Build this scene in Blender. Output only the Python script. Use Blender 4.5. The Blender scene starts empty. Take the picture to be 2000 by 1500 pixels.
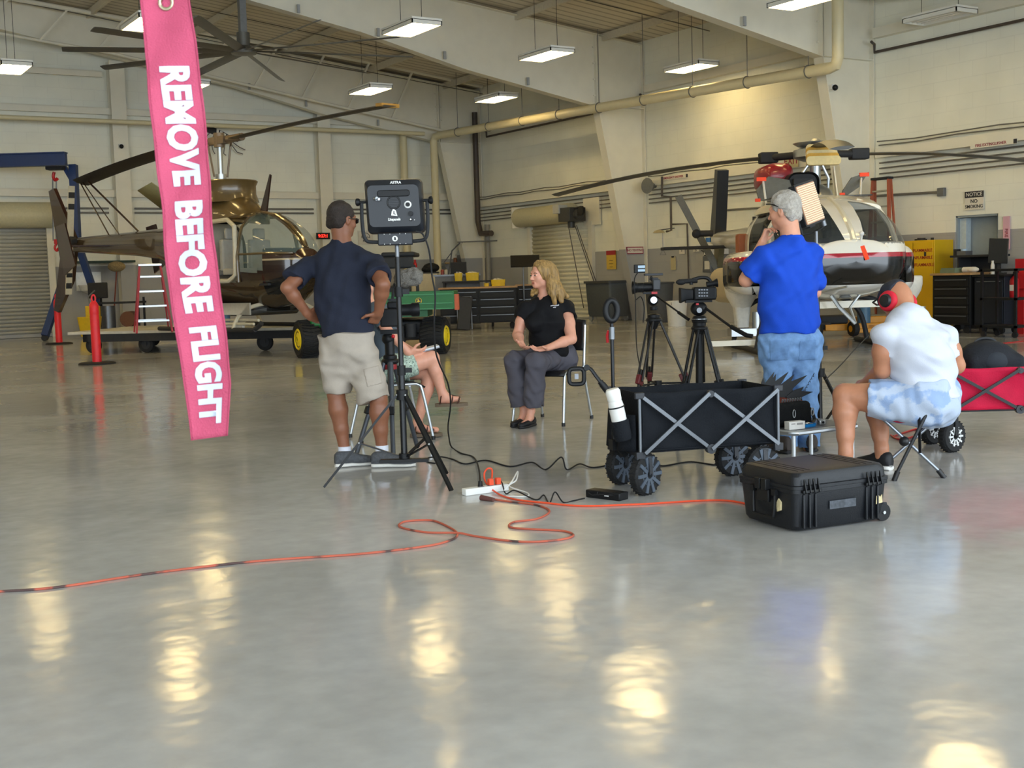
import bpy, math, random
import numpy as np
from mathutils import Vector, Matrix, Euler
random.seed(7)
RNG = np.random.default_rng(7)
SC = bpy.context.scene
COL = SC.collection
# ---------------------------------------------------------------- camera (world axes follow the hangar walls: +Y along the right wall, +X along the back wall)
F = 2380.0; CX, CY = 1000.0, 750.0
def nrm(v):
    v = np.array(v, float); return v / np.linalg.norm(v)
_dY = nrm((-1500 / F, 167 / F, -1)); _dX = nrm((3813 / F, 323 / F, -1)); _dX = nrm(_dX - _dY * np.dot(_dX, _dY)); _dZ = np.cross(_dX, _dY)
RW = np.array([_dX, _dY, _dZ]); EYE = np.array((0, 0, 1.26))
cam_data = bpy.data.cameras.new('camera'); cam = bpy.data.objects.new('camera', cam_data); COL.objects.link(cam)
cam.matrix_world = Matrix.Translation(EYE) @ Matrix(RW.tolist()).to_4x4()
cam_data.sensor_width = 36; cam_data.lens = 36 * F / 2000; cam_data.clip_end = 300; cam_data.dof.use_dof = True; cam_data.dof.focus_distance = 9; cam_data.dof.aperture_fstop = 18
SC.camera = cam
SC.view_settings.view_transform = 'Standard'; SC.view_settings.look = 'None'; SC.view_settings.gamma = 1
SC.view_settings.use_curve_mapping = False; SC.view_settings.exposure = 0.2
SC.cycles.use_denoising = True
SC.cycles.max_bounces = 8; SC.cycles.diffuse_bounces = 5; SC.cycles.transparent_max_bounces = 12
SC.cycles.caustics_reflective = False; SC.cycles.caustics_refractive = False
SC.cycles.sample_clamp_indirect = 6
# world: bright overcast daylight that comes in through the open hangar door behind the camera
w = bpy.data.worlds.new('sky'); SC.world = w; w.use_nodes = True
bg = w.node_tree.nodes['Background']; bg.inputs[0].default_value = (0.80, 0.91, 1.0, 1); bg.inputs[1].default_value = 5.3
# portal over the open door: guides daylight sampling, gives off nothing itself
ld = bpy.data.lights.new('door_daylight_portal', 'AREA'); ld.shape = 'RECTANGLE'; ld.size = 36; ld.size_y = 7; ld.cycles.is_portal = True
lo = bpy.data.objects.new('door_daylight_portal', ld); COL.objects.link(lo); lo.location = (2, -4, 3.4); lo.rotation_euler = (math.radians(90), 0, 0)

# pixel -> place helpers: give the real 3-D point that a measured pixel of the photograph stands for
def ray(u, v): return RW @ nrm(((u - CX) / F, -(v - CY) / F, -1))
def flo(u, v, z=0.0):
    d = ray(u, v); return EYE + d * ((z - EYE[2]) / d[2])
def dep(u, v, D): return EYE + RW @ np.array(((u - CX) / F, -(v - CY) / F, -1.0)) * D
def onX(u, v, X):
    d = ray(u, v); return EYE + d * (X / d[0])
def onY(u, v, Y):
    d = ray(u, v); return EYE + d * (Y / d[1])
def depth_of(p): return -(RW.T @ (np.array(p) - EYE))[2]
VF = nrm((RW @ np.array((0, 0, -1)))[:2]); VF = np.array((VF[0], VF[1], 0)); VR = np.array((VF[1], -VF[0], 0)); UP = np.array((0, 0, 1.0))
YAW = math.atan2(VR[1], VR[0])

# ---------------------------------------------------------------- materials
MATS = {}
def lin(c):
    if isinstance(c, str): c = tuple(int(c[i:i + 2], 16) for i in (0, 2, 4))
    return tuple(((x / 255) / 12.92 if x / 255 <= .04045 else ((x / 255 + .055) / 1.055) ** 2.4) for x in c) + (1,)
def M(name, c='808080', rough=.5, metal=0, var=.06, scale=20, bump=0, bscale=60, spec=.5, emit=None, estr=0, coat=0, alpha=1, trans=0, ior=1.45, wear=None, stretch=None):
    if name in MATS: return MATS[name]
    m = bpy.data.materials.new(name); m.use_nodes = True; nt = m.node_tree; b = nt.nodes['Principled BSDF']; MATS[name] = m
    col = lin(c); b.inputs['Base Color'].default_value = col
    b.inputs['Roughness'].default_value = rough; b.inputs['Metallic'].default_value = metal
    b.inputs['Specular IOR Level'].default_value = spec; b.inputs['Coat Weight'].default_value = coat
    b.inputs['Alpha'].default_value = alpha; b.inputs['Transmission Weight'].default_value = trans; b.inputs['IOR'].default_value = ior
    if emit: b.inputs['Emission Color'].default_value = lin(emit); b.inputs['Emission Strength'].default_value = estr
    L = nt.links.new
    if var or bump:
        tc = nt.nodes.new('ShaderNodeTexCoord'); vec = tc.outputs['Object']
        if stretch: mp_ = nt.nodes.new('ShaderNodeMapping'); mp_.inputs['Scale'].default_value = stretch; L(vec, mp_.inputs[0]); vec = mp_.outputs[0]
    if var:
        n = nt.nodes.new('ShaderNodeTexNoise'); n.inputs['Scale'].default_value = scale; n.inputs['Detail'].default_value = 4
        L(vec, n.inputs['Vector'])
        mr = nt.nodes.new('ShaderNodeMapRange'); mr.inputs['From Min'].default_value = .3; mr.inputs['From Max'].default_value = .7
        mr.inputs['To Min'].default_value = 1 - var; mr.inputs['To Max'].default_value = 1 + var
        hs = nt.nodes.new('ShaderNodeHueSaturation'); hs.inputs['Color'].default_value = col
        L(n.outputs[0], mr.inputs[0]); L(mr.outputs[0], hs.inputs['Value']); L(hs.outputs[0], b.inputs['Base Color'])
        m['_out'] = hs.name
        if wear:
            n2 = nt.nodes.new('ShaderNodeTexNoise'); n2.inputs['Scale'].default_value = wear[1]; n2.inputs['Detail'].default_value = 6; L(tc.outputs['Object'], n2.inputs['Vector'])
            r2 = nt.nodes.new('ShaderNodeMapRange'); r2.inputs['From Min'].default_value = wear[2]; r2.inputs['From Max'].default_value = wear[2] + .05; L(n2.outputs[0], r2.inputs[0])
            mx = nt.nodes.new('ShaderNodeMix'); mx.data_type = 'RGBA'; mx.inputs[7].default_value = lin(wear[0])
            L(r2.outputs[0], mx.inputs[0]); L(hs.outputs[0], mx.inputs[6]); L(mx.outputs[2], b.inputs['Base Color'])
    if bump:
        n = nt.nodes.new('ShaderNodeTexNoise'); n.inputs['Scale'].default_value = bscale; n.inputs['Detail'].default_value = 3
        L(vec, n.inputs['Vector'])
        bp = nt.nodes.new('ShaderNodeBump'); bp.inputs['Strength'].default_value = bump; bp.inputs['Distance'].default_value = .01
        L(n.outputs[0], bp.inputs['Height']); L(bp.outputs[0], b.inputs['Normal'])
    return m

# ---------------------------------------------------------------- mesh builder
def mat_axes(x, y, z, t=(0, 0, 0)):
    m = Matrix.Identity(4)
    for i, a in enumerate((x, y, z)):
        for j in range(3): m[j][i] = float(a[j])
    for j in range(3): m[j][3] = float(t[j])
    return m
def frame(d, ref=None):
    d = Vector([float(x) for x in d]).normalized(); r = Vector([float(x) for x in ref]) if ref is not None else (Vector((0, 0, 1)) if abs(d.z) < .95 else Vector((1, 0, 0)))
    x = d.cross(r).normalized(); y = x.cross(d).normalized() * -1
    return x, d.cross(x).normalized(), d
class MB:
    def __init__(s): s.v = []; s.f = []; s.T = Matrix.Identity(4)
    def add(s, vs, fs):
        o = len(s.v); T = s.T
        for p in vs:
            q = T @ Vector((float(p[0]), float(p[1]), float(p[2]))); s.v.append((q.x, q.y, q.z))
        s.f += [tuple(i + o for i in f) for f in fs]; return s
    def at(s, loc=(0, 0, 0), rot=(0, 0, 0), sc=1):
        s.T = Matrix.Translation(Vector([float(x) for x in loc])) @ Euler(rot).to_matrix().to_4x4() @ Matrix.Scale(sc, 4); return s
    def box(s, c, d, rot=None):
        x, y, z = d[0] / 2, d[1] / 2, d[2] / 2
        vs = [Vector((a * x, b * y, e * z)) for a in (-1, 1) for b in (-1, 1) for e in (-1, 1)]
        R = Euler(rot).to_matrix() if rot is not None else None
        vs = [(R @ p if R else p) + Vector([float(q) for q in c]) for p in vs]
        return s.add(vs, [(0, 1, 3, 2), (4, 6, 7, 5), (0, 4, 5, 1), (2, 3, 7, 6), (0, 2, 6, 4), (1, 5, 7, 3)])
    def b2(s, lo, hi): return s.box([(a + b) / 2 for a, b in zip(lo, hi)], [abs(b - a) for a, b in zip(lo, hi)])
    def bar(s, p0, p1, w, h, ref=None):
        p0 = Vector([float(a) for a in p0]); p1 = Vector([float(a) for a in p1]); x, y, d = frame(p1 - p0, ref)
        vs = [p + x * (a * w / 2) + y * (b * h / 2) for p in (p0, p1) for a, b in ((-1, -1), (1, -1), (1, 1), (-1, 1))]
        return s.add(vs, [(3, 2, 1, 0), (4, 5, 6, 7), (0, 1, 5, 4), (1, 2, 6, 5), (2, 3, 7, 6), (3, 0, 4, 7)])
    def tube(s, p0, p1, r, r2=None, n=12, cap=True):
        p0 = Vector([float(a) for a in p0]); p1 = Vector([float(a) for a in p1]); r2 = r if r2 is None else r2; x, y, d = frame(p1 - p0)
        vs = []
        for p, q in ((p0, r), (p1, r2)):
            for i in range(n):
                a = 2 * math.pi * i / n; vs.append(p + (x * math.cos(a) + y * math.sin(a)) * q)
        fs = [(i, (i + 1) % n, n + (i + 1) % n, n + i) for i in range(n)]
        if cap: fs += [tuple(range(n))[::-1], tuple(range(n, 2 * n))]
        return s.add(vs, fs)
    def path(s, pts, r, n=8, closed=False, rs=None, w=None):
        P = [Vector([float(a) for a in p]) for p in pts]; N = len(P); vs = []; x = None
        for i, p in enumerate(P):
            if closed: d = P[(i + 1) % N] - P[i - 1]
            else: d = P[min(i + 1, N - 1)] - P[max(i - 1, 0)]
            d = d.normalized() if d.length > 1e-9 else Vector((0, 0, 1))
            if x is None: x, _, _ = frame(d)
            x = (x - d * x.dot(d)); x = x.normalized() if x.length > 1e-6 else frame(d)[0]; y = d.cross(x); q = rs[i] if rs else r
            for k in range(n):
                a = 2 * math.pi * k / n + math.pi / n; vs.append(p + (x * math.cos(a) * (w or 1) + y * math.sin(a)) * q)
        fs = [(i * n + k, i * n + (k + 1) % n, ((i + 1) % N) * n + (k + 1) % n, ((i + 1) % N) * n + k) for i in range(N if closed else N - 1) for k in range(n)]
        if not closed: fs += [tuple(range(n))[::-1], tuple((N - 1) * n + k for k in range(n))]
        return s.add(vs, fs)
    def lathe(s, prof, n=24, c=(0, 0, 0), axis=(0, 0, 1), arc=None):
        x, y, d = frame(axis); c = Vector([float(a) for a in c]); vs = []
        for r, z in prof:
            for i in range(n):
                a = 2 * math.pi * i / n; vs.append(c + (x * math.cos(a) + y * math.sin(a)) * max(r, 1e-5) + d * z)
        m = len(prof)
        fs = [(j * n + i, j * n + (i + 1) % n, (j + 1) * n + (i + 1) % n, (j + 1) * n + i) for j in range(m - 1) for i in range(n)]
        fs += [tuple(range(n))[::-1], tuple((m - 1) * n + i for i in range(n))]
        return s.add(vs, fs)
    def ball(s, c, r, nu=16, nv=10, R=None):
        r = (r, r, r) if not hasattr(r, '__len__') else r; vs = []; R = Euler(R).to_matrix() if R is not None else None
        for j in range(nv + 1):
            t = math.pi * j / nv
            for i in range(nu):
                a = 2 * math.pi * i / nu; p = Vector((r[0] * math.sin(t) * math.cos(a), r[1] * math.sin(t) * math.sin(a), r[2] * math.cos(t)))
                if R: p = R @ p
                vs.append(p + Vector([float(q) for q in c]))
        fs = [(j * nu + i, (j + 1) * nu + i, (j + 1) * nu + (i + 1) % nu, j * nu + (i + 1) % nu) for j in range(nv) for i in range(nu)]
        return s.add(vs, fs)
    def prism(s, poly, a, b, ax='z'):
        n = len(poly)
        def q(p, t): return {'z': (p[0], p[1], t), 'y': (p[0], t, p[1]), 'x': (t, p[0], p[1])}[ax]
        ar = sum(poly[i][0] * poly[(i + 1) % n][1] - poly[(i + 1) % n][0] * poly[i][1] for i in range(n))
        if (ar < 0) != (ax == 'y'): poly = poly[::-1]
        if b < a: a, b = b, a
        return s.add([q(p, a) for p in poly] + [q(p, b) for p in poly], [tuple(range(n))[::-1], tuple(range(n, 2 * n))] + [(i, (i + 1) % n, n + (i + 1) % n, n + i) for i in range(n)])
    def loft(s, rings, cap=True, closed=True):
        n = len(rings[0]); vs = [p for r in rings for p in r]; m = len(rings)
        fs = [(j * n + i, j * n + (i + 1) % n, (j + 1) * n + (i + 1) % n, (j + 1) * n + i) for j in range(m - 1) for i in range(n if closed else n - 1)]
        if cap: fs += [tuple(range(n))[::-1], tuple((m - 1) * n + i for i in range(n))]
        return s.add(vs, fs)
    def torus(s, c, R, r, axis=(0, 0, 1), n=32, m=10, sq=1):
        x, y, d = frame(axis); c = Vector([float(a) for a in c])
        return s.path([c + (x * math.cos(2 * math.pi * i / n) + y * math.sin(2 * math.pi * i / n)) * R for i in range(n)], r, m, True)
    def grid(s, fn, nu, nv, th=None):
        vs = [fn(i / nu, j / nv) for j in range(nv + 1) for i in range(nu + 1)]
        fs = [(j * (nu + 1) + i, j * (nu + 1) + i + 1, (j + 1) * (nu + 1) + i + 1, (j + 1) * (nu + 1) + i) for j in range(nv) for i in range(nu)]
        return s.add(vs, fs)
def rrect(w, h, r, n=4, cx=0, cy=0):
    P = []
    for sx, sy, a0 in ((1, 1, 0), (-1, 1, 90), (-1, -1, 180), (1, -1, 270)):
        for i in range(n + 1):
            a = math.radians(a0 + 90 * i / n); P.append((cx + sx * (w / 2 - r) + r * math.cos(a), cy + sy * (h / 2 - r) + r * math.sin(a)))
    return P
def spline(pts, n=8, closed=False):
    P = [np.array(p, float) for p in pts]; N = len(P); out = []
    for i in range(N if closed else N - 1):
        a = P[(i - 1) % N] if closed or i > 0 else P[0]; b = P[i]; c = P[(i + 1) % N]; d = P[(i + 2) % N] if closed or i + 2 < N else P[-1]
        for k in range(n):
            t = k / n; out.append(.5 * ((2 * b) + (c - a) * t + (2 * a - 5 * b + 4 * c - d) * t * t + (3 * b - a - 3 * c + d) * t ** 3))
    if not closed: out.append(P[-1])
    return out
def mesh_obj(name, v, f, mat, parent=None, smooth=40, bevel=0, loc=None, rz=None, solid=0, sub=0):
    me = bpy.data.meshes.new(name); me.from_pydata(v, [], f); me.validate(); me.update()
    if smooth:
        me.polygons.foreach_set('use_smooth', [True] * len(me.polygons))
        if smooth < 180: me.set_sharp_from_angle(angle=math.radians(smooth))
    me.materials.append(mat)
    o = bpy.data.objects.new(name, me); COL.objects.link(o)
    if parent is not None: o.parent = parent
    if loc is not None: o.location = [float(x) for x in loc]
    if rz is not None: o.rotation_euler = (0, 0, rz)
    if sub: q = o.modifiers.new('sub', 'SUBSURF'); q.levels = q.render_levels = sub
    if solid: q = o.modifiers.new('solid', 'SOLIDIFY'); q.thickness = solid; q.offset = 0
    if bevel: q = o.modifiers.new('bevel', 'BEVEL'); q.width = bevel; q.segments = 2; q.limit_method = 'ANGLE'; q.angle_limit = math.radians(35)
    return o
def part(name, mb, mat, parent, label=None, **k):
    o = mesh_obj(name, mb.v, mb.f, mat, parent, **k)
    if label: o['label'] = label
    return o
def tag(o, label, cat, group=None, kind=None):
    o['label'] = label; o['category'] = cat
    if group: o['group'] = group
    if kind: o['kind'] = kind
    return o
def thing(name, label, cat, loc=(0, 0, 0), rz=0, group=None):
    o = bpy.data.objects.new(name, None); COL.objects.link(o); o.empty_display_size = .1
    o.location = [float(x) for x in loc]; o.rotation_euler = (0, 0, rz); return tag(o, label, cat, group)
def solo(name, mb, mat, label, cat, group=None, **k): return tag(mesh_obj(name, mb.v, mb.f, mat, None, **k), label, cat, group)
def struct(name, mb, mat, parent=None, **k):
    o = mesh_obj(name, mb.v, mb.f, mat, parent, **k)
    if parent is None: o['kind'] = 'structure'
    return o
def kids(o): return [c for c in bpy.data.objects if c.parent == o]
def dup(o, loc=None, rz=None, label=None, parent=None):
    c = o.copy(); COL.objects.link(c); c.parent = parent
    if loc is not None: c.location = [float(x) for x in loc]
    if rz is not None: c.rotation_euler = (0, 0, rz)
    if label: c['label'] = label
    for ch in kids(o): dup(ch, parent=c)
    return c
def text(name, s, size, mat, parent, M4, depth=.002, bold=0, spacing=1, sx=1, align='CENTER'):
    cu = bpy.data.curves.new(name, 'FONT'); cu.body = s; cu.size = size; cu.align_x = align; cu.align_y = 'CENTER'; cu.extrude = depth; cu.offset = bold; cu.space_character = spacing; cu.resolution_u = 3
    t = bpy.data.objects.new(name, cu); COL.objects.link(t); bpy.context.view_layer.update()
    me = bpy.data.meshes.new_from_object(t.evaluated_get(bpy.context.evaluated_depsgraph_get())); me.name = name
    bpy.data.objects.remove(t); me.materials.clear(); me.materials.append(mat)
    for vv in me.vertices: vv.co.x *= sx
    me.transform(M4)
    o = bpy.data.objects.new(name, me); COL.objects.link(o)
    if parent is not None: o.parent = parent
    return o

# ---------------------------------------------------------------- organic shapes: smooth blended fields meshed with surface nets
def snets(Fd, org, h):
    s = Fd < 0; nx, ny, nz = Fd.shape
    offs = [(i, j, k) for i in (0, 1) for j in (0, 1) for k in (0, 1)]
    cs = np.zeros((nx - 1, ny - 1, nz - 1), np.int8)
    for i, j, k in offs: cs += s[i:nx - 1 + i, j:ny - 1 + j, k:nz - 1 + k]
    act = (cs > 0) & (cs < 8); I = np.nonzero(act); n = len(I[0])
    V = np.stack([Fd[I[0] + i, I[1] + j, I[2] + k] for i, j, k in offs]); O = np.array(offs, float)
    pos = np.zeros((n, 3)); cnt = np.zeros(n)
    for a in range(8):
        for b in range(a + 1, 8):
            if abs(O[a] - O[b]).sum() == 1:
                m = (V[a] < 0) != (V[b] < 0); t = np.where(m, V[a] / np.where(m, V[a] - V[b], 1), 0)
                pos += m[:, None] * (O[a] + t[:, None] * (O[b] - O[a])); cnt += m
    pos = (pos / cnt[:, None] + np.stack(I, 1)) * h + np.array(org)
    idx = -np.ones(act.shape, np.int64); idx[I] = np.arange(n); fs = []
    for ax in range(3):
        sl0 = [slice(None)] * 3; sl1 = [slice(None)] * 3; sl0[ax] = slice(0, -1); sl1[ax] = slice(1, None)
        cr = s[tuple(sl0)] != s[tuple(sl1)]; Q = np.nonzero(cr); b, c = (ax + 1) % 3, (ax + 2) % 3
        ok = (Q[b] > 0) & (Q[c] > 0) & (Q[b] < Fd.shape[b] - 1) & (Q[c] < Fd.shape[c] - 1); Q = [q[ok] for q in Q]
        def cell(db, dc):
            q = [x.copy() for x in Q]; q[b] -= db; q[c] -= dc; return idx[tuple(q)]
        quad = np.stack([cell(1, 1), cell(0, 1), cell(0, 0), cell(1, 0)], 1); inn = s[tuple(Q)]
        quad[~inn] = quad[~inn][:, ::-1]; fs.append(quad)
    fs = np.concatenate(fs); fs = fs[(fs >= 0).all(1)]
    return pos, fs
class _SDG:
    def __init__(s, lo, hi, h):
        s.h = h; s.lo = np.array(lo, float); s.n = np.ceil((np.array(hi) - s.lo) / h).astype(int) + 1
        s.ax = [(s.lo[i] + h * np.arange(s.n[i])).astype(np.float32) for i in range(3)]; s.F = np.full(s.n, .5, np.float32)
    def _sl(s, lo, hi):
        return tuple(slice(max(0, int((lo[i] - s.lo[i]) / s.h) - 2), max(0, min(s.n[i], int((hi[i] - s.lo[i]) / s.h) + 4))) for i in range(3))
    def _co(s, sl): return s.ax[0][sl[0]][:, None, None], s.ax[1][sl[1]][None, :, None], s.ax[2][sl[2]][None, None, :]
    def _comb(s, sl, d, k, op):
        f = s.F[sl]
        if op == 'u':
            h = np.clip(.5 + .5 * (f - d) / k, 0, 1); s.F[sl] = f + (d - f) * h - k * h * (1 - h)
        else:
            d = -d; h = np.clip(.5 + .5 * (d - f) / k, 0, 1); s.F[sl] = f + (d - f) * h + k * h * (1 - h)
    def cap(s, a, b, ra, rb=None, k=.02, op='u', flat=None, fe=False):
        a = np.array(a, float); b = np.array(b, float); rb = ra if rb is None else rb; m = max(ra, rb) + k * 1.5
        sl = s._sl(np.minimum(a, b) - m, np.maximum(a, b) + m)
        if any(q.stop <= q.start for q in sl): return s
        X, Y, Z = s._co(sl); ba = b - a; L = max(ba @ ba, 1e-9); px, py, pz = X - a[0], Y - a[1], Z - a[2]
        t = np.clip((px * ba[0] + py * ba[1] + pz * ba[2]) / L, 0, 1); qx, qy, qz = px - t * ba[0], py - t * ba[1], pz - t * ba[2]
        d2 = qx * qx + qy * qy + qz * qz
        if flat is not None:
            u, g = nrm(flat[0]), flat[1]; w = qx * u[0] + qy * u[1] + qz * u[2]; d2 = d2 + w * w * (g * g - 1)
        d = np.sqrt(d2) - (ra + (rb - ra) * t)
        if fe: d = np.maximum(d, ((px * ba[0] + py * ba[1] + pz * ba[2]) / math.sqrt(L) - math.sqrt(L)))
        s._comb(sl, d.astype(np.float32), k, op); return s
    def ell(s, c, r, R=None, k=.02, op='u'):
        c = np.array(c, float); r = np.array(r, float); R = np.eye(3) if R is None else np.array(R, float); e = np.sqrt(((R * r[:, None]) ** 2).sum(0)) + k * 1.5
        sl = s._sl(c - e, c + e)
        if any(q.stop <= q.start for q in sl): return s
        X, Y, Z = s._co(sl); P = [X - c[0], Y - c[1], Z - c[2]]; k0 = 0; k1 = 0
        for i in range(3):
            q = P[0] * R[i][0] + P[1] * R[i][1] + P[2] * R[i][2]; k0 = k0 + (q / r[i]) ** 2; k1 = k1 + (q / r[i] ** 2) ** 2
        k0 = np.sqrt(k0); k1 = np.sqrt(k1); s._comb(sl, (k0 * (k0 - 1) / np.maximum(k1, 1e-6)).astype(np.float32), k, op); return s
    def box(s, c, hs, R=None, rd=.01, k=.01, op='u'):
        c = np.array(c, float); R = np.eye(3) if R is None else np.array(R, float); hs = np.array(hs, float); e = np.sqrt(((R * hs[:, None]) ** 2).sum(0)) * 1.5 + rd + k * 1.5
        sl = s._sl(c - e, c + e)
        if any(q.stop <= q.start for q in sl): return s
        X, Y, Z = s._co(sl); P = [X - c[0], Y - c[1], Z - c[2]]; o = 0; mx = -9
        for i in range(3):
            q = np.abs(P[0] * R[i][0] + P[1] * R[i][1] + P[2] * R[i][2]) - (hs[i] - rd); o = o + np.maximum(q, 0) ** 2; mx = np.maximum(mx, q)
        s._comb(sl, (np.sqrt(o) + np.minimum(mx, 0) - rd).astype(np.float32), k, op); return s
    def cut(s, p, n, k=.004):   # keep the side the normal points away from
        n = nrm(n); X, Y, Z = s._co((slice(None),) * 3); d = (X - p[0]) * n[0] + (Y - p[1]) * n[1] + (Z - p[2]) * n[2]; s.F = np.maximum(s.F, d.astype(np.float32)); return s
    def wrinkle(s, amp, fr, seed=0, dirs=None, n=7):
        rg = np.random.default_rng(seed); X, Y, Z = s._co((slice(None),) * 3); m = np.abs(s.F) < .04; I = np.nonzero(m); x = s.ax[0][I[0]]; y = s.ax[1][I[1]]; z = s.ax[2][I[2]]; w = 0
        for i in range(n):
            d = nrm(rg.normal(size=3)) if dirs is None else nrm(np.array(dirs[i % len(dirs)], float) + rg.normal(size=3) * .35); f = fr * rg.uniform(.6, 1.7); ph = rg.uniform(0, 6.3)
            e = nrm(rg.normal(size=3)); w = w + np.sin((x * d[0] + y * d[1] + z * d[2]) * f + ph + 1.3 * np.sin((x * e[0] + y * e[1] + z * e[2]) * f * .45 + ph * 2)) / n
        s.F[I] += (amp * (w * 1.6 - .28)).astype(np.float32); return s
    def limit(s, c, hs, R=None):   # keep only what lies inside this box
        c = np.array(c, float); R = np.eye(3) if R is None else np.array(R, float); X, Y, Z = s._co((slice(None),) * 3); P = [X - c[0], Y - c[1], Z - c[2]]
        for i in range(3): s.F = np.maximum(s.F, (np.abs(P[0] * R[i][0] + P[1] * R[i][1] + P[2] * R[i][2]) - hs[i]).astype(np.float32))
        return s
    def grow(s, d): s.F = s.F - np.float32(d); return s
class SD:      # records shapes, then evaluates them on a grid that just fits
    def __init__(s, h=.006): s.h = h; s.ops = []
    def __getattr__(s, n):
        if n.startswith('_'): raise AttributeError(n)
        def rec(*a, **k): s.ops.append((n, a, k)); return s
        return rec
    def copy(s, h=None): q = SD(h or s.h); q.ops = list(s.ops); return q
    def obj(s, name, mat, parent=None, label=None, smooth=180):
        lo = np.full(3, 1e9); hi = -lo
        for n, a, k in s.ops:
            if k.get('op', 'u') != 'u': continue
            if n == 'cap':
                r = max(a[2], k.get('rb', a[3] if len(a) > 3 and a[3] is not None else 0) or 0)
                for q in a[:2]: lo = np.minimum(lo, np.array(q) - r); hi = np.maximum(hi, np.array(q) + r)
            elif n == 'ell' or n == 'box':
                r = max(a[1]) * (1 if n == 'ell' else 1.74); lo = np.minimum(lo, np.array(a[0]) - r); hi = np.maximum(hi, np.array(a[0]) + r)
        g = _SDG(lo - .04, hi + .04, s.h)
        for n, a, k in s.ops: getattr(g, n)(*a, **k)
        v, f = snets(g.F, g.lo, g.h); o = mesh_obj(name, v.tolist(), f.tolist(), mat, parent, smooth=smooth)
        if label: o['label'] = label
        return o
# ================================================================ the hangar shell
XW, YW = 20.13, 34.3
def zroof(x): return 7.2 + .115 * (XW - x) if x > 0 else 7.2 + .115 * XW + .10 * x
def nodes(m): return m.node_tree.nodes, m.node_tree.links.new, m.node_tree.nodes['Principled BSDF']
def wall_mat(name, swap):
    m = M(name, 'd2c8ae', .6, 0, 0); N, L, b = nodes(m)
    g = N.new('ShaderNodeNewGeometry'); sp = N.new('ShaderNodeSeparateXYZ'); L(g.outputs['Position'], sp.inputs[0])
    cb = N.new('ShaderNodeCombineXYZ'); L(sp.outputs[1 if swap else 0], cb.inputs[0]); L(sp.outputs[2], cb.inputs[1])
    br = N.new('ShaderNodeTexBrick'); L(cb.outputs[0], br.inputs['Vector']); br.inputs['Scale'].default_value = 1
    for k, v in (('Brick Width', .6), ('Row Height', .3), ('Mortar Size', .008), ('Mortar Smooth', .3), ('Bias', 0)): br.inputs[k].default_value = v
    gt = N.new('ShaderNodeMath'); gt.operation = 'GREATER_THAN'; gt.inputs[1].default_value = 1.86; L(sp.outputs[2], gt.inputs[0])
    mx = N.new('ShaderNodeMix'); mx.data_type = 'RGBA'; mx.inputs[6].default_value = lin('a3a3a2'); mx.inputs[7].default_value = lin('ecebdd'); L(gt.outputs[0], mx.inputs[0])
    no = N.new('ShaderNodeTexNoise'); no.inputs['Scale'].default_value = .9; no.inputs['Detail'].default_value = 5; L(g.outputs['Position'], no.inputs['Vector'])
    mr = N.new('ShaderNodeMapRange'); mr.inputs['From Min'].default_value = .3; mr.inputs['From Max'].default_value = .7; mr.inputs['To Min'].default_value = .93; mr.inputs['To Max'].default_value = 1.05; L(no.outputs[0], mr.inputs[0])
    m2 = N.new('ShaderNodeMath'); m2.operation = 'MULTIPLY_ADD'; m2.inputs[1].default_value = -.05; L(br.outputs['Fac'], m2.inputs[0]); L(mr.outputs[0], m2.inputs[2])
    hs = N.new('ShaderNodeHueSaturation'); L(mx.outputs[2], hs.inputs['Color']); L(m2.outputs[0], hs.inputs['Value']); L(hs.outputs[0], b.inputs['Base Color'])
    bp = N.new('ShaderNodeBump'); bp.inputs['Strength'].default_value = .25; bp.inputs['Distance'].default_value = .02; bp.invert = True; L(br.outputs['Fac'], bp.inputs['Height']); L(bp.outputs[0], b.inputs['Normal'])
    return m
m_wb = wall_mat('block_wall_paint_back', False); m_wr = wall_mat('block_wall_paint_side', True)
m_steel = M('cream_steel_paint', 'e3decd', .45, 0, .03, 3)
m_steelgrey = M('steel_paint_grey_base', 'a3a3a2', .5, 0, .03, 3)
# floor: polished sealed concrete
mf = M('polished_concrete', '98948a', .16, 0, 0); N, L, b = nodes(mf)
g = N.new('ShaderNodeNewGeometry')
n1 = N.new('ShaderNodeTexNoise'); n1.inputs['Scale'].default_value = .55; n1.inputs['Detail'].default_value = 7; n1.inputs['Distortion'].default_value = .8; L(g.outputs['Position'], n1.inputs['Vector'])
cr = N.new('ShaderNodeValToRGB'); e = cr.color_ramp.elements; e[0].position = .3; e[0].color = lin('a2a19d'); e[1].position = .72; e[1].color = lin('bab9b6'); L(n1.outputs[0], cr.inputs[0])
n3 = N.new('ShaderNodeTexNoise'); n3.inputs['Scale'].default_value = 9; n3.inputs['Detail'].default_value = 8; L(g.outputs['Position'], n3.inputs['Vector'])
mr = N.new('ShaderNodeMapRange'); mr.inputs['From Min'].default_value = .3; mr.inputs['From Max'].default_value = .7; mr.inputs['To Min'].default_value = .93; mr.inputs['To Max'].default_value = 1.07; L(n3.outputs[0], mr.inputs[0])
hs = N.new('ShaderNodeHueSaturation'); L(cr.outputs[0], hs.inputs['Color']); L(mr.outputs[0], hs.inputs['Value']); L(hs.outputs[0], b.inputs['Base Color'])
r2 = N.new('ShaderNodeMapRange'); r2.inputs['From Min'].default_value = .3; r2.inputs['From Max'].default_value = .7; r2.inputs['To Min'].default_value = .1; r2.inputs['To Max'].default_value = .19; L(n1.outputs[0], r2.inputs[0]); L(r2.outputs[0], b.inputs['Roughness'])
n2 = N.new('ShaderNodeTexNoise'); n2.inputs['Scale'].default_value = 2.6; n2.inputs['Detail'].default_value = 3; L(g.outputs['Position'], n2.inputs['Vector'])
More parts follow.
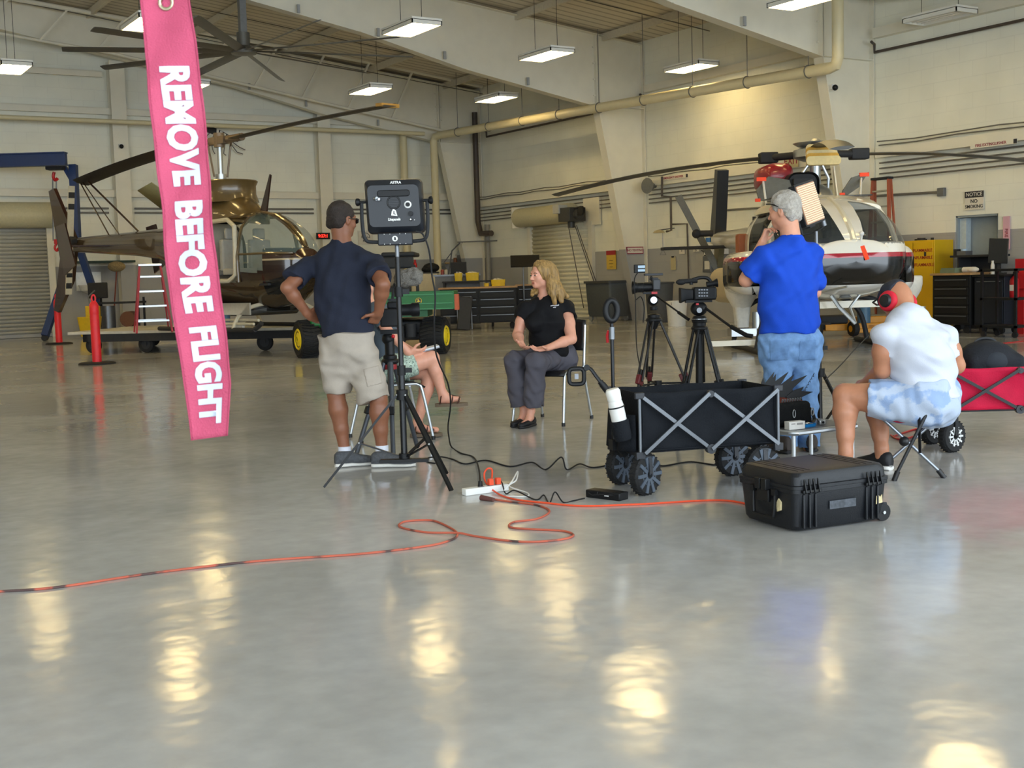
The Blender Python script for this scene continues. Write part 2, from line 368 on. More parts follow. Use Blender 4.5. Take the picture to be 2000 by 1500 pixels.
bp = N.new('ShaderNodeBump'); bp.inputs['Strength'].default_value = .16; bp.inputs['Distance'].default_value = .03; L(n2.outputs[0], bp.inputs['Height']); L(bp.outputs[0], b.inputs['Normal'])
b.inputs['Specular IOR Level'].default_value = .6
mb = MB().b2((-18, -8, -.2), (XW + .3, YW + .3, 0)); struct('floor', mb, mf, smooth=0)
# ceiling: ribbed metal deck
mc = M('ceiling_deck', 'bfb6a2', .7, 0, 0); N, L, b = nodes(mc)
g = N.new('ShaderNodeNewGeometry'); sp = N.new('ShaderNodeSeparateXYZ'); L(g.outputs['Position'], sp.inputs[0])
wv = N.new('ShaderNodeTexWave'); wv.bands_direction = 'Y'; wv.inputs['Scale'].default_value = 1.05; wv.inputs['Distortion'].default_value = .3; L(g.outputs['Position'], wv.inputs['Vector'])
cr = N.new('ShaderNodeValToRGB'); e = cr.color_ramp.elements; e[0].position = .0; e[0].color = lin('a89e8c'); e[1].position = .25; e[1].color = lin('d8cfbd'); L(wv.outputs[0], cr.inputs[0]); L(cr.outputs[0], b.inputs['Base Color'])
mb = MB()
for x0, x1 in ((-18, 0), (0, XW + .2)):
    mb.add([(x0, -4, zroof(x0)), (x1, -4, zroof(x1)), (x1, YW + .2, zroof(x1)), (x0, YW + .2, zroof(x0)), (x0, -4, zroof(x0) + .1), (x1, -4, zroof(x1) + .1), (x1, YW + .2, zroof(x1) + .1), (x0, YW + .2, zroof(x0) + .1)],
           [(0, 3, 2, 1), (4, 5, 6, 7), (0, 1, 5, 4), (2, 3, 7, 6), (1, 2, 6, 5), (0, 4, 7, 3)])
struct('ceiling', mb, mc, smooth=0)
mb = MB().b2((-18, YW, 0), (XW, YW + .25, 9.6)); struct('wall_back', mb, m_wb, smooth=0)
WY0, WY1, WZ0, WZ1 = 14.72, 15.68, 1.1, 2.17          # pass-through hatch in the right wall
mb = MB()
for lo_, hi_ in (((XW, -8, 0), (XW + .3, WY0, 7.4)), ((XW, WY1, 0), (XW + .3, YW + .25, 7.4)), ((XW, WY0, 0), (XW + .3, WY1, WZ0)), ((XW, WY0, WZ1), (XW + .3, WY1, 7.4))): mb.b2(lo_, hi_)
struct('wall_right', mb, m_wr, smooth=0)
mb = MB().b2((-18.2, -4, 0), (-18, YW, 9.6)); struct('wall_left', mb, m_wr, smooth=0)
mb = MB().b2((-18, -4.2, 6.2), (XW + .3, -4, 9.6)); struct('wall_front', mb, m_wb, smooth=0)
# hatch
mh = M('hatch_blue_grey', '8d979c', .5, 0, .04, 8)
fr = MB().b2((XW + .02, WY0, WZ1 - .04), (XW + .28, WY1, WZ1)).b2((XW + .02, WY0, WZ0), (XW + .28, WY0 + .03, WZ1)).b2((XW + .02, WY1 - .03, WZ0), (XW + .28, WY1, WZ1))
ow = struct('window_1', fr, mh, smooth=0)
part('shutter', MB().b2((XW + .26, WY0, WZ0), (XW + .29, WY1, WZ1)), mh, ow, smooth=0)
part('jamb_panel', MB().b2((XW + .1, WY1 - .17, WZ0), (XW + .25, WY1 - .03, WZ1 - .05)), M('hatch_pale', 'b9c6cc', .5), ow, smooth=0)
# rigid steel frames
def steel_frame(y, lattice=False):
    inn = [(19.78, 0), (18.63, 5.46), (14.78, 6.15), (12.1, 6.80), (9.5, 7.26), (4, 8.25), (0, 8.9), (-6, 8.4), (-17, 7.2)]
    out = [(20.1, 0), (20.1, 7.1)] + [(x, zroof(x) - .12) for x in (14.78, 12.1, 9.5, 4, 0, -6, -17)]
    web = MB()
    for i in range(len(inn) - 1):
        a, b_, c, d = inn[i], inn[i + 1], out[i + 1], out[i]
        if i == 0: web.prism([inn[0], inn[1], (20.1, 5.5), (20.1, 0)], y - .008, y + .008, 'y'); web.prism([inn[1], (20.1, 5.5), out[1]], y - .008, y + .008, 'y'); continue
        web.prism([a, b_, c, out[i]], y - .008, y + .008, 'y')
    root = struct('steel_frame', web, m_steel, smooth=0)
    fl_ = MB()
    for q in (inn, out):
        for i in range(len(q) - 1): fl_.bar((q[i][0], y, q[i][1]), (q[i + 1][0], y, q[i + 1][1]), .25, .02, (0, 1, 0)) if False else fl_.prism([(q[i][0] - .012, q[i][1]), (q[i][0] + .012, q[i][1] - .012), (q[i + 1][0] + .012, q[i + 1][1] - .012), (q[i + 1][0] - .012, q[i + 1][1] + .012)], y - .13, y + .13, 'y')
    part('flange', fl_, m_steel, root, smooth=0)
    st = MB().b2((18.6, y - .12, 5.46), (18.63, y + .12, 7.25)).b2((18.66, y - .12, 5.46), (18.69, y + .12, 7.25)).b2((18.7, y - .12, 5.47), (20.1, y + .12, 5.49))
    part('stiffener', st, m_steel, root, smooth=0)
    bo = MB()
    for z in (5.75, 6.15, 6.55, 6.95):
        for dx in (-.08, .1): bo.tube((18.65 + dx, y - .06, z), (18.65 + dx, y - .015, z), .022, n=6)
    part('bolt', bo, m_steel, root)
    gp = MB().prism([(19.78, 0), (19.39, 1.86), (20.1, 1.86), (20.1, 0)], y - .016, y + .016, 'y')
    part('grey_base_paint', gp, m_steelgrey, root, smooth=0)
    gp = MB().prism([(19.765, 0), (19.8, 0), (19.41, 1.86), (19.375, 1.86)], y - .134, y + .134, 'y')
    part('grey_flange_paint', gp, m_steelgrey, root, smooth=0)
    cl = MB()
    for x, z in ((16.5, 5.9), (14.2, 6.36), (12.5, 6.75), (10.6, 7.1)): cl.b2((x, y - .14, z - .02), (x + .06, y - .1, z + .16))
    part('clip', cl, m_steelgrey, root, smooth=0)
for y in (33.7, 25.4, 17.8, 10.1): steel_frame(y)
# roof purlins and sway rods
for x in (18.9, 16.3, 13.6, 10.9, 8.2, 5.5, 2.8):
    z = zroof(x) - .02
    struct('roof_purlin', MB().b2((x - .04, 8, z - .2), (x + .04, YW, z - .02)), M('purlin_paint', 'd0c8b6', .6), smooth=0)
for y in (33.2, 30.2, 28.0, 22.6, 20.4):
    struct('roof_brace_rod', MB().path([(x, y + .12 * (i % 2), zroof(x) - .26) for i, x in enumerate((20, 14, 8, 2))], .012, 6), M('dark_rod', '5d5850', .6), smooth=0)
# end-wall truss: chord pipes with diagonal webs
tr = MB(); yt = 33.2
bot = [(2, 8.35), (6.0, 7.69), (8.7, 7.40), (14.5, 6.43), (18.6, 5.76)]; top = [(2, 8.95), (6.07, 8.6), (8.6, 8.36), (16.5, 7.64), (20.0, 7.18)]
for q, r in ((bot, .04), (top, .06)): tr.path([(x, yt, z) for x, z in q], r, 8)
def interp(q, x): return float(np.interp(x, [p[0] for p in q], [p[1] for p in q]))
x = 2.6
while x < 18.2: tr.bar((x, yt, interp(bot, x)), (x + .75, yt, interp(top, x + .75)), .07, .05); x += 1.42
struct('end_wall_truss', tr, m_steel)
# girts, columns on the back wall
for z, h in ((3.82, .2), (6.02, .18), (7.0, .16)):
    x1 = 19.3 if z < 4 else (18.7 if z < 6.5 else 8.6)
    struct('wall_girt', MB().b2((-16, YW - .2, z - h / 2), (x1, YW - .12, z + h / 2)).b2((-16, YW - .2, z + h / 2 - .02), (x1, YW, z + h / 2)), m_steel, smooth=0)
for x, zt in ((2.9, 8.2), (8.95, 7.35), (14.92, 6.35)):
    c = MB().b2((x - .2, YW - .36, 0), (x + .2, YW - .34, zt)).b2((x - .2, YW - .04, 0), (x + .2, YW - .02, zt)).b2((x - .01, YW - .36, 0), (x + .01, YW, zt))
    o = struct('wall_column', c, m_steel, smooth=0)
    part('grey_base_paint', MB().b2((x - .205, YW - .366, 0), (x + .205, YW - .362, 1.86)), m_steelgrey, o, smooth=0)
# pipes
mp = M('pipe_paint_cream', 'd6cba6', .4, 0, .03, 4); mdk = M('black_iron_pipe', '4a4038', .5, 0, .1, 6); mcond = M('conduit_grey', '6d6a64', .45, .2, .05, 8)
def pipe(name, pts, r, m, label, cat='pipe', rings=0, n=14):
    t = solo(name, MB().path(pts, r, n), m, label, cat); return t
main = [(18.25, 33.3, 0.0), (18.25, 33.3, 5.46), (18.27, 33.22, 5.58), (18.3, 33.05, 5.6), (18.45, 17.35, 5.16), (18.47, 17.2, 5.19), (18.47, 17.14, 5.34), (18.47, 17.14, 6.55), (18.6, 17.1, 6.72), (19.7, 16.9, 6.62), (19.78, 16.6, 6.6), (19.8, 8, 6.75)]
t = thing('drain_pipe', 'large cream drain pipe sloping along the right side and rising at a column', 'pipe', (18.25, 33.3, 0))
def rel(pts, o): return [tuple(np.array(p) - np.array(o)) for p in pts]
part('pipe', MB().path(rel(main, (18.25, 33.3, 0)), .115, 16), mp, t)
for k in range(9):
    y = 31.9 - k * 1.75; q = np.array((18.3 + .15 * (33.45 - y) / 16.1, y, 5.61 - .45 * (33.45 - y) / 16.1)) - np.array((18.25, 33.3, 0))
    hz = zroof(18.4) - .1 - q[2]
    part('hanger', MB().torus(q, .125, .012, (0, 1, 0), 20, 6).tube(q + np.array((0, 0, .13)), q + np.array((0, 0, hz)), .008, n=6), mcond, t)
pipe('sprinkler_pipe', [(-10, 33.42, 5.62), (18.0, 33.42, 5.68)], .06, mp, 'thin cream pipe running level along the back wall', n=10)
pipe('riser_pipe', [(17.55, 33.97, .0), (17.55, 33.97, 6.85), (17.62, 33.97, 6.98), (17.8, 33.97, 7.02), (19.95, 33.97, 7.02)], .115, mp, 'fat cream riser pipe turning at the top of the back wall')
pipe('waste_pipe', [(XW - .33, 33.4, 6.4), (XW - .33, 33.4, 5.55), (XW - .33, 33.4, 3.0), (XW - .33, 33.25, 2.62), (XW - .33, 32.6, 2.6)], .09, mdk, 'dark brown waste pipe down the right wall beside the corner', n=12)
pipe('stack_pipe', [(XW - .12, 33.2, 0), (XW - .12, 33.2, 2.9)], .08, M('grey_pipe', '8b8880', .5), 'grey vertical pipe below the dark pipe near the corner', n=12)
# right wall: ledge channel, conduits
def span(y0, y1):
    o = MB().b2((XW - .2, y0, 3.46), (XW - .02, y1, 3.66)); return o
ledges = ((33.9, 25.7, 'ledge rail above the small roller door'), (25.1, 18.1, 'ledge rail between the two tapered columns'), (17.5, 6, 'ledge rail right of the near column'))
for y1, y0, lb in ledges:
    t = thing('ledge_rail', 'cream steel ' + lb, 'rail', (XW - .11, (y0 + y1) / 2, 3.56)); h = (y1 - y0) / 2
    part('channel', MB().b2((-.09, -h, -.1), (.09, h, .1)), m_steel, t, smooth=0)
    c = MB()
    for k, dz in enumerate((.16, .22)): c.path([(.02 - .05 * k, -h + 2 * h * i / 12, dz + .02 * math.sin(i * 2.1 + k)) for i in range(13)], .013, 6)
    part('cable_run', c, mcond, t, 'dark cables lying on the ledge')
    for k, z in enumerate((-.2, -.31, -.42, -.52)):
        part('conduit', MB().tube((.04, -h, z), (.04, h, z), .017, n=8), mcond, t)
mb = MB().b2((XW - .16, 18.0, 5.86), (XW, 25.2, 6.04)); struct('wall_girt', mb, m_steel, smooth=0)
mb = MB().b2((XW - .16, 6, 5.9), (XW, 17.6, 6.1)); struct('wall_girt', mb, m_steel, smooth=0)
mb = MB().b2((XW - .16, 25.7, 5.86), (XW, 33.8, 6.04)); struct('wall_girt', mb, m_steel, smooth=0)
for y0, y1, lb in ((6, 17.6, 'right of the near column'), (18, 25.2, 'between the two tapered columns'), (25.7, 33.1, 'near the corner')):
    pipe('gas_pipe', [(XW - .1, y0, 5.62), (XW - .1, y1, 5.62), (XW - .1, y1, 5.78), (XW - .3, y1 - .1, 5.8)], .03, mdk, 'thin dark pipe high on the right wall ' + lb, n=8)
tb = MB()
for k, z in enumerate((3.62, 3.58)): pass
for k, z in enumerate((3.42, 3.3)):
    for x0, x1, w_ in ((-10, 8.6, 'left of the first wall column'), (9.3, 14.6, 'behind the brown helicopter'), (15.2, 19.3, 'left of the room corner')):
        pipe('wall_conduit', [(x0, YW - .06, z), (x1, YW - .06, z)], .025, mcond, ('upper' if k == 0 else 'lower') + ' dark conduit along the back wall ' + w_, 'conduit', n=6)
# roller doors
mro = M('roller_door_slat', 'e0dbc6', .45, .0, .04, 4); mroB = M('roller_slat_white', 'c9c8c0', .45, .1, .04, 4)
def slats(axis, a0, a1, z0, z1, face, pitch=.1):
    m_ = MB(); prof = []; n = int((z1 - z0) / pitch)
    for i in range(n):
        z = z0 + i * pitch; prof += [(0, z), (.04, z + pitch * .22), (.045, z + pitch * .72), (.0, z + pitch * .86)]
    prof.append((0, z1))
    for (d0, za), (d1, zb) in zip(prof[:-1], prof[1:]):
        if axis == 'x': m_.add([(a0, face - d0, za), (a1, face - d0, za), (a1, face - d1, zb), (a0, face - d1, zb)], [(0, 1, 2, 3)])
        else: m_.add([(face - d0, a0, za), (face - d0, a1, za), (face - d1, a1, zb), (face - d1, a0, zb)], [(3, 2, 1, 0)])
    return m_
d1 = struct('door_1', slats('x', 1.2, 6.95, 0, 2.9, YW - .02, .1), mroB, smooth=25, solid=.01)
part('hood', MB().path([(1.1, YW - .26, 3.22), (7.08, YW - .26, 3.22)], .34, 24), M('hood_paint', 'c4bd9c', .45), d1)
part('guide_rail', MB().b2((6.93, YW - .12, 0), (7.1, YW - .01, 3.1)), m_steel, d1, smooth=0)
part('bottom_bar', MB().b2((1.2, YW - .1, .01), (6.95, YW - .05, .1)), m_steelgrey, d1, smooth=0)
y0, y1 = 27.75, 30.75
d2 = struct('door_2', slats('y', y0, y1, 0, 2.72, XW - .02, .12), mro, smooth=25, solid=.01)
part('hood', MB().path([(XW - .25, 31.1, 2.98), (XW - .25, 28.35, 2.98)], .28, 24), M('hood_paint', 'c4bd9c', .45), d2)
part('bracket_plate', MB().b2((XW - .1, 27.25, 2.6), (XW - .04, 28.0, 3.35)).b2((XW - .5, 31.1, 2.68), (XW - .04, 31.16, 3.3)), m_steel, d2, smooth=0)
part('guide_rail', MB().b2((XW - .12, 27.6, 0), (XW - .01, 27.78, 2.7)), m_steel, d2, smooth=0)
part('guide_rail', MB().b2((XW - .12, 30.72, 0), (XW - .01, 30.9, 2.7)), m_steel, d2, smooth=0)
mo = MB().b2((XW - .75, 27.75, 2.72), (XW - .2, 28.3, 3.1)).tube((XW - .5, 27.6, 2.9), (XW - .5, 28.45, 2.9), .14, n=14).tube((XW - .45, 28.1, 2.55), (XW - .45, 28.1, 2.75), .1, n=12)
part('opener_motor', mo, M('motor_dark', '4b4a47', .45, .3), d2, 'dark grey motor and gear case', bevel=.01)
part('control_box', MB().b2((XW - .8, 28.2, 2.95), (XW - .5, 28.5, 3.2)), M('box_grey', 'b5b5af', .4), d2, bevel=.01)
part('belt_wheel', MB().tube((XW - .62, 27.42, 2.98), (XW - .55, 27.42, 2.98), .13, n=18).tube((XW - .62, 27.9, 2.98), (XW - .55, 27.9, 2.98), .06, n=14).bar((XW - .585, 27.42, 3.1), (XW - .585, 27.9, 3.04), .02, .03).bar((XW - .585, 27.42, 2.86), (XW - .585, 27.9, 2.93), .02, .03), M('belt_black', '1b1b1c', .5), d2)
part('pull_chain', MB().tube((XW - .55, 28.1, 2.6), (XW - .2, 27.95, .3), .012, n=6).tube((XW - .5, 27.85, 2.6), (XW - .1, 27.5, .9), .012, n=6).tube((XW - .5, 27.78, 2.6), (XW - .1, 27.45, 1.0), .012, n=6), mdk, d2)
# high-bay fluorescent fixtures on the measured grid, with added rows out of view at left
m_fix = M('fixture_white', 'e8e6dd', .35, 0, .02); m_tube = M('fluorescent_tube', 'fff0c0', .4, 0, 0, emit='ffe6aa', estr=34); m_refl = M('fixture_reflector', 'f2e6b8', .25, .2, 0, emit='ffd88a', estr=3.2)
m_off = M('tube_unlit', 'e9e7e0', .3, 0, 0); m_wire = M('hanging_wire', '3b372f', .6, 0, 0)
def highbay(x, y, on, label):
    t = thing('high_bay_light', label, 'ceiling light', (x, y, 5.9), group='hanging fluorescent high-bay lights')
    b_ = MB(); L_, W_, H_ = .62, .31, .1
    for q in ((-1, 1), ):
        b_.b2((-W_, -L_, .05), (W_, L_, .1)).b2((-W_, -L_, -.02), (-W_ + .02, L_, .06)).b2((W_ - .02, -L_, -.02), (W_, L_, .06)).b2((-W_, -L_, -.02), (W_, -L_ + .02, .06)).b2((-W_, L_ - .02, -.02), (W_, L_, .06))
    part('housing', b_, m_fix, t, smooth=0)
    part('reflector', MB().b2((-W_ + .02, -L_ + .02, .035), (W_ - .02, L_ - .02, .049)), m_refl if on else m_fix, t, smooth=0)
    for k in (-.2, -.07, .07, .2): part('tube', MB().tube((k, -L_ + .04, .012), (k, L_ - .04, .012), .016, n=8), m_tube if on else m_off, t)
    for k in (-.42, .42): part('hanging_wire', MB().tube((0, k, .1), (0, k, zroof(x) - 5.95), .006, n=5), m_wire, t)
HB = [(5.1, 27.6, 1, 'at the far left over the roller door'), (9.2, 28.6, 1, 'beyond the ceiling fan hub'), (13.4, 27.6, 1, 'above the brown helicopter rotor blade tip'), (17.1, 27.7, 1, 'close to the room corner above the long pipe'),
      (6.4, 22.1, 1, 'beside the pink streamer near the fan blades'), (10.9, 20.6, 1, 'in front of the big roof beam, upper middle'), (14.8, 21.9, 1, 'in front of the big roof beam, just above the far column'), (18.8, 21.9, 1, 'between the two tapered columns'),
      (8.3, 16, 1, 'overhead, out of the picture above the fan'), (12.3, 15.9, 1, 'overhead, reflected in the middle of the floor'), (16.1, 15.7, 1, 'cut by the top edge of the picture above the near column'), (19.55, 15.6, 0, 'that is unlit beside the right wall'),
      (10, 10.2, 1, 'overhead on the left in the near row'), (14.05, 10.8, 1, 'overhead on the right in the near row'), (17.8, 9.8, 1, 'overhead beside the right wall in the near row')] + [(x, y, 1, 'added out of view at left, %s in the %s row' % (a, b_)) for y, b_ in ((28.2, 'far'), (22.2, 'third'), (16, 'second')) for x, a in ((1.2, 'first'), (-2.8, 'second'), (-6.8, 'third'), (-10.8, 'last'))]  # unseen left fixtures continue the grid, added to brighten the back-left of the hangar
for x, y, on, lb in HB: highbay(x, y, on, 'white hanging high-bay light ' + lb)
# ================================================================ people
def px_frame(D, u0):
    root = dep(u0, 900, D); root[2] = 0
    return root, (lambda u, v, dd=0.0: dep(u, v, D + dd) - root)
def heading(h):
    h = math.radians(h); f = VF * math.cos(h) + VR * math.sin(h); return f, np.cross(f, UP)
def skin_mat(n, c): 
    m = M(n, c, .45, 0, .05, 30, .05, 300); b = m.node_tree.nodes['Principled BSDF']; b.inputs['Subsurface Weight'].default_value = .12; b.inputs['Subsurface Radius'].default_value = (.02, .008, .004); return m
def cloth(n, c, rough=.85, var=.08, scale=9, bump=.25, bs=250): return M(n, c, rough, 0, var, scale, bump, bs, spec=.25)
def hand(sd, wr, d, n, w_hint, curl=.35, sc=1.0, spread=.1, th=(.6, .75, .25), k=.006):
    wr = np.array(wr, float); d = nrm(d); n = np.array(n, float); n = nrm(n - d * (n @ d)); w = np.cross(d, n); w = w if w @ np.array(w_hint) > 0 else -w
    sd.box(wr + d * .052 * sc, np.array((.048, .039, .0135)) * sc, R=[d, w, n], rd=.012 * sc, k=.012)
    sd.cap(wr - d * .02 * sc, wr + d * .02 * sc, .025 * sc, .026 * sc, k=.02, flat=(n, 1.3))
    for o, L, bb, c in ((.030, .072, .092, .85), (.0102, .080, .096, 1), (-.0102, .074, .093, 1.1), (-.0295, .058, .085, 1.2)):
        p = wr + (d * bb + w * o) * sc; a = .12; r = .0088
        for fr in (.45, .31, .24):
            a += curl * c * (1.0 if fr == .45 else .85); q = p + nrm(d * math.cos(a) + n * math.sin(a) + w * spread * o * 12) * L * fr * sc
            sd.cap(p, q, r * sc, (r - .0009) * sc, k=k); p = q; r -= .0009
    p = wr + (d * .022 + w * .03) * sc; q = p + nrm(d * th[0] + w * th[1] + n * th[2]) * .048 * sc; e = q + nrm(d * (th[0] + .35) + w * th[1] * .45 + n * (th[2] + .1)) * .034 * sc
    sd.cap(p, q, .0135 * sc, .0105 * sc, k=.012); sd.cap(q, e, .0102 * sc, .008 * sc, k=k)
def head(sd, c, fw, up, neck=None, sc=1.0, nr=.056, face=True):
    fw = nrm(fw); up = np.array(up, float); up = nrm(up - fw * (up @ fw)); rt = np.cross(fw, up); R = np.array([rt, fw, up])
    P = lambda x, y, z: np.array(c) + (rt * x + fw * y + up * z) * sc
    S = lambda *r: np.array(r) * sc
    sd.ell(P(0, -.012, .028), S(.075, .095, .088), R, .02); sd.ell(P(0, .02, -.04), S(.06, .07, .078), R, .03)
    sd.ell(P(0, .062, -.096), S(.026, .022, .019), R, .03)
    for s_ in (-1, 1):
        sd.ell(P(.036 * s_, .056, -.032), S(.024, .024, .024), R, .025); sd.ell(P(.05 * s_, .0, -.075), S(.016, .03, .022), R, .03)
        sd.ell(P(.076 * s_, -.01, -.012), S(.008, .019, .031), R, .008); sd.ell(P(.082 * s_, -.006, -.008), S(.005, .009, .016), R, .004, 's')
    if face:
        sd.cap(P(-.032, .079, .02), P(.032, .079, .02), .011 * sc, k=.018)
        for s_ in (-1, 1): sd.ell(P(.031 * s_, .094, -.004), S(.017, .013, .011), R, .012, 's'); sd.ell(P(.031 * s_, .0765, -.004), S(.0135, .0135, .0125), R, .003)
        sd.cap(P(0, .088, .004), P(0, .109, -.036), .007 * sc, .0115 * sc, k=.014)
        for s_ in (-1, 1): sd.ell(P(.0115 * s_, .098, -.04), S(.0075, .01, .0065), R, .008)
        sd.cap(P(-.017, .083, -.066), P(.017, .083, -.066), .0075 * sc, k=.006); sd.cap(P(-.015, .081, -.077), P(.015, .081, -.077), .008 * sc, k=.006)
        sd.cap(P(-.02, .092, -.0715), P(.02, .092, -.0715), .0022 * sc, k=.004, op='s')
    if neck is not None: sd.cap(P(0, -.022, -.05), neck, nr * sc, nr * sc * 1.08, k=.03)
    return P, R
def tube_sleeve(sd, a, b, ra, rb, k=.03, hollow=.016, th=.008, flat=None):
    sd.cap(a, b, ra, rb, k=k, fe=True, flat=flat); d = nrm(np.array(b) - np.array(a)); sd.cap(np.array(b) + d * .03, np.array(b) - d * hollow, rb - th, rb - th, k=.003, op='s', flat=flat, fe=True)
def limb(sd, pts, rs, k=.02, flat=None):
    for i in range(len(pts) - 1): sd.cap(pts[i], pts[i + 1], rs[i], rs[i + 1], k=k, flat=flat)
def lerp(a, b, t): return np.array(a) * (1 - t) + np.array(b) * t
def shoe(parent, heel, d, L, m_up, m_sole, W=.05, high=.085, low=False, label=None):
    d = np.array(d, float); d[2] = 0; d = nrm(d); r = np.cross(d, UP); heel = np.array((heel[0], heel[1], 0.0))
    st = [(0, .55, .75), (.06, .78, .95), (.2, .82, 1.0), (.38, .78, .95), (.55, .92, .68), (.75, 1.0, .5), (.9, .8, .38), (.97, .5, .3), (1, .25, .22)]
    def ring(t, w, h, z0, z1, ww=1.0):
        c = heel + d * (t * L); R = []
        for i in range(14):
            a = 2 * math.pi * i / 14; x = math.copysign(abs(math.cos(a)) ** .7, math.cos(a)); z = math.copysign(abs(math.sin(a)) ** .8, math.sin(a)); R.append(c + r * (x * W * w * ww * (1 - .12 * max(0, z))) + UP * ((z0 + z1) / 2 + z * (z1 - z0) / 2))
        return R
    up = MB().loft([ring(t, w, h, .018, .025 + high * h * (.45 if low and t < .55 and t > .1 else 1)) for t, w, h in st])
    o = part('shoe', up, m_up, parent, label, smooth=60)
    so = MB().loft([ring(t, w, h, .0, .03 if t < .4 else .024 + .004 * (t > .9), 1.08) for t, w, h in st]); part('sole', so, m_sole, o, smooth=60)
    return o
m_sk_tan = skin_mat('skin_tanned', '87573f'); m_sk_fair = skin_mat('skin_fair', 'dc9f86'); m_sk_pale = skin_mat('skin_light', 'cf9478'); m_sk_mid = skin_mat('skin_sunned', 'b27a5c')
m_white = M('eye_white', 'e8e4de', .2, 0, 0); m_iris = M('iris_brown', '17141c', .2, 0, 0)
m_sock = cloth('sock_white', 'd8dae4'); m_shoegrey = M('sneaker_knit_grey', '4a4c50', .8, 0, .25, 60, .3, 200); m_solew = M('sole_white', 'd8d6d0', .5, 0, .05); m_black = M('shoe_black', '17171a', .6, 0, .1, 40)

# ---- A: man in navy t-shirt and khaki shorts, hands on hips, back to us
root, p = px_frame(8.27, 690)
sd = SD(.006); f, r = heading(22); hf, hr = heading(42)
neckA = p(669, 476, .0)
P, R = head(sd, p(668, 428, .02), hf - UP * .08, UP, neckA, sc=1.03, nr=.058)
Ls, Le, Lw = p(605, 518, .07), p(561, 562, -.08), p(602, 614, .04); Rs, Re, Rw_ = p(732, 516, -.06), p(748, 556, -.24), p(739, 611, -.12)
sd.cap(Ls, Rs, .045, k=.03)
limb(sd, [Ls, lerp(Ls, Le, .5), Le], [.048, .05, .043]); limb(sd, [Le, lerp(Le, Lw, .3), Lw], [.041, .044, .027])
limb(sd, [Rs, lerp(Rs, Re, .5), Re], [.05, .053, .046]); limb(sd, [Re, lerp(Re, Rw_, .3), Rw_], [.044, .047, .028])
hand(sd, Lw, VR * .55 + VF * .75 - UP * .3, VR * .7 - VF * .5, UP, .5)
hand(sd, Rw_, -VR * .42 + VF * .5 - UP * .62, VF * .85 - VR * .5, -VR, .35, th=(.35, .95, -.1))
Lh, Lk, La = p(650, 690, .03), p(656, 768, .02), p(673, 880, .05); Rh, Rk, Ra = p(710, 695, -.03), p(739, 778, -.03), p(746, 878, 0)
limb(sd, [Lh, Lk, lerp(Lk, La, .28), lerp(Lk, La, .62), La, La - UP * .06], [.085, .058, .064, .047, .036, .04]); limb(sd, [Rh, Rk, lerp(Rk, Ra, .28), lerp(Rk, Ra, .62), Ra, Ra - UP * .06], [.085, .058, .065, .048, .037, .04])
sd.cap(p(672, 520), p(676, 660), .1, k=.03, flat=(f, 1.4))
A = sd.obj('person', m_sk_tan); A.location = root
tag(A, 'standing man seen from behind in navy t-shirt and khaki shorts, hands on hips', 'person')
sh = SD(.006)
sh.cap(p(668, 560, .01), p(676, 661, .01), .197, .19, k=.04, flat=(f, 1.5), fe=True); sh.cap(p(640, 520, .05), p(702, 518, -.03), .105, k=.06, flat=(f, 1.15)); sh.cap(Ls + UP * .0, Rs, .058, k=.03)
sh.cap(neckA - UP * .012, lerp(neckA, Ls, .8) - UP * .01, .05, .05, k=.03); sh.cap(neckA - UP * .012, lerp(neckA, Rs, .8) - UP * .01, .05, .05, k=.03)
tube_sleeve(sh, Ls, lerp(Ls, Le, .66), .066, .073); tube_sleeve(sh, Rs, lerp(Rs, Re, .6), .063, .078)
sh.cap(neckA - UP * .02, neckA + UP * .06, .055, .058, k=.004, op='s')
sh.wrinkle(.016, 22, 3, [r, r + UP * .3, r - UP * .35]); sh.wrinkle(.01, 40, 4, [r + UP * .6, r - UP * .6])
o = sh.obj('t_shirt', cloth('navy_tshirt', '262a38', .9), A)
st_ = SD(.006); st_.cap(p(674, 661), p(677, 690), .194, .195, k=.03, flat=(f, 1.35)); st_.cap(p(660, 700, .02), p(706, 700, -.02), .1, k=.04)
tube_sleeve(st_, p(656, 690, .02), p(660, 768, .02), .105, .078, hollow=.02, k=.03); tube_sleeve(st_, p(707, 695, -.03), p(731, 779, -.03), .112, .1, hollow=.006, k=.03)
st_.cut(p(672, 656), UP); st_.wrinkle(.018, 20, 8, [UP + r, UP - r, r]); st_.wrinkle(.011, 45, 9, [UP + r * .5, UP - r])
shorts = st_.obj('shorts', cloth('khaki_shorts', 'a79d91', .85), A)
pk = st_.copy(); pk.grow(.006); pk.limit(p(728, 735, -.13), (.05, .11, .06), [VR * .97 + UP * .2, VF, UP * .97 - VR * .2]); pk.obj('cargo_pocket', cloth('khaki_shorts', 'a79d91'), shorts)
for a, b_ in ((La, 0), (Ra, 0)): part('sock', MB().path([a + UP * .03, a - UP * .02, a - UP * .07], .045, 14), m_sock, A)
for hl, dd, tx in ((p(654, 905, .0), VR * .86 + VF * .3, 'left'), (p(726, 908, -.04), VR * .98 - VF * .02, 'right')):
    shoe(A, hl, dd, .3, m_shoegrey, m_solew)
hs = SD(.005); hs.ell(P(0, -.015, .031), (.082, .1, .092), R, .02); hs.cap(P(-.035, -.062, -.04), P(.035, -.062, -.04), .03, k=.05); hs.ell(P(0, .115, -.02), (.1, .075, .095), R, .02, 's'); hs.ell(P(.085, .015, -.03), (.03, .032, .04), R, .01, 's'); hs.ell(P(-.085, .015, -.03), (.03, .032, .04), R, .01, 's'); hs.cut(P(0, -.06, -.074), -UP + hf * .35); hs.wrinkle(.003, 130, 5); hs.wrinkle(.0015, 60, 6)
hs.obj('hair', M('hair_dark_brown', '2a211c', .7, 0, .35, 40, .6, 160), A)
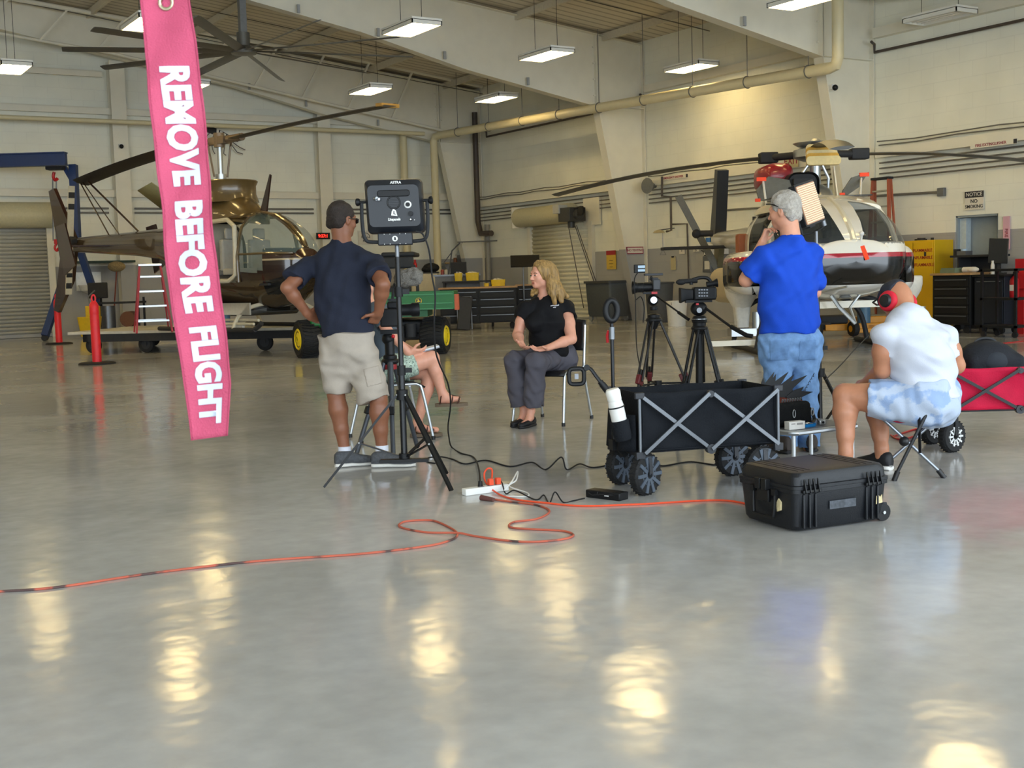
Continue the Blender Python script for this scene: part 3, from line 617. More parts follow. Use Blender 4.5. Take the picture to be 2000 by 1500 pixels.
gl = MB(); gl.path([P(.078, -.01, .0), P(.078, .06, .002), P(.07, .085, .002)], .003, 6); gl.path([P(-.078, -.01, .0), P(-.078, .06, .002), P(-.07, .085, .002)], .003, 6)
for s_ in (-1, 1): gl.ball(P(.036 * s_, .09, -.006), (.03, .008, .02), R=Matrix([[R[j][i] for j in range(3)] for i in range(3)]).to_euler())
part('sunglasses', gl, M('sunglass_black', '0c0c0e', .2), A)

# ---- B: grey-haired man in blue polo and jeans, hand on chin
root, p = px_frame(8.35, 1545)
sd = SD(.006); f, r = heading(-22); hf, hr = heading(-52)
neckB = p(1546, 474, .02)
P, R = head(sd, p(1531, 411, .05), hf - UP * .12, UP, neckB, sc=1.04, nr=.062)
Ls, Le, Lw = p(1492, 500, -.03), p(1457, 547, .06), p(1489, 474, .2); Rs, Re, Rw_ = p(1582, 498, .06), p(1590, 570, .12), p(1496, 545, .17)
sd.cap(Ls, Rs, .06, k=.03)
limb(sd, [Ls, lerp(Ls, Le, .5), Le], [.06, .058, .047]); limb(sd, [Le, lerp(Le, Lw, .3), Lw], [.045, .048, .03])
limb(sd, [Rs, Re], [.058, .045]); limb(sd, [Re, Rw_], [.045, .03])
hand(sd, Lw, UP * .85 + VR * .35 + VF * .1, VR * .6 - VF * .3, VR - UP * .1, .85, th=(.7, .5, .3)); hand(sd, Rw_, -VR * .9 + VF * .1 + UP * .05, VF * .4 - UP * .6, UP, .45)
sd.cap(p(1540, 530, .03), p(1542, 640, .02), .1, k=.02, flat=(f, 1.3))
for a, b_, c_ in ((p(1518, 700), p(1519, 760, .02), p(1536, 876, .02)), (p(1572, 700, .03), p(1572, 760, .05), p(1580, 874, .07))): sd.cap(a, b_, .06, .05); sd.cap(b_, c_, .05, .04)
B = sd.obj('person', m_sk_pale); B.location = root
tag(B, 'standing grey-haired man seen from behind in bright blue polo shirt and jeans', 'person')
sh = SD(.006)
sh.cap(p(1541, 560, .02), p(1541, 650, .02), .2, .208, k=.04, flat=(f, 1.3), fe=True); sh.cap(p(1512, 520, .0), p(1568, 518, .04), .115, k=.07, flat=(f, 1.1)); sh.cap(Ls, Rs, .062, k=.03)
sh.cap(neckB - UP * .012, lerp(neckB, Ls, .85), .07, .055, k=.03); sh.cap(neckB - UP * .012, lerp(neckB, Rs, .85), .07, .055, k=.03)
tube_sleeve(sh, Ls, lerp(Ls, Le, .72), .066, .082); sh.cap(Rs, lerp(Rs, Re, .7), .075, .075, k=.03)
sh.wrinkle(.02, 17, 13, [UP, UP + r * .4, UP - r * .4]); sh.wrinkle(.012, 36, 14, [UP + r * .8, UP - r * .6])
sh.cap(neckB - UP * .02, neckB + UP * .07, .058, .06, k=.004, op='s')
m_polo = cloth('royal_blue_polo', '1746b8', .8); polo = sh.obj('polo_shirt', m_polo, B)
part('collar', MB().path([neckB + UP * .022 + (r * math.cos(a) + f * math.sin(a)) * .072 - UP * .012 * math.sin(a) for a in [2 * math.pi * i / 20 for i in range(20)]], .019, 8, True, w=.45), m_polo, polo)
je = SD(.006); je.cap(p(1516, 668, .0), p(1572, 668, .03), .118, k=.05); je.cap(p(1543, 640, .02), p(1543, 670, .02), .185, .19, k=.04, flat=(f, 1.3))
Lc, Rc = p(1536, 873, .02), p(1580, 872, .07); Lkn, Rkn = p(1519, 760, .02), p(1572, 760, .05)
je.cap(p(1516, 690, .0), Lkn, .108, .078, k=.03); tube_sleeve(je, Lkn, Lc, .078, .07, k=.02); je.cap(p(1573, 690, .04), Rkn, .108, .078, k=.03); tube_sleeve(je, Rkn, Rc, .078, .07, k=.02)
je.cut(p(1543, 642), UP); je.wrinkle(.011, 24, 21, [UP, UP + r * .6, UP - r * .6]); je.wrinkle(.009, 50, 22, [UP + r * .3, UP - r])
m_jean = cloth('denim_blue', '6d8fba', .85, .16, 25); jeans = je.obj('jeans', m_jean, B)
for u in (1521, 1577):
    pk = je.copy(); pk.grow(.004); pk.limit(p(u, 684, -.1), (.062, .14, .07), [VR, VF, UP]); pk.obj('back_pocket', cloth('denim_pocket', '6485b0', .85, .16, 25), jeans)
shoe(B, Lc - VF * .1, VF * .7 - VR * .5, .3, M('boot_brown', '3c3430', .7), m_black, high=.1); shoe(B, Rc - VF * .1, VF * .9 + VR * .1, .3, M('boot_brown', '3c3430', .7), m_black, high=.1)
hs = SD(.005); hs.ell(P(0, -.02, .036), (.088, .104, .096), R, .02); hs.cap(P(-.045, -.066, -.045), P(.045, -.066, -.045), .034, k=.04); hs.ell(P(0, .12, -.02), (.1, .08, .105), R, .02, 's'); hs.ell(P(-.09, .02, -.03), (.03, .036, .042), R, .012, 's'); hs.ell(P(.09, .02, -.03), (.03, .036, .042), R, .012, 's')
hs.wrinkle(.007, 80, 6, [R[0], R[0] + R[1] * .5]); hs.wrinkle(.004, 170, 7, [R[0]])
hs.obj('hair', M('hair_silver', 'a9a298', .75, 0, .2, 50, .7, 140), B)
gl = MB(); gl.path([P(-.085, -.03, .01), P(-.085, .04, .045), P(-.075, .085, .055)], .004, 6); gl.path([P(.085, -.03, .01), P(.085, .04, .045), P(.075, .085, .055)], .004, 6); gl.path([P(-.075, .085, .055), P(0, .1, .06), P(.075, .085, .055)], .004, 6)
part('eyeglasses', gl, M('sunglass_black', '0c0c0e', .2), B)

# ---- C: woman interviewed, seated, facing us and looking left
root, p = px_frame(10.3, 1060)
sd = SD(.0045); f = nrm(-VF * .88 - VR * .47); r = np.cross(f, UP); hf = nrm(-VR * .83 - VF * .56 + UP * .02)
neckC = p(1064, 583, .16)
P, R = head(sd, p(1057, 537, .12), hf, UP, neckC, sc=.97, nr=.05)
As, Ae, Aw = p(1026, 603, .12), p(1011, 654, .1), p(1017, 669, -.08); Bs, Be, Bw = p(1105, 601, .2), p(1116, 662, .02), p(1071, 679, -.14)
sd.cap(As, Bs, .05, k=.03)
limb(sd, [As, lerp(As, Ae, .5), Ae], [.05, .05, .042]); limb(sd, [Ae, lerp(Ae, Aw, .35), Aw], [.041, .041, .026])
limb(sd, [Bs, lerp(Bs, Be, .5), Be], [.055, .054, .044]); limb(sd, [Be, lerp(Be, Bw, .35), Bw], [.043, .043, .026])
hand(sd, Aw, -UP * .35 + VR * .2 - VF * .75, -VF * .35 + VR * .55 + UP * .6, VR * .3 + UP, .3, sc=.97, th=(.45, .9, .2)); hand(sd, Bw, -VR * .9 - UP * .12 - VF * .25, UP * .9 - VF * .3, -VF * .3 + UP * .5 + VR * .2, .25, sc=.97, th=(.55, .6, .6))
sd.cap(p(1068, 600, .2), p(1075, 690, .22), .12, k=.03); sd.cap(neckC, neckC + f * .05 - UP * .09, .05, .04, k=.03)
Ka, Kb = p(1003, 708, -.08), p(1047, 710, -.2); Aa, Ab = p(1024, 802, -.0), p(1037, 803, -.1)
hipA, hipB = p(1062, 700, .22), p(1092, 700, .3)
limb(sd, [hipA, Ka, lerp(Ka, Aa, .3), Aa], [.08, .06, .055, .032]); limb(sd, [hipB, Kb, lerp(Kb, Ab, .3), Ab], [.08, .06, .055, .032])
ta, tb = nrm(-VF * .8 - VR * .55), nrm(-VF * .75 - VR * .45)
for a, t_ in ((Aa, ta), (Ab, tb)): sd.cap(a, a + t_ * .03 - UP * .05, .033, .03, k=.02); sd.cap(a - UP * .055, a + t_ * .16 - UP * .1, .026, .02, k=.02)
C_ = sd.obj('person', m_sk_fair); C_.location = root
tag(C_, 'seated woman with long blonde hair in black polo shirt, gesturing with open hands', 'person')
sh = SD(.005)
sh.cap(p(1066, 612, .16), p(1070, 679, .17), .165, .165, k=.05, flat=(f, 1.35)); sh.cap(As, Bs, .05, k=.03); sh.ell(p(1046, 630, .05), (.085, .075, .08), None, .05); sh.ell(p(1083, 630, .09), (.085, .075, .08), None, .05)
sh.cap(neckC - UP * .012, lerp(neckC, As, .8), .042, .045, k=.03); sh.cap(neckC - UP * .012, lerp(neckC, Bs, .8), .042, .045, k=.03)
tube_sleeve(sh, As, p(1018, 622, .115), .06, .065); tube_sleeve(sh, Bs, p(1110, 620, .14), .065, .071)
sh.cap(neckC - UP * .03 + f * .015, neckC + UP * .08 + f * .03, .047, .058, k=.004, op='s'); sh.ell(neckC + f * .075 - UP * .03, (.03, .03, .05), None, .01, 's'); sh.wrinkle(.014, 22, 31, [UP, UP + r * .5, UP - r * .5]); sh.wrinkle(.008, 44, 32)
m_blk = cloth('black_polo', '131316', .8, .1); polo = sh.obj('polo_shirt', m_blk, C_)
def ringpts(c, rad, n=24): return [c + (r * math.cos(a) + f * math.sin(a)) * rad for a in [2 * math.pi * i / n for i in range(n)]]
part('collar', MB().path([q - UP * (.03 * max(0, (q - neckC) @ f) / .06) + f * .006 for q in ringpts(neckC + UP * .004, .06)], .016, 8, True, w=.5), m_blk, polo)
em = nrm(f + r * .12)
emx = np.cross(UP, f); ec_ = p(1083, 598, -.0); part('emblem', MB().path([ec_ + emx * x * .001 + UP * z * .001 for x, z in ((-36, 2), (-15, 6), (5, 2), (30, 6), (40, 10))], .005, 6).path([ec_ + emx * x * .001 + UP * z * .001 for x, z in ((-12, -12), (12, -12))], .004, 6).path([ec_ + emx * x * .001 + UP * z * .001 for x, z in ((-5, 14), (18, 15))], .003, 6), M('emblem_white', 'd9d9e2', .6), polo)
pa = SD(.006); pa.cap(p(1064, 699, .2), p(1094, 699, .28), .15, k=.05)
pa.cap(hipA, Ka + UP * .005, .1, .082, k=.04); pa.cap(hipB, Kb + UP * .005, .105, .085, k=.04)
tube_sleeve(pa, Ka, p(1017, 791, -.02), .08, .078, k=.02, hollow=.02); tube_sleeve(pa, Kb, p(1043, 793, -.12), .083, .08, k=.02, hollow=.02)
pa.wrinkle(.009, 22, 41, [UP + r * .4, r, UP]); pa.wrinkle(.008, 50, 42)
pa.obj('trousers', cloth('charcoal_trousers', '55535c', .8, .06), C_)
for a, t_ in ((Aa, ta), (Ab, tb)): shoe(C_, a - t_ * .05, t_, .245, m_black, m_black, W=.04, high=.06, low=True)
# hair: side-parted, falling past the shoulders
hm = M('hair_blonde', '957646', .45, 0, .5, 70, .8, 120, stretch=(1, 1, .1)); hs = SD(.0045)
hs.ell(P(0, -.022, .036), (.086, .106, .096), R, .02); hs.cap(P(.07, -.03, -.02), p(1045, 570, .12), .036, .02, k=.03); hs.cap(p(1045, 568, .12), p(1040, 576, .1), .022, .013, k=.02); hs.cap(p(1080, 530, .16), p(1086, 562, .13), .04, .045, k=.03); hs.cap(p(1070, 528, .06), p(1076, 552, .05), .028, .034, k=.03); hs.cap(p(1084, 560, .07), p(1092, 574, .08), .05, .045, k=.04); hs.cap(p(1078, 545, .06), p(1079, 570, .03), .03, .032, k=.03); hs.cap(p(1079, 570, .03), p(1083, 592, -.0), .03, .016, k=.02); hs.cap(p(1088, 562, .12), p(1106, 579, .14), .045, .02, k=.03); hs.cap(p(1086, 565, .07), p(1096, 588, .06), .04, .018, k=.03)
hs.cap(P(0, -.075, -.0), P(0, -.08, -.17), .07, .06, k=.04)
hs.ell(P(.004, .122, -.038), (.086, .106, .128), R, .016, 's'); hs.wrinkle(.007, 60, 51, [R[0], R[0] + R[1] * .6, R[1]]); hs.wrinkle(.003, 140, 52, [R[0] + R[1] * .5, R[1]])
hs.obj('hair', hm, C_)
ev = Matrix([[R[j][i] for j in range(3)] for i in range(3)]).to_euler()
for s_ in (-1, 1):
    e = part('eye', MB().ball(P(.031 * s_, .0795, -.004), (.011, .011, .0075), R=ev), m_white, C_); part('iris', MB().ball(P(.031 * s_ , .0885, -.004), (.0075, .0034, .0066), R=ev), m_iris, e)
    part('eyebrow', MB().path([P(.017 * s_, .092, .014), P(.033 * s_, .09, .019), P(.048 * s_, .078, .014)], .0028, 6), M('brow_brown', '7a5a42', .8), C_)
part('lips', MB().path([P(-.021, .086, -.071), P(-.009, .0915, -.0665), P(0, .0915, -.068), P(.009, .0915, -.0665), P(.021, .086, -.071)], .0042, 6).path([P(-.019, .086, -.0735), P(0, .0915, -.0785), P(.019, .086, -.0735)], .0045, 6), M('lip_pink', 'b9705f', .5), C_)
# her chair
m_chrome = M('chair_tube_silver', 'b9bec2', .28, .85, 0); m_chb = M('chair_black_plastic', '161618', .45, 0, .04)
def stack_chair(name, label, loc, fdir, sw=.46):
    t = thing(name, label, 'chair', (loc[0], loc[1], 0)); fd = nrm((fdir[0], fdir[1], 0)); rd = np.cross(fd, UP)
    q = lambda x, y, z: rd * x + fd * y + UP * z
    part('seat', MB().grid(lambda a, b: q((a - .5) * sw, (b - .5) * .44, .455 - .03 * math.sin(a * math.pi) * math.sin(min(1, b * 1.1) * math.pi) - .04 * max(0, b - .85) / .15), 10, 10), m_chb, t, solid=.014)
    part('backrest', MB().grid(lambda a, b: q((a - .5) * sw * .95, -.225 - .05 * b - .03 * math.sin(a * math.pi), .6 + .26 * b + .012 * math.sin(a * math.pi) * b), 10, 8), m_chb, t, solid=.014)
    for s_ in (-1, 1):
        part('leg', MB().path(spline([q(.24 * s_, .27, 0.012), q(.225 * s_, .2, .38), q(.22 * s_, .17, .435), q(.22 * s_, .1, .445), q(.22 * s_, -.2, .44)], 5), .0125, 10), m_chrome, t)
        part('leg', MB().path(spline([q(.24 * s_, -.3, .012), q(.22 * s_, -.2, .42), q(.22 * s_, -.21, .5), q(.215 * s_, -.26, .82)], 5), .0125, 10), m_chrome, t)
        for yy in (.27, -.3): part('foot_cap', MB().tube(q(.24 * s_, yy, 0), q(.24 * s_, yy, .03), .016), m_chb, t)
    part('crossbar', MB().tube(q(-.22, .1, .435), q(.22, .1, .435), .01).tube(q(-.22, -.17, .43), q(.22, -.17, .43), .01), m_chrome, t)
    return t
c0 = flo(1038, 833) * .5 + flo(1112, 822) * .5
stack_chair('stacking_chair', 'black seat silver-legged chair the woman in black sits on', p(1078, 829, .2) + root, f)

# ---- D: interviewer, mostly hidden, seated with crossed legs and a notebook
root, p = px_frame(9.6, 770)
sd = SD(.006); f = nrm(VR * .95 + VF * .3); r = np.cross(f, UP)
neckD = p(722, 594, .1)
P, R = head(sd, p(708, 558, .1), f, UP, neckD, sc=.95, nr=.048, face=False)
As, Ae, Aw = p(732, 612, -.08), p(765, 656, -.1), p(800, 689, -.06); Bs, Be, Bw = p(732, 612, .28), p(760, 660, .32), p(810, 688, .12)
for q in ((As, Ae, Aw), (Bs, Be, Bw)): limb(sd, [q[0], q[1]], [.046, .038]); limb(sd, [q[1], q[2]], [.038, .026])
hand(sd, Aw, VR * .9 + VF * .3, VF * .5 + UP * .4, UP, .4, sc=.95); hand(sd, Bw, VR * .9 - VF * .2, UP * .7, -VF, .3, sc=.95)
H1, H2 = p(772, 722, -.04), p(772, 722, .2); K1, K2 = p(843, 700, .02), p(842, 727, .1); A1, A2 = p(864, 768, .06), p(815, 826, .12)
limb(sd, [H1, K1, lerp(K1, A1, .35), A1], [.085, .06, .052, .034]); limb(sd, [H2, K2, lerp(K2, A2, .35), A2], [.085, .06, .055, .035])
sd.cap(A1, A1 + VR * .05 - UP * .05, .035, .034); sd.cap(A1 - UP * .05, A1 + VR * .12 - UP * .05, .034, .022); sd.cap(A2, A2 + VR * .03 - UP * .05, .036, .034); sd.cap(A2 - UP * .04, A2 + VR * .15 - UP * .06, .034, .022)
sd.cap(p(745, 625, .1), p(765, 712, .1), .1, k=.04)
D_ = sd.obj('person', m_sk_fair); D_.location = root
tag(D_, 'seated person with crossed legs in pale green shorts and sandals behind the light stand', 'person')
sh = SD(.006); sh.cap(p(736, 618, .1), p(762, 705, .1), .12, .13, k=.05, flat=(r, .85)); sh.cap(As, Bs, .055, k=.04); tube_sleeve(sh, As, lerp(As, Ae, .5), .058, .06); tube_sleeve(sh, Bs, lerp(Bs, Be, .5), .058, .06); sh.wrinkle(.003, 25, 61)
sh.obj('blouse', cloth('blouse_grey', '55606a'), D_)
so = SD(.006); so.cap(p(766, 718, -.0), p(766, 718, .18), .12, k=.05); tube_sleeve(so, H1, lerp(H1, K1, .55), .102, .09); tube_sleeve(so, H2, lerp(H2, K2, .5), .1, .09); so.wrinkle(.003, 30, 62)
so.obj('shorts', M('pale_green_print', 'b3c4b4', .9, 0, .3, 55, .2, 150, wear=('6f8478', 60, .56)), D_)
hs = SD(.006); hs.ell(P(0, -.02, .03), (.085, .105, .095), R, .02); hs.cap(P(0, -.07, -.02), P(0, -.1, -.15), .075, .05, k=.03); hs.ell(P(0, .12, -.03), (.09, .085, .11), R, .02, 's'); hs.wrinkle(.004, 80, 63)
hs.obj('hair', M('hair_brown', '4b3527', .7, 0, .2, 40), D_)
m_sand = M('sandal_brown', '4a2c22', .6, 0, .1, 30)
for a, dn in ((A1, .085), (A2, .09)):
    fl0 = a - UP * dn; s_ = part('sandal', MB().prism([(fl0[0] + (VR * x + VF * y)[0], fl0[1] + (VR * x + VF * y)[1]) for x, y in ((-.06, -.03), (-.04, -.045), (.08, -.048), (.16, -.045), (.2, -.01), (.19, .035), (.08, .045), (-.04, .04), (-.06, .02))], fl0[2] - .02, fl0[2] + .005), M('sandal_sole', '6a5a48', .7), D_)
    st = MB()
    for x, h in ((-.02, .075), (.07, .05), (.12, .035)): st.path([fl0 + VR * x + VF * .045, fl0 + VR * (x + .01) + VF * .035 + UP * h * .8, fl0 + VR * (x + .015) + UP * (h + .012), fl0 + VR * (x + .01) - VF * .035 + UP * h * .8, fl0 + VR * x - VF * .045], .011, 6, w=.4)
    st.path([fl0 + VR * .07 + VF * .0 + UP * .06, fl0 + VR * .14 + UP * .042], .012, 6, w=.5); part('strap', st, m_sand, s_)
stack_chair('stacking_chair', 'silver-legged black chair under the person with the notebook', p(768, 857, .1) + root, f)
nb = MB().box((0, 0, 0), (.26, .2, .012)); t = thing('notebook', 'white notebook held on the lap of the seated interviewer', 'notebook', root + p(825, 683, .08), YAW + .15); t.rotation_euler = (0, -.22, YAW + .15)
part('pages', nb, M('paper_white', 'd9dce2', .6), t, bevel=.002); part('cover', MB().box((0, 0, -.01), (.262, .202, .006)), M('notebook_cover', '8d9098', .5), t)

# ---- E: sound recordist on a folding stool, white t-shirt, red headphones
root, p = px_frame(7.15, 1780)
sd = SD(.006); f, r = heading(-28)
neckE = p(1766, 622, .16); hf = nrm(VF * .55 - VR * .5 - UP * .72); hup = nrm(UP * .55 + VF * .6 - VR * .35)
P, R = head(sd, p(1752, 588, .27), hf, hup, None, sc=1.02, face=True); sd.cap(P(0, -.03, -.03), neckE, .06, .066, k=.04)
Ls, Le, Lw = p(1728, 655, .05), p(1724, 722, .1), p(1690, 748, .32); Rs, Re, Rw_ = p(1846, 658, .16), p(1868, 714, .22), p(1800, 745, .42)
limb(sd, [Ls, lerp(Ls, Le, .5), Le], [.064, .066, .052]); limb(sd, [Le, Lw], [.05, .03]); limb(sd, [Rs, lerp(Rs, Re, .5), Re], [.062, .06, .05]); limb(sd, [Re, Rw_], [.048, .03])
hand(sd, Lw, VF * .8 - VR * .3 - UP * .2, VR * .5 - UP * .5, UP, .5); hand(sd, Rw_, VF * .5 - VR * .7, -UP * .6 - VR * .3, UP, .5)
Lh, Lk, La = p(1775, 785, .05), p(1650, 772, .18), p(1652, 885, .14); Rh, Rk, Ra = p(1815, 788, .2), p(1712, 782, .5), p(1722, 876, .4)
limb(sd, [Lh, lerp(Lh, Lk, .5), Lk], [.1, .095, .07]); limb(sd, [Lk, lerp(Lk, La, .3), lerp(Lk, La, .7), La, La - UP * .05], [.066, .072, .05, .04, .042]); limb(sd, [Rh, Rk], [.1, .07]); limb(sd, [Rk, lerp(Rk, Ra, .3), lerp(Rk, Ra, .7), Ra, Ra - UP * .05], [.066, .07, .05, .04, .042])
sd.cap(p(1775, 640, .15), p(1810, 760, .1), .13, k=.04)
E_ = sd.obj('person', m_sk_mid); E_.location = root
tag(E_, 'person in white t-shirt and red headphones hunched on a folding stool, seen from behind', 'person')
sh = SD(.006)
sh.cap(p(1785, 668, .13), p(1811, 742, .1), .168, .165, k=.06, flat=(f, 1.15)); tube_sleeve(sh, p(1811, 740, .1), p(1812, 772, .1), .172, .182, k=.04, flat=(f, 1.15)); sh.cap(Ls + VR * .01, Rs - VR * .01, .062, k=.05); sh.cap(neckE - UP * .03, lerp(neckE, Ls, .7), .055, .055, k=.04); sh.cap(neckE - UP * .03, lerp(neckE, Rs, .7), .055, .06, k=.04); sh.cap(p(1768, 640, .1), p(1800, 700, .06), .12, k=.06); sh.ell(p(1786, 668, .1), (.19, .19, .1), None, .06); sh.ell(p(1790, 700, .1), (.19, .17, .12), None, .06)
tube_sleeve(sh, Ls, p(1736, 686, .08), .07, .078); tube_sleeve(sh, Rs, p(1854, 684, .19), .068, .074)
sh.cap(neckE - UP * .02, neckE + UP * .05 - VR * .02 + VF * .06, .06, .06, k=.004, op='s'); sh.wrinkle(.014, 17, 71, [UP + VR * .5, UP - VR * .3, UP]); sh.wrinkle(.012, 38, 72, [UP + VR, UP])
m_wt = cloth('white_tshirt', 'c6cad6', .9, .03); sh.obj('t_shirt', m_wt, E_)
so = SD(.006); so.cap(p(1806, 772, .08), p(1818, 778, .18), .165, k=.06); so.ell(p(1812, 790, .1), (.18, .18, .11), None, .05); tube_sleeve(so, p(1785, 785, .06), p(1698, 778, .13), .125, .105, k=.05, hollow=.05); tube_sleeve(so, Rh, lerp(Rh, Rk, .6), .11, .1, k=.04)
so.cut(p(1800, 745), UP - VR * .02); so.wrinkle(.016, 22, 81, [VR, VR + UP]); so.wrinkle(.01, 45, 82)
so.obj('shorts', M('tie_dye_shorts', 'adb9cc', .9, 0, .04, 6, .2, 200, spec=.2, wear=('8da3c6', 7, .52)), E_)
hs = SD(.005); hs.ell(P(0, -.005, .045), (.085, .106, .085), R, .02); hs.cut(P(0, -.05, .045), -R[2] - R[1] * .55); hs.wrinkle(.004, 60, 91)
hs.obj('bandana', M('bandana_navy', '20242f', .8, 0, .3, 25), E_)
hp = MB().path([P(.088 * math.cos(a), .0 + .015, .02 + .1 * math.sin(a)) for a in [math.pi * i / 16 for i in range(17)]], .012, 8, w=.4); hb = part('headphones', hp, M('headband_black', '17181b', .5), E_, 'red earmuff headphones')
for s_ in (-1, 1):
    part('ear_cushion', MB().torus(P(.094 * s_, .0, -.01), .04, .024, R[0] * s_, 24, 10), M('earpad_red', 'c3172d', .7, 0, .06), hb); part('ear_cup', MB().lathe([(.036, 0), (.042, .012), (.034, .03), (.0, .034)], 20, P(.105 * s_, .0, -.01), R[0] * s_), M('headband_black', '17181b', .5), hb)
part('sunglasses', MB().path([P(-.08, .03, .055), P(-.06, .1, .08), P(0, .12, .085), P(.06, .1, .08), P(.08, .03, .055)], .006, 6), M('sunglass_black', '0c0c0e', .2), E_)
for a, dd in ((La, VF * .7 - VR * .6), (Ra, VF * .75 - VR * .5)): shoe(E_, a - nrm(dd) * .07, dd, .27, m_black, m_solew, high=.09)
# folding tripod stool
t = thing('folding_stool', 'three-legged folding stool with red seat under the recordist', 'stool', root)
c = p(1800, 872, .1); top = [p(1712, 806, .12), p(1812, 803, -.06), p(1850, 800, .36)]; ft = [p(1845, 931, .03), p(1746, 938, -.02), p(1722, 905, .4)]
cz = p(1766, 862, .08)
part('seat', MB().grid(lambda a, b: lerp(lerp(top[0], top[1], a), top[2], b) - UP * .05 * math.sin(math.pi * min(1, a)) * (1 - b) * 1.2, 10, 8), M('stool_red_fabric', '8e1230', .8), t, solid=.012)
for i in range(3):
    e = ft[i]; e = np.array((e[0], e[1], .012)); l_ = part('leg', MB().tube(e, top[i], .0105), M('stool_steel', '8a8f96', .35, .8) if i != 1 else M('stool_black', '1c1d20', .5), t); part('foot_cap', MB().tube(e - UP * .012, e + nrm(top[i] - e) * .05, .016), m_chb, l_)
part('hub', MB().ball(cz, .03), m_chb, t); part('strap', MB().bar(p(1795, 815, -.05), p(1797, 885, -.05), .02, .004), m_chb, t)
# ================================================================ foreground: streamer, case, wagons, lights, cameras, cables
def lf(D, u0, v0=None):     # local frame turned to the camera's heading: x right, y away, z up
    root = dep(u0, 900, D); root[2] = 0
    def q(u, v, dd=0.0):
        w_ = dep(u, v, D + dd) - root; return np.array((w_ @ VR, w_ @ VF, w_[2]))
    return root, q
m_pl = M('black_plastic', '0f1012', .5, 0, .08, 30, spec=.35); m_pl2 = M('black_satin_metal', '141517', .35, .3, .06, 20); m_dgrey = M('dark_grey_plastic', '2a2c31', .5, 0, .08, 20); m_rub = M('rubber_black', '161617', .75, 0, .1, 30, .2, 80)
m_al = M('aluminium', 'b4b8bb', .32, .85, .03); m_wht = M('white_plastic', 'dcdcd8', .4, 0, .03); m_red = M('red_plastic', 'b3161f', .4, 0, .05); m_gry = M('grey_metal', '74777b', .4, .6, .05)
# ---- pink streamer hanging right in front of the camera
SD_ = 1.8
Lp = [(266, -60), (268, 0), (278, 105), (297, 245), (315, 385), (329, 525), (345, 632), (360, 790), (368, 863)]
Rp = [(366, -60), (369, 0), (380, 70), (397, 227), (413, 350), (429, 525), (438, 615), (451, 748), (443, 852)]
def streamer(a, b, off=0):      # a down 0..1, b across 0..1
    v0 = -60 + a * 923; v1 = -60 + a * 912
    ul = np.interp(v0, [q[1] for q in Lp], [q[0] for q in Lp]); ur = np.interp(v1, [q[1] for q in Rp], [q[0] for q in Rp])
    P0 = dep(ul, v0, SD_); P1 = dep(ur, v1, SD_)
    n_ = .012 * math.sin(a * 7 + .5) + .006 * math.sin(a * 15 + b * 3) + .004 * math.sin(b * 3.1) + .003 * math.sin(a * 40 + b * 8) * (a * (1 - a) * 4)
    return P0 * (1 - b) + P1 * b + VF * (n_ - off)
t = thing('streamer', 'pink REMOVE BEFORE FLIGHT ribbon hanging close to the camera at left', 'streamer', streamer(0, .5))
o0 = streamer(0, .5)
part('ribbon', MB().grid(lambda b, a: streamer(a, b) - o0, 14, 90), cloth('streamer_pink', 'b14a64', .8, .06, 30, .35, 400), t, solid=.0012)
for b0, b1 in ((.0, .035), (.965, 1.0)): part('hem', MB().grid(lambda b, a: streamer(a, b0 + (b1 - b0) * b, .0012) - o0, 2, 90), cloth('streamer_hem', 'a03f58', .8), t, solid=.001)
g0 = streamer(.066, .5, .002) - o0; part('grommet', MB().torus(g0, .0095, .0028, -VF, 24, 8), M('brass_grommet', 'a99f84', .3, .8), t)
import bmesh
for wd, va, vb in (('REMOVE', 128, 364), ('BEFORE', 394, 612), ('FLIGHT', 640, 832)):
    tx = text('lettering', wd, 1.0, M('streamer_letters', 'bcc6d4', .6, 0, 0), t, Matrix.Identity(4), 0, .045)
    xs = [v.co.x for v in tx.data.vertices]; ys = [v.co.y for v in tx.data.vertices]; x0, x1, y0, y1 = min(xs), max(xs), min(ys), max(ys)
    bm = bmesh.new(); bm.from_mesh(tx.data); bmesh.ops.triangulate(bm, faces=bm.faces); bmesh.ops.subdivide_edges(bm, edges=[e for e in bm.edges if e.calc_length() > .15], cuts=2); bm.to_mesh(tx.data); bm.free()
    for v in tx.data.vertices:
        a = (va + 60 + (v.co.x - x0) / (x1 - x0) * (vb - va)) / 920; b = .25 + (v.co.y - y0) / (y1 - y0) * .57
        v.co = Vector(streamer(a, b, .0022) - o0)
# ---- black hard case
a1 = math.atan2(-.12, .993); org = np.array((4.443, 4.305, 0)); Lc_, Wc_ = .575, .45
t = thing('hard_case', 'big black wheeled hard case with latches, on the floor at right front', 'case', org, a1)
def rr(w_, h_, z, r_=.04): return [(x, y, z) for x, y in rrect(w_, h_, r_, 5)]
m_case = M('case_resin', '15171b', .45, 0, .1, 18, .12, 220, spec=.4)
body = MB().loft([rr(Lc_ - .05, Wc_ - .05, .012), rr(Lc_ - .03, Wc_ - .03, .03), rr(Lc_ - .005, Wc_ - .005, .19), rr(Lc_ + .012, Wc_ + .012, .193), rr(Lc_ + .012, Wc_ + .012, .212)])
part('body', body, m_case, t, smooth=30)
part('lid', MB().loft([rr(Lc_ + .016, Wc_ + .016, .2135), rr(Lc_ + .016, Wc_ + .016, .228), rr(Lc_ - .005, Wc_ - .005, .231), rr(Lc_ - .012, Wc_ - .012, .27), rr(Lc_ - .03, Wc_ - .03, .288, .05), rr(Lc_ - .06, Wc_ - .06, .293, .05)]), m_case, t, smooth=30)
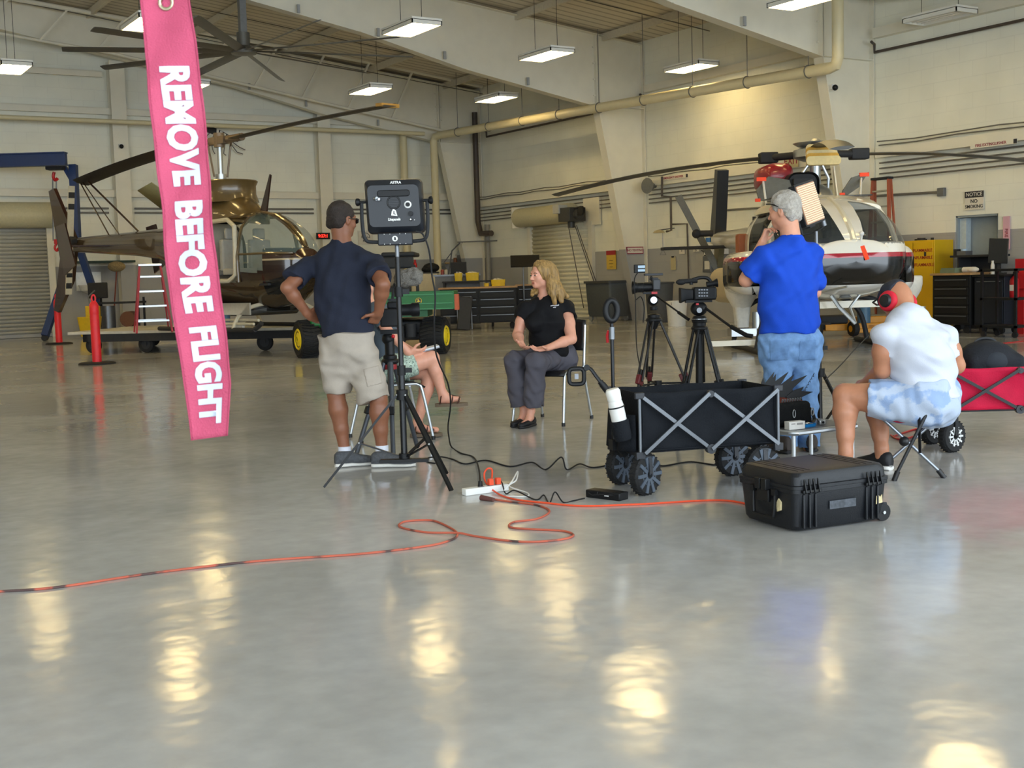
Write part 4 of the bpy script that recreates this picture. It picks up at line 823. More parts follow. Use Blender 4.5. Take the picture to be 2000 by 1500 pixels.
for cx in (-.2, .18):
    rb = MB()
    for dx in (-.035, .0, .035):
        rb.box((cx + dx, -Wc_ / 2 + .004, .105), (.01, .018, .165)).box((cx + dx, Wc_ / 2 - .004, .105), (.01, .018, .165)).box((cx + dx, 0, .2925), (.006, Wc_ - .08, .006))
    part('rib', rb, m_case, t, bevel=.003)
    la = MB()
    for dx in (-.04, -.013, .013, .04): la.prism([(-Wc_ / 2 - .03, .2), (-Wc_ / 2 - .008, .19), (-Wc_ / 2 - .008, .262), (-Wc_ / 2 - .014, .255)], cx + dx - .003, cx + dx + .003, 'x')
    la.b2((cx - .055, -Wc_ / 2 - .024, .198), (cx + .055, -Wc_ / 2 - .006, .21)); part('latch', la, m_pl, t)
part('handle', MB().path(spline([(-Lc_ / 2 - .008, -.085, .18), (-Lc_ / 2 - .012, -.08, .08), (-Lc_ / 2 - .014, -.06, .06), (-Lc_ / 2 - .014, .06, .06), (-Lc_ / 2 - .012, .08, .08), (-Lc_ / 2 - .008, .085, .18)], 4), .009, 8).b2((-Lc_ / 2 - .022, -.1, .17), (-Lc_ / 2, -.07, .2)).b2((-Lc_ / 2 - .022, .07, .17), (-Lc_ / 2, .1, .2)), m_pl, t)
part('latch', MB().b2((-Lc_ / 2 - .035, -.045, .19), (-Lc_ / 2 - .004, -.005, .245)).b2((-Lc_ / 2 - .035, .005, .19), (-Lc_ / 2 - .004, .045, .245)).b2((-Lc_ / 2 - .02, -.045, .13), (-Lc_ / 2 - .004, .045, .19)), m_pl, t, bevel=.004)
for sy in (-1, 1):
    wt = part('wheel', MB().tube((Lc_ / 2 - .02, sy * (Wc_ / 2 - .05), .045), (Lc_ / 2 - .02, sy * (Wc_ / 2 - .015), .045), .043, n=20), m_pl, t); part('axle_cap', MB().tube((Lc_ / 2 - .02, sy * (Wc_ / 2 - .05) * 1, .045), (Lc_ / 2 - .02, sy * (Wc_ / 2 - .008), .045), .008), m_al, wt)
    part('wheel_guard', MB().prism([(Lc_ / 2 - .08, .01), (Lc_ / 2 + .02, .01), (Lc_ / 2 + .04, .05), (Lc_ / 2 + .03, .085), (Lc_ / 2 - .02, .09)], sy * (Wc_ / 2 - .05), sy * (Wc_ / 2 - .055), 'y'), m_case, t)
m_stk = M('torn_sticker', 'c9b98e', .8, 0, .2, 40)
part('sticker', MB().prism([(.205, .095), (.245, .1), (.243, .14), (.23, .128), (.22, .14), (.208, .135)], -Wc_ / 2 + .002, -Wc_ / 2 - .001, 'y'), m_stk, t, 'torn cream sticker')
part('sticker', MB().prism([(-.115, .1), (-.09, .09), (-.085, .13), (-.1, .155), (-.118, .14)], -Lc_ / 2 + .008, -Lc_ / 2 - .002, 'x'), m_stk, t, 'torn cream sticker')
part('sticker', MB().b2((-.08, -Wc_ / 2 - .0005, .1), (.08, -Wc_ / 2 + .003, .14)), M('worn_label_grey', '44484e', .7, 0, .35, 60), t, 'worn grey label')
# ---- folding wagons
def wagon(name, label, loc, rz, L, W, zb, zt, m_fab, m_bar, m_hub, wheelr, handle=True, knobs=False):
    t = thing(name, label, 'wagon', (loc[0], loc[1], 0), rz)     # origin at the near-left bottom corner, +x along the near side, +y across
    h = zt - zb
    def side(y, sag, bow):
        return lambda a, b: (a * L, y + bow * math.sin(a * math.pi) * math.sin(b * math.pi) + .006 * math.sin(a * 23 + b * 7), zb + b * h - sag * b * math.sin(a * math.pi * 2) ** 2 * .5 + (.012 * abs(math.sin(a * math.pi * 2)) * b))
    fab = MB().grid(side(.012, .03, .02), 30, 10).grid(side(W - .012, .03, -.02), 30, 10)
    fab.grid(lambda a, b: (.012 + .01 * math.sin(b * 3.1), a * W, zb + b * h), 12, 8).grid(lambda a, b: (L - .012, a * W, zb + b * h), 12, 8).grid(lambda a, b: (a * L, b * W, zb + .01), 12, 8)
    part('fabric_tub', fab, m_fab, t, solid=.006)
    for y in (-.008, W + .008):
        for x in (0, L):
            pz = part('corner_post', MB().tube((x, y, zb - .04), (x, y, zt), .009, n=10), m_bar, t)
            part('corner_bracket', MB().box((x, y, zt - .01), (.055, .024, .035)).box((x, y, zb - .015), (.055, .024, .045)), m_dgrey, pz, bevel=.004)
        s_ = -.014 if y < 0 else .014
        for x0 in (0, L / 2):
            part('cross_bar', MB().bar((x0 + .02, y + s_ * .6, zt - .02), (x0 + L / 2 - .0, y + s_ * .6, zb + .0), .02, .012, (0, 1, 0)), m_bar, t)
            part('cross_bar', MB().bar((x0 + .0 + .02 * (x0 == 0), y + s_ * 1.6, zb + .0), (x0 + L / 2 - .01, y + s_ * 1.6, zt - .015), .02, .012, (0, 1, 0)), m_bar, t)
        part('pivot', MB().tube((L / 2, y - .02, zb), (L / 2, y + .02, zb), .028, n=18), m_dgrey, t); part('pivot', MB().tube((L / 2, y - .02, zt - .02), (L / 2, y + .02, zt - .02), .02, n=14), m_dgrey, t)
    for i, (x, y) in enumerate(((.05, .03), (.05, W - .03), (L - .08, .03), (L - .08, W - .03))):
        ang = .55 if x < .1 else .2; wx, wy = math.cos(ang), math.sin(ang); ax = np.array((-wy, wx, 0)); c = np.array((x - .01, y, wheelr)); ww = .032
        wh = part('wheel', MB().lathe([(wheelr * .62, -ww), (wheelr * .9, -ww), (wheelr, -ww * .6), (wheelr, ww * .6), (wheelr * .9, ww), (wheelr * .62, ww)], 28, c, ax), m_rub, t)
        hb = MB().lathe([(wheelr * .64, -ww * .9), (wheelr * .5, -ww * 1.02), (.02, -ww * .8), (.02, ww * .8), (wheelr * .5, ww * 1.02), (wheelr * .64, ww * .9)], 20, c, ax)
        for k in range(10):
            aa = 2 * math.pi * k / 10; dr = np.array((wx * math.cos(aa), wy * math.cos(aa), math.sin(aa)))
            for sg in (-1, 1): hb.bar(c + dr * .022 + ax * sg * ww * .9, c + dr * wheelr * (.9 if knobs else .62) + ax * sg * ww * 1.06, .02 if knobs else .012, .012, ax)
        part('hub', hb, m_hub, wh)
        tr = MB()
        for k in range(26):
            aa = 2 * math.pi * k / 26; dr = np.array((wx * math.cos(aa), wy * math.cos(aa), math.sin(aa))); a2 = aa + .09; dr2 = np.array((wx * math.cos(a2), wy * math.cos(a2), math.sin(a2)))
            for sg in (-1, 1): tr.bar(c + dr * (wheelr + .001), c + dr2 * (wheelr + .001) + ax * sg * ww * .75, .008, .006, dr)
        part('tread', tr, m_rub, wh)
        tp = c + UP * (zb - .03 - wheelr)
        part('fork', MB().bar(c + ax * (ww + .012), tp + ax * (ww + .006) - 0, .03, .006, ax).bar(c - ax * (ww + .012), tp - ax * (ww + .006), .03, .006, ax).box(tp, (.05, .08, .02)).tube(c - ax * (ww + .02), c + ax * (ww + .02), .008), m_pl if not knobs else m_dgrey, t)
    part('chassis', MB().b2((.02, .02, zb - .035), (.06, W - .02, zb - .005)).b2((L - .1, .02, zb - .035), (L - .06, W - .02, zb - .005)).b2((.04, W / 2 - .02, zb - .035), (L - .08, W / 2 + .02, zb - .005)), m_dgrey, t)
    return t
NL = flo(1250, 887, .24); NR = flo(1519, 868, .24); rzw = math.atan2((NR - NL)[1], (NR - NL)[0]); Lw_ = float(np.linalg.norm(NR - NL))
m_wf = cloth('black_canvas', '12151a', .85, .12, 14, .35, 120)
wg = wagon('folding_wagon', 'black canvas folding wagon with grey cross bars, next to the hard case', NL, rzw, Lw_, .45, .245, .58, m_wf, M('wagon_bar_grey', '6a6e73', .4, .5), M('wagon_hub_grey', '4c5561', .5, 0, .08), .118, knobs=True)
pk = MB().grid(lambda a, b: (-.015 - .07 * math.sin(a * math.pi) * (1 - .3 * b), .02 + a * .2, .25 + b * .21), 10, 6).grid(lambda a, b: (-.015 - .06 * math.sin(a * math.pi) * (1 - .3 * b), .24 + a * .19, .25 + b * .21), 10, 6); part('pocket', pk, m_wf, wg, solid=.006)
part('handle_base', MB().b2((-.09, .2, .24), (-.01, .27, .3)).bar((-.06, .235, .27), (.0, .235, .2), .04, .03), m_pl, wg)
hx, hy = -.06, .255
hd = part('pull_handle', MB().tube((hx, hy, .28), (hx, hy, .97), .011).tube((hx, hy, .28), (hx, hy, .6), .015), m_pl2, wg)
part('grip', MB().path([(hx + .036 * math.cos(a), hy, 1.045 + .058 * math.sin(a)) for a in [2 * math.pi * i / 24 for i in range(24)]], .019, 10, True), m_pl, hd)
part('release_lever', MB().path([(hx - .012, hy + .02, .93), (hx - .018, hy + .03, .9), (hx - .014, hy + .036, .86)], .009, 8), m_red, hd, 'red release lever')
part('collar', MB().tube((hx, hy, .88), (hx, hy, .95), .017), m_gry, hd)
# bottle in its pocket
bx = thing('water_bottle', 'white capped bottle tucked in the black wagon end pocket', 'bottle', dep(1214, 842, 6.83) , YAW); bx.rotation_euler = (.05, -.2, YAW)
part('bottle', MB().lathe([(.04, 0), (.043, .01), (.043, .15), (.04, .17), (.036, .18)], 20), M('bottle_white', 'd9d8d3', .5, 0, .02), bx); part('cap', MB().lathe([(.037, .175), (.04, .18), (.042, .23), (.034, .245), (.0, .247)], 20), M('bottle_cap_white', 'e3e2dc', .45), bx)
part('wagon_pocket_sleeve', MB().lathe([(.046, -.05), (.05, -.03), (.053, .06), (.05, .065), (.046, .0)], 20), m_wf, bx); part('strap', MB().torus((0, 0, .14), .0445, .004, (0, 0, 1), 24, 6), m_pl, bx)  # dark cloth sleeve stands in for the wagon pocket around the bottle
# gimbal stick leaning out of the wagon
root, q = lf(6.95, 1200)
t = thing('gimbal_stick', 'black phone gimbal stick leaning out of the black wagon', 'gimbal', root, YAW)
part('grip', MB().tube(q(1206, 790), q(1172, 745), .017, n=12).tube(q(1190, 768), q(1176, 750), .02, n=12), m_pl, t)
part('arm', MB().path(spline([q(1172, 745), q(1163, 733), q(1155, 722), q(1147, 718), (q(1140, 726))], 4), .011, 8), m_pl2, t); part('motor', MB().tube(q(1146, 718, -.02), q(1146, 718, .02), .018), m_pl, t)
c_ = q(1126, 735); part('phone_clamp', MB().path([c_ + np.array((.043 * math.copysign(abs(math.cos(a)) ** .5, math.cos(a)), 0, .045 * math.copysign(abs(math.sin(a)) ** .5, math.sin(a)))) for a in [2 * math.pi * i / 28 for i in range(28)]], .013, 8, True), m_pl, t)
part('label', MB().box(c_ + np.array((.0, -.002, 0)), (.022, .012, .03)), m_gry, t)
# red wagon
Nr = flo(1850, 803, .28)
rw = wagon('folding_wagon', 'red canvas folding wagon cut off by the right edge', Nr, math.radians(-33), .95, .46, .28, .56, cloth('red_canvas', 'b51438', .75, .1, 12, .3, 120), M('wagon_bar_black', '1a1a1c', .4, .3), M('hub_white', 'd0d2d2', .45), .108)
# backpack on it
bc = rw.location + Vector((.28, .08, .6)); root, q = lf(8.5, 1935)
bp_ = thing('backpack', 'black backpack lying on the red wagon', 'backpack', (root[0], root[1], 0), YAW)
s_ = SD(.009); s_.ell(q(1928, 698, .0), (.19, .15, .115), None, .03); s_.box(q(1935, 712, 0), (.19, .14, .07), None, .04, .05); s_.cut(q(1935, 728), -UP); s_.wrinkle(.006, 20, 5)
s_.obj('bag', cloth('backpack_black', '23252a', .8, .12, 12, .4, 90), bp_)
part('carry_handle', MB().path(spline([q(1902, 673, .0), q(1910, 664, .0), q(1925, 661), q(1940, 664), q(1950, 676)], 5), .012, 8, w=.5), m_pl, bp_); part('shoulder_strap', MB().path(spline([q(1962, 690, -.05), q(1978, 692, -.06), q(1988, 708, -.06), q(1986, 728, -.06)], 5), .022, 8, w=.4), m_pl, bp_)
part('front_pocket', MB().ball(q(1945, 706, -.13), (.09, .04, .07)), cloth('backpack_pocket', '2e3238', .8), bp_)
# ---- LED panel lights on stands
def light_stand(name, label, root, q, base, top, feet, rz=YAW, collar=.4, r=.02):
    t = thing(name, label, 'light stand', root, rz); b_ = np.array(base); tp = np.array(top)
    part('column', MB().tube(b_, lerp(b_, tp, .42), r, n=14), m_pl2, t); part('column', MB().tube(lerp(b_, tp, .4), lerp(b_, tp, .93), r * .8, n=12), m_pl2, t, 'middle section'); part('column', MB().tube(lerp(b_, tp, .92), tp, r * .65, n=12), m_gry, t, 'thin steel top section')
    for f_ in (.41, .77): part('clamp_knob', MB().tube(lerp(b_, tp, f_) - UP * .03, lerp(b_, tp, f_) + UP * .03, r * 1.35, n=14).box(lerp(b_, tp, f_) + np.array((.04, 0, 0)), (.05, .018, .03)), m_pl, t)
    kz = b_ + UP * collar; part('collar', MB().tube(kz - UP * .03, kz + UP * .03, r * 1.8, n=14), m_pl, t); part('lower_collar', MB().tube(b_ + UP * .0, b_ + UP * .04, r * 1.7), m_pl, t)
    for f_ in feet:
        f_ = np.array((f_[0], f_[1], .012)); h_ = nrm((f_ - kz) * (1, 1, 0)); k1 = kz + h_ * .03
        l_ = part('leg', MB().bar(k1, f_, .026, .014, UP), m_pl2, t); m1 = lerp(k1, f_, .52)
        part('brace', MB().bar(b_ + UP * .02 + h_ * .02, m1, .022, .008, UP), m_pl2, t); part('rivet', MB().ball(m1 - np.cross(h_, UP) * 0 + np.array((0, -.012, 0)), .007).ball(k1 + np.array((0, -.012, 0)), .007), m_al, l_)
    return t
root, q = lf(7.45, 790)
def gnd(u, v):
    w_ = flo(u, v) - root; return np.array((w_ @ VR, w_ @ VF, 0))
ls = light_stand('light_stand', 'black light stand holding the big LED panel seen from behind', root, q, q(790, 898), q(775, 472), [gnd(633, 955), gnd(882, 962), gnd(872, 928)])
root1 = root
lp = thing('led_panel', 'big black LED panel light seen from behind, left of centre', 'studio light', root, YAW)
def panel_pt(u, v, dd=0): return q(u, v, dd)
rings = []
ce = q(771, 403)
def tilt(x, y, z, ly=0): return ce + np.array((x, y, z))
bodyp = [(.155, .125, .06), (.172, .158, .03), (.178, .165, -.02), (.178, .165, -.05)]
rg = []
for hw, hh, yy in bodyp[::-1]: rg.append([tilt(x + (-.006 * z / .16), -yy, z) for x, z in rrect(hw * 2, hh * 2, .03, 5)])
lpb = part('housing', MB().loft(rg), M('light_housing', '181b21', .42, 0, .05, 20), lp, smooth=35)
yb = -.061
part('top_lip', MB().prism(rrect(.3, .02, .009, 3, 0, .16), .0, -.055, 'y').at(ce), m_pl, lp)
o_ = MB().at(ce); o_.prism(rrect(.2, .04, .018, 4, 0, .075), yb - .006, yb + .01, 'y'); part('vent_ridge', o_, m_pl, lp, bevel=.004)
o_ = MB().at(ce); o_.torus((0, yb, .02), .038, .005, (0, 1, 0), 28, 8)
for k in range(-3, 4): o_.box((0, yb - .002, .02 + k * .01), (2 * math.sqrt(.036 ** 2 - (k * .01) ** 2), .004, .003))
part('fan_grille', o_, M('grille_black', '0f1012', .5), lp)
o_ = MB().at(ce); o_.torus((.085, yb, .005), .017, .006, (0, 1, 0), 24, 8); part('control_ring', o_, m_wht, lp); o_ = MB().at(ce); o_.tube((.085, yb + .005, .005), (.085, yb - .014, .005), .012, n=16).tube((.1, yb + .005, -.05), (.1, yb - .016, -.05), .015, n=16).tube((.1, yb + .005, -.085), (.1, yb - .01, -.085), .009, n=14); part('dial', o_, m_pl, lp)
o_ = MB().at(ce); o_.tube((.1, yb - .008, -.085), (.1, yb - .012, -.085), .005, n=12).ball((.122, yb, -.088), .003); part('indicator', o_, m_wht, lp)
o_ = MB().at(ce); o_.tube((-.11, yb, .045), (-.085, yb - .035, .04), .008).tube((-.115, yb, .047), (-.1, yb - .018, .044), .012); part('antenna_plug', o_, m_al, lp)
MT = lambda x, z, y=yb - .003: mat_axes((1, 0, 0), (0, 0, 1), (0, -1, 0), ce + np.array((x, y, z)))
text('brand_lettering', 'ASTRA', .022, m_wht, lp, MT(.015, .14, -.052), .001, .0006); text('brand_lettering', 'Litepanels', .022, m_wht, lp, MT(0, -.082), .001, .0008, sx=.85)
o_ = MB().at(ce); o_.prism([(-.018, -.058), (.02, -.063), (.012, -.03), (-.004, -.015), (-.014, -.035)], yb - .004, yb, 'y'); part('logo', o_, m_wht, lp); o_ = MB().at(ce); o_.prism([(-.004, -.05), (.012, -.054), (.008, -.05), (.002, -.047), (.002, -.03), (-.003, -.033)], yb - .006, yb - .003, 'y'); part('logo_mark', o_, m_dgrey, lp)
yk = MB().at(ce); yk.path(spline([(-.2, -.02, .03), (-.2, -.02, -.1), (-.185, -.02, -.195), (-.12, -.02, -.215), (.12, -.02, -.215), (.185, -.02, -.195), (.2, -.02, -.1), (.2, -.02, .03)], 5), .012, 8, w=.5)
part('yoke', yk, m_pl, lp)
for sx in (-1, 1): o_ = MB().at(ce); o_.tube((sx * .175, -.02, .03), (sx * .225, -.02, .03), .009).lathe([(.018, 0), (.024, .008), (.024, .02), (.016, .026)], 9, (sx * .21, -.02, .03), (sx, 0, 0)); part('tilt_knob', o_, m_pl, lp)
o_ = MB().at(ce); o_.box((-.0, -.04, -.2), (.21, .05, .075)); bt = part('battery_plate', o_, M('light_housing', '24282f'), lp, bevel=.006)
o_ = MB().at(ce)
for x in (-.065, -.03, .03, .065):
    for z in (-.17, -.23): o_.ball((x, -.066, z), .003)
part('screw', o_, m_wht, bt); o_ = MB().at(ce); o_.tube((0, -.064, -.198), (0, -.068, -.198), .017, n=18); part('round_logo', o_, m_wht, bt); o_ = MB().at(ce); o_.prism([(-.006, -.206), (.008, -.208), (.004, -.19), (-.003, -.187)], -.07, -.067, 'y'); part('logo_mark', o_, m_dgrey, bt)
# second panel, facing us, behind the man in blue
root, q = lf(9.0, 1597)
def gnd(u, v):
    w_ = flo(u, v) - root; return np.array((w_ @ VR, w_ @ VF, 0))
light_stand('light_stand', 'black light stand behind the man in the blue polo', root, q, q(1602, 838), q(1594, 452), [gnd(1665, 845), gnd(1560, 862), gnd(1600, 822)], collar=.42)
lp = thing('led_panel', 'warm glowing LED panel light beside the grey-haired man', 'studio light', root, YAW)
ce = q(1577, 398); ax = nrm((.66, .75, .0)); nz = nrm(np.array((-.3, .0, 1))); ax = nrm(ax - nz * (ax @ nz)); ny = np.cross(nz, ax)   # ny points away
def pp(x, y, z): return ce + ax * x + ny * y + nz * z
o_ = MB().loft([[pp(x * k, y, z * k) for x, z in rrect(.33, .32, .02, 4)] for y, k in ((-.02, 1), (.03, 1), (.07, .8))]); part('housing', o_, M('light_housing', '24282f'), lp)
part('diffuser_board', MB().loft([[pp(x, y, z) for x, z in rrect(.3, .29, .01, 3)] for y in (-.026, -.019)]), M('led_board', 'b98f72', .6, 0, .02, emit='ffc9a0', estr=.03), lp, 'pale warm LED face')
le = MB()
for i in range(16):
    for j in range(18): le.loft([[pp(-.138 + i * .0184 + sx * .006, -.0285, -.132 + j * .0155 + sz * .0052) for sx, sz in ((-1, -1), (1, -1), (1, 1), (-1, 1))], [pp(-.138 + i * .0184 + sx * .003, -.031, -.132 + j * .0155 + sz * .0026) for sx, sz in ((-1, -1), (1, -1), (1, 1), (-1, 1))]])
ld_ = part('led_array', le, M('led_emitter', 'ffe2c0', .5, 0, 0, emit='ffd2a8', estr=.2), lp); ld_['kind'] = 'stuff'
for sx in (-1, 1): part('yoke', MB().path([pp(sx * .185, .02, .02), pp(sx * .185, .02, -.2), pp(0, .02, -.22)], .011, 8, w=.6), m_pl, lp); part('tilt_knob', MB().tube(pp(sx * .17, .02, .02), pp(sx * .215, .02, .02), .02, n=12), m_pl, lp)
part('battery_plate', MB().loft([[pp(x + .1, y, z - .08) for x, z in rrect(.1, .2, .015, 3)] for y in (.06, .12)]), m_dgrey, lp); part('power_plug', MB().tube(pp(.16, -.0, -.2), pp(.16, -.0, -.13), .02), m_gry, lp)
# ---- camera tripods
def tripod(name, label, root, apex, feet, m_leg, m_joint, r=.013, spread=None, dbl=True):
    t = thing(name, label, 'tripod', root, YAW); ap = np.array(apex)
    part('bowl', MB().lathe([(.02, -.09), (.035, -.06), (.05, -.02), (.05, .02), (.03, .03)], 18, ap), m_pl, t); mids = []
    for f_ in feet:
        f_ = np.array((f_[0], f_[1], .012)); h_ = nrm((f_ - ap) * (1, 1, 0)); k0 = ap + h_ * .05 - UP * .03; sdv = np.cross(h_, UP); m1 = lerp(k0, f_, .52); l_ = MB()
        for s_ in ((-1, 1) if dbl else (0,)): l_.tube(k0 + sdv * s_ * .022, m1 + sdv * s_ * .022, r * (.7 if dbl else 1.1), n=10)
        lg = part('leg', l_, m_leg, t); part('lower_leg', MB().tube(lerp(k0, f_, .42), f_, r * .85, n=10), m_leg, lg); part('leg_clamp', MB().bar(lerp(k0, f_, .47), lerp(k0, f_, .55), .07, .035, sdv), m_joint, lg, bevel=.006); part('foot', MB().ball(f_ + UP * .006, (.02, .02, .018)), m_rub, lg); mids.append(lerp(k0, f_, .56))
    part('hip_joint', MB().ball(ap - UP * .02, (.065, .065, .03)), m_pl, t)
    if spread:
        cc = (mids[0] + mids[1] + mids[2]) / 3 - UP * .0; o_ = MB().tube(cc - UP * .02, cc + UP * .02, .03)
        for m_ in mids: o_.tube(cc, m_, .008)
        part('spreader', o_, m_pl, t)
    return t
m_carb = M('tripod_carbon', '1c1a19', .35, .2, .08, 40); m_redj = M('tripod_joint_red', '5e1c20', .45, 0, .1)
# tripod one with a mirrorless camera
root, q = lf(9.5, 1285); T1 = tripod('camera_tripod', 'tripod under the small camera with the lens pointing left', root, q(1277, 620), [q(1228, 850, -.25), q(1382, 845, .0), q(1262, 840, .4)], m_carb, m_redj, spread=True)
part('fluid_head', MB().lathe([(.03, 0), (.035, .02), (.03, .03)], 16, q(1277, 606)).ball(q(1275, 586), (.045, .04, .045)).box(q(1272, 572), (.13, .05, .016)), m_pl, T1); part('drag_knob', MB().tube(q(1277, 586, -.04), q(1277, 586, -.075), .026, n=18), m_al, T1); part('quick_release', MB().box(q(1278, 572, -.03), (.045, .02, .018)), m_red, T1)
part('pan_bar', MB().tube(q(1284, 580, -.03), q(1345, 624, -.3), .007, n=8).tube(q(1325, 610, -.22), q(1345, 624, -.3), .013, n=10), m_pl2, T1)
cm = thing('mirrorless_camera', 'small camera with long lens and top monitor on the left tripod', 'camera', root, YAW)
part('body', MB().box(q(1281, 556), (.06, .12, .085)).box(q(1279, 546), (.05, .06, .03)), M('camera_body', '3a3b3e', .45, .2), cm, bevel=.008)
part('lens', MB().lathe([(.03, 0), (.032, .02), (.034, .07), (.038, .072), (.038, .115), (.03, .12)], 24, q(1274, 561), (-1, -.05, 0)), m_pl, cm); part('lens_hood', MB().lathe([(.036, .11), (.052, .155), (.05, .155), (.034, .115)], 20, q(1274, 561), (-1, -.05, 0)), m_pl, cm)
part('monitor', MB().box(q(1276, 536), (.14, .09, .018)), m_dgrey, cm, bevel=.003); part('monitor_arm', MB().path([q(1273, 540), q(1270, 545), q(1277, 549)], .009, 8), m_pl, cm)
part('receiver', MB().box(q(1249, 525), (.085, .05, .065)), m_pl, cm, bevel=.004); part('receiver_label', MB().box(q(1253, 521, -.03), (.055, .004, .02)).box(q(1253, 528, -.03), (.055, .004, .018)), M('label_blue_white', 'a9c0d2', .5), cm)
part('cable', MB().path(spline([q(1245, 533), q(1239, 548, -.05), q(1241, 590, -.05), q(1242, 640, -.05), q(1245, 690, -.05), q(1258, 755, -.05)], 6), .004, 6).path(spline([q(1243, 585, -.05), q(1252, 580), q(1258, 600), q(1256, 630)], 6), .004, 6), m_rub, cm)
# tripod two with the camcorder
root, q = lf(9.2, 1362); T2 = tripod('camera_tripod', 'tripod under the black video camera with the carrying handle', root, q(1366, 636), [q(1318, 858, -.2), q(1432, 850, -.05), q(1372, 850, .5)], M('tripod_black', '141517', .35, .5), m_pl, r=.016, spread=True)
part('centre_column', MB().tube(q(1366, 640), q(1366, 800), .028), m_pl, T2); part('fluid_head', MB().ball(q(1365, 603), (.065, .05, .055)).lathe([(.055, 0), (.06, .02), (.045, .05)], 18, q(1366, 630)).box(q(1364, 588), (.2, .06, .02)), m_pl, T2); part('level_ring', MB().lathe([(.058, 0), (.058, .018)], 22, q(1366, 627)), m_al, T2); part('drag_knob', MB().tube(q(1366, 606, -.05), q(1366, 606, -.075), .02, n=16), m_gry, T2)
part('pan_bar', MB().tube(q(1378, 602, -.03), q(1430, 640, -.22), .01).path([q(1428, 638, -.22), q(1458, 655, -.32), q(1470, 657, -.34)], .017, 10), m_pl, T2)
cm = thing('video_camera', 'black shoulder-size video camera with top handle on the right tripod', 'camera', root, YAW)
part('body', MB().box(q(1375, 573), (.17, .12, .1)).box(q(1392, 572), (.05, .1, .08)), m_pl, cm, bevel=.012); part('lens_hood', MB().loft([[q(u_, v_, 0) + np.array((0, y_ * k, z_ * k)) for y_, z_ in rrect(.12, .1, .015, 3)] for u_, v_, k in ((1352, 575, .8), (1340, 575, .85), (1328, 577, 1.15))]), m_pl, cm)
part('top_handle', MB().path(spline([q(1350, 556), q(1352, 547), q(1372, 542), q(1385, 546), q(1392, 562)], 5), .014, 8), m_pl, cm); part('microphone', MB().tube(q(1326, 550), q(1362, 548), .018).ball(q(1330, 551), (.04, .02, .022)), m_rub, cm); part('viewfinder', MB().tube(q(1380, 556), q(1398, 553), .022).lathe([(.026, 0), (.034, .02)], 16, q(1396, 553), (1, 0, .1)), m_pl, cm)
bt_ = MB()
for i in range(4):
    for j in range(3): bt_.box(q(1366 + 5 * i, 566 + 6 * j, -.062), (.012, .006, .01))
part('button', bt_, m_gry, cm); part('record_button', MB().box(q(1362, 594, -.055), (.02, .01, .014)), m_red, cm)
# floor light or small camera standing between tripods: a short monopod head
# tripod three behind the man in navy, with the fur-covered microphone
root, q = lf(8.75, 765); T3 = tripod('camera_tripod', 'dark tripod partly hidden behind the man in navy', root, q(762, 700), [q(694, 882, -.1), q(768, 890, -.3), q(815, 872, .35)], M('tripod_grey', '4a4e54', .4, .4), m_pl, r=.02, spread=False, dbl=False)
part('fluid_head', MB().tube(q(762, 700), q(760, 655), .035).ball(q(758, 662), .045).box(q(760, 648), (.12, .06, .03)), m_pl, T3); part('collar', MB().lathe([(.048, 0), (.05, .01), (.048, .035)], 18, q(762, 721)), M('collar_red', '8f2228', .45), T3)
cm = thing('camera_rig', 'black camera rig with fur-covered microphone behind the light stand', 'camera', root, YAW)
part('body', MB().box(q(762, 620), (.13, .16, .13)).box(q(768, 596), (.08, .1, .05)), m_pl, cm, bevel=.01); part('lens', MB().lathe([(.04, 0), (.042, .1), (.05, .11), (.05, .16)], 20, q(775, 606), (1, .2, 0)), m_pl, cm)
part('bracket', MB().path([q(766, 600), q(768, 560), q(776, 545)], .01, 8).box(q(770, 586), (.09, .03, .02)), m_pl2, cm); part('red_button', MB().ball(q(768, 657, -.06), .014), m_red, cm)
fz = SD(.006); fz.cap(q(786, 545), q(808, 541), .058, .062, k=.02); fz.wrinkle(.012, 120, 3, n=9); fz.obj('fur_windscreen', M('grey_fur', '77736c', .95, 0, .3, 120, 1, 150), cm)
# ---- low aluminium table with recording gear
zt_ = .262; cA = flo(1582, 838, zt_); cB = flo(1678, 826, zt_); cC = flo(1515, 829, zt_); d1_ = nrm(cB - cA); W1 = float(np.linalg.norm(cB - cA)); nC = np.cross(UP, d1_); W2 = .42
t = thing('folding_table', 'low aluminium folding table holding the audio bag', 'table', (cA[0], cA[1], 0), math.atan2(d1_[1], d1_[0]))
x0 = -.14; part('tabletop', MB().b2((x0, 0.02, zt_ - .022), (W1, W2, zt_)), M('table_top_grey', '6e7175', .45, .3), t, bevel=.004); part('edge_frame', MB().path([(x0 + .03, 0, zt_ - .016), (W1 - .03, 0, zt_ - .016), (W1, .03, zt_ - .016), (W1, W2 - .03, zt_ - .016), (W1 - .03, W2, zt_ - .016), (x0 + .03, W2, zt_ - .016), (x0, W2 - .03, zt_ - .016), (x0, .03, zt_ - .016)], .017, 8, True), m_al, t)
for x in (x0 + .03, W1 - .03):
    for y in (.03, W2 - .03): part('leg', MB().tube((x, y, 0.012), (x, y, zt_ - .02), .014), M('leg_white_metal', 'c9ccce', .35, .5), t); part('foot_cap', MB().tube((x, y, 0), (x, y, .02), .017), m_pl, t)
TW = lambda x, y, z=0: t_loc + d1_ * x + nC * y + UP * z
t_loc = np.array((cA[0], cA[1], zt_ + .001)); rzt = math.atan2(d1_[1], d1_[0])
ab = thing('audio_bag', 'black audio mixer bag with carabiners on the low table', 'bag', TW(.02, .25), rzt)
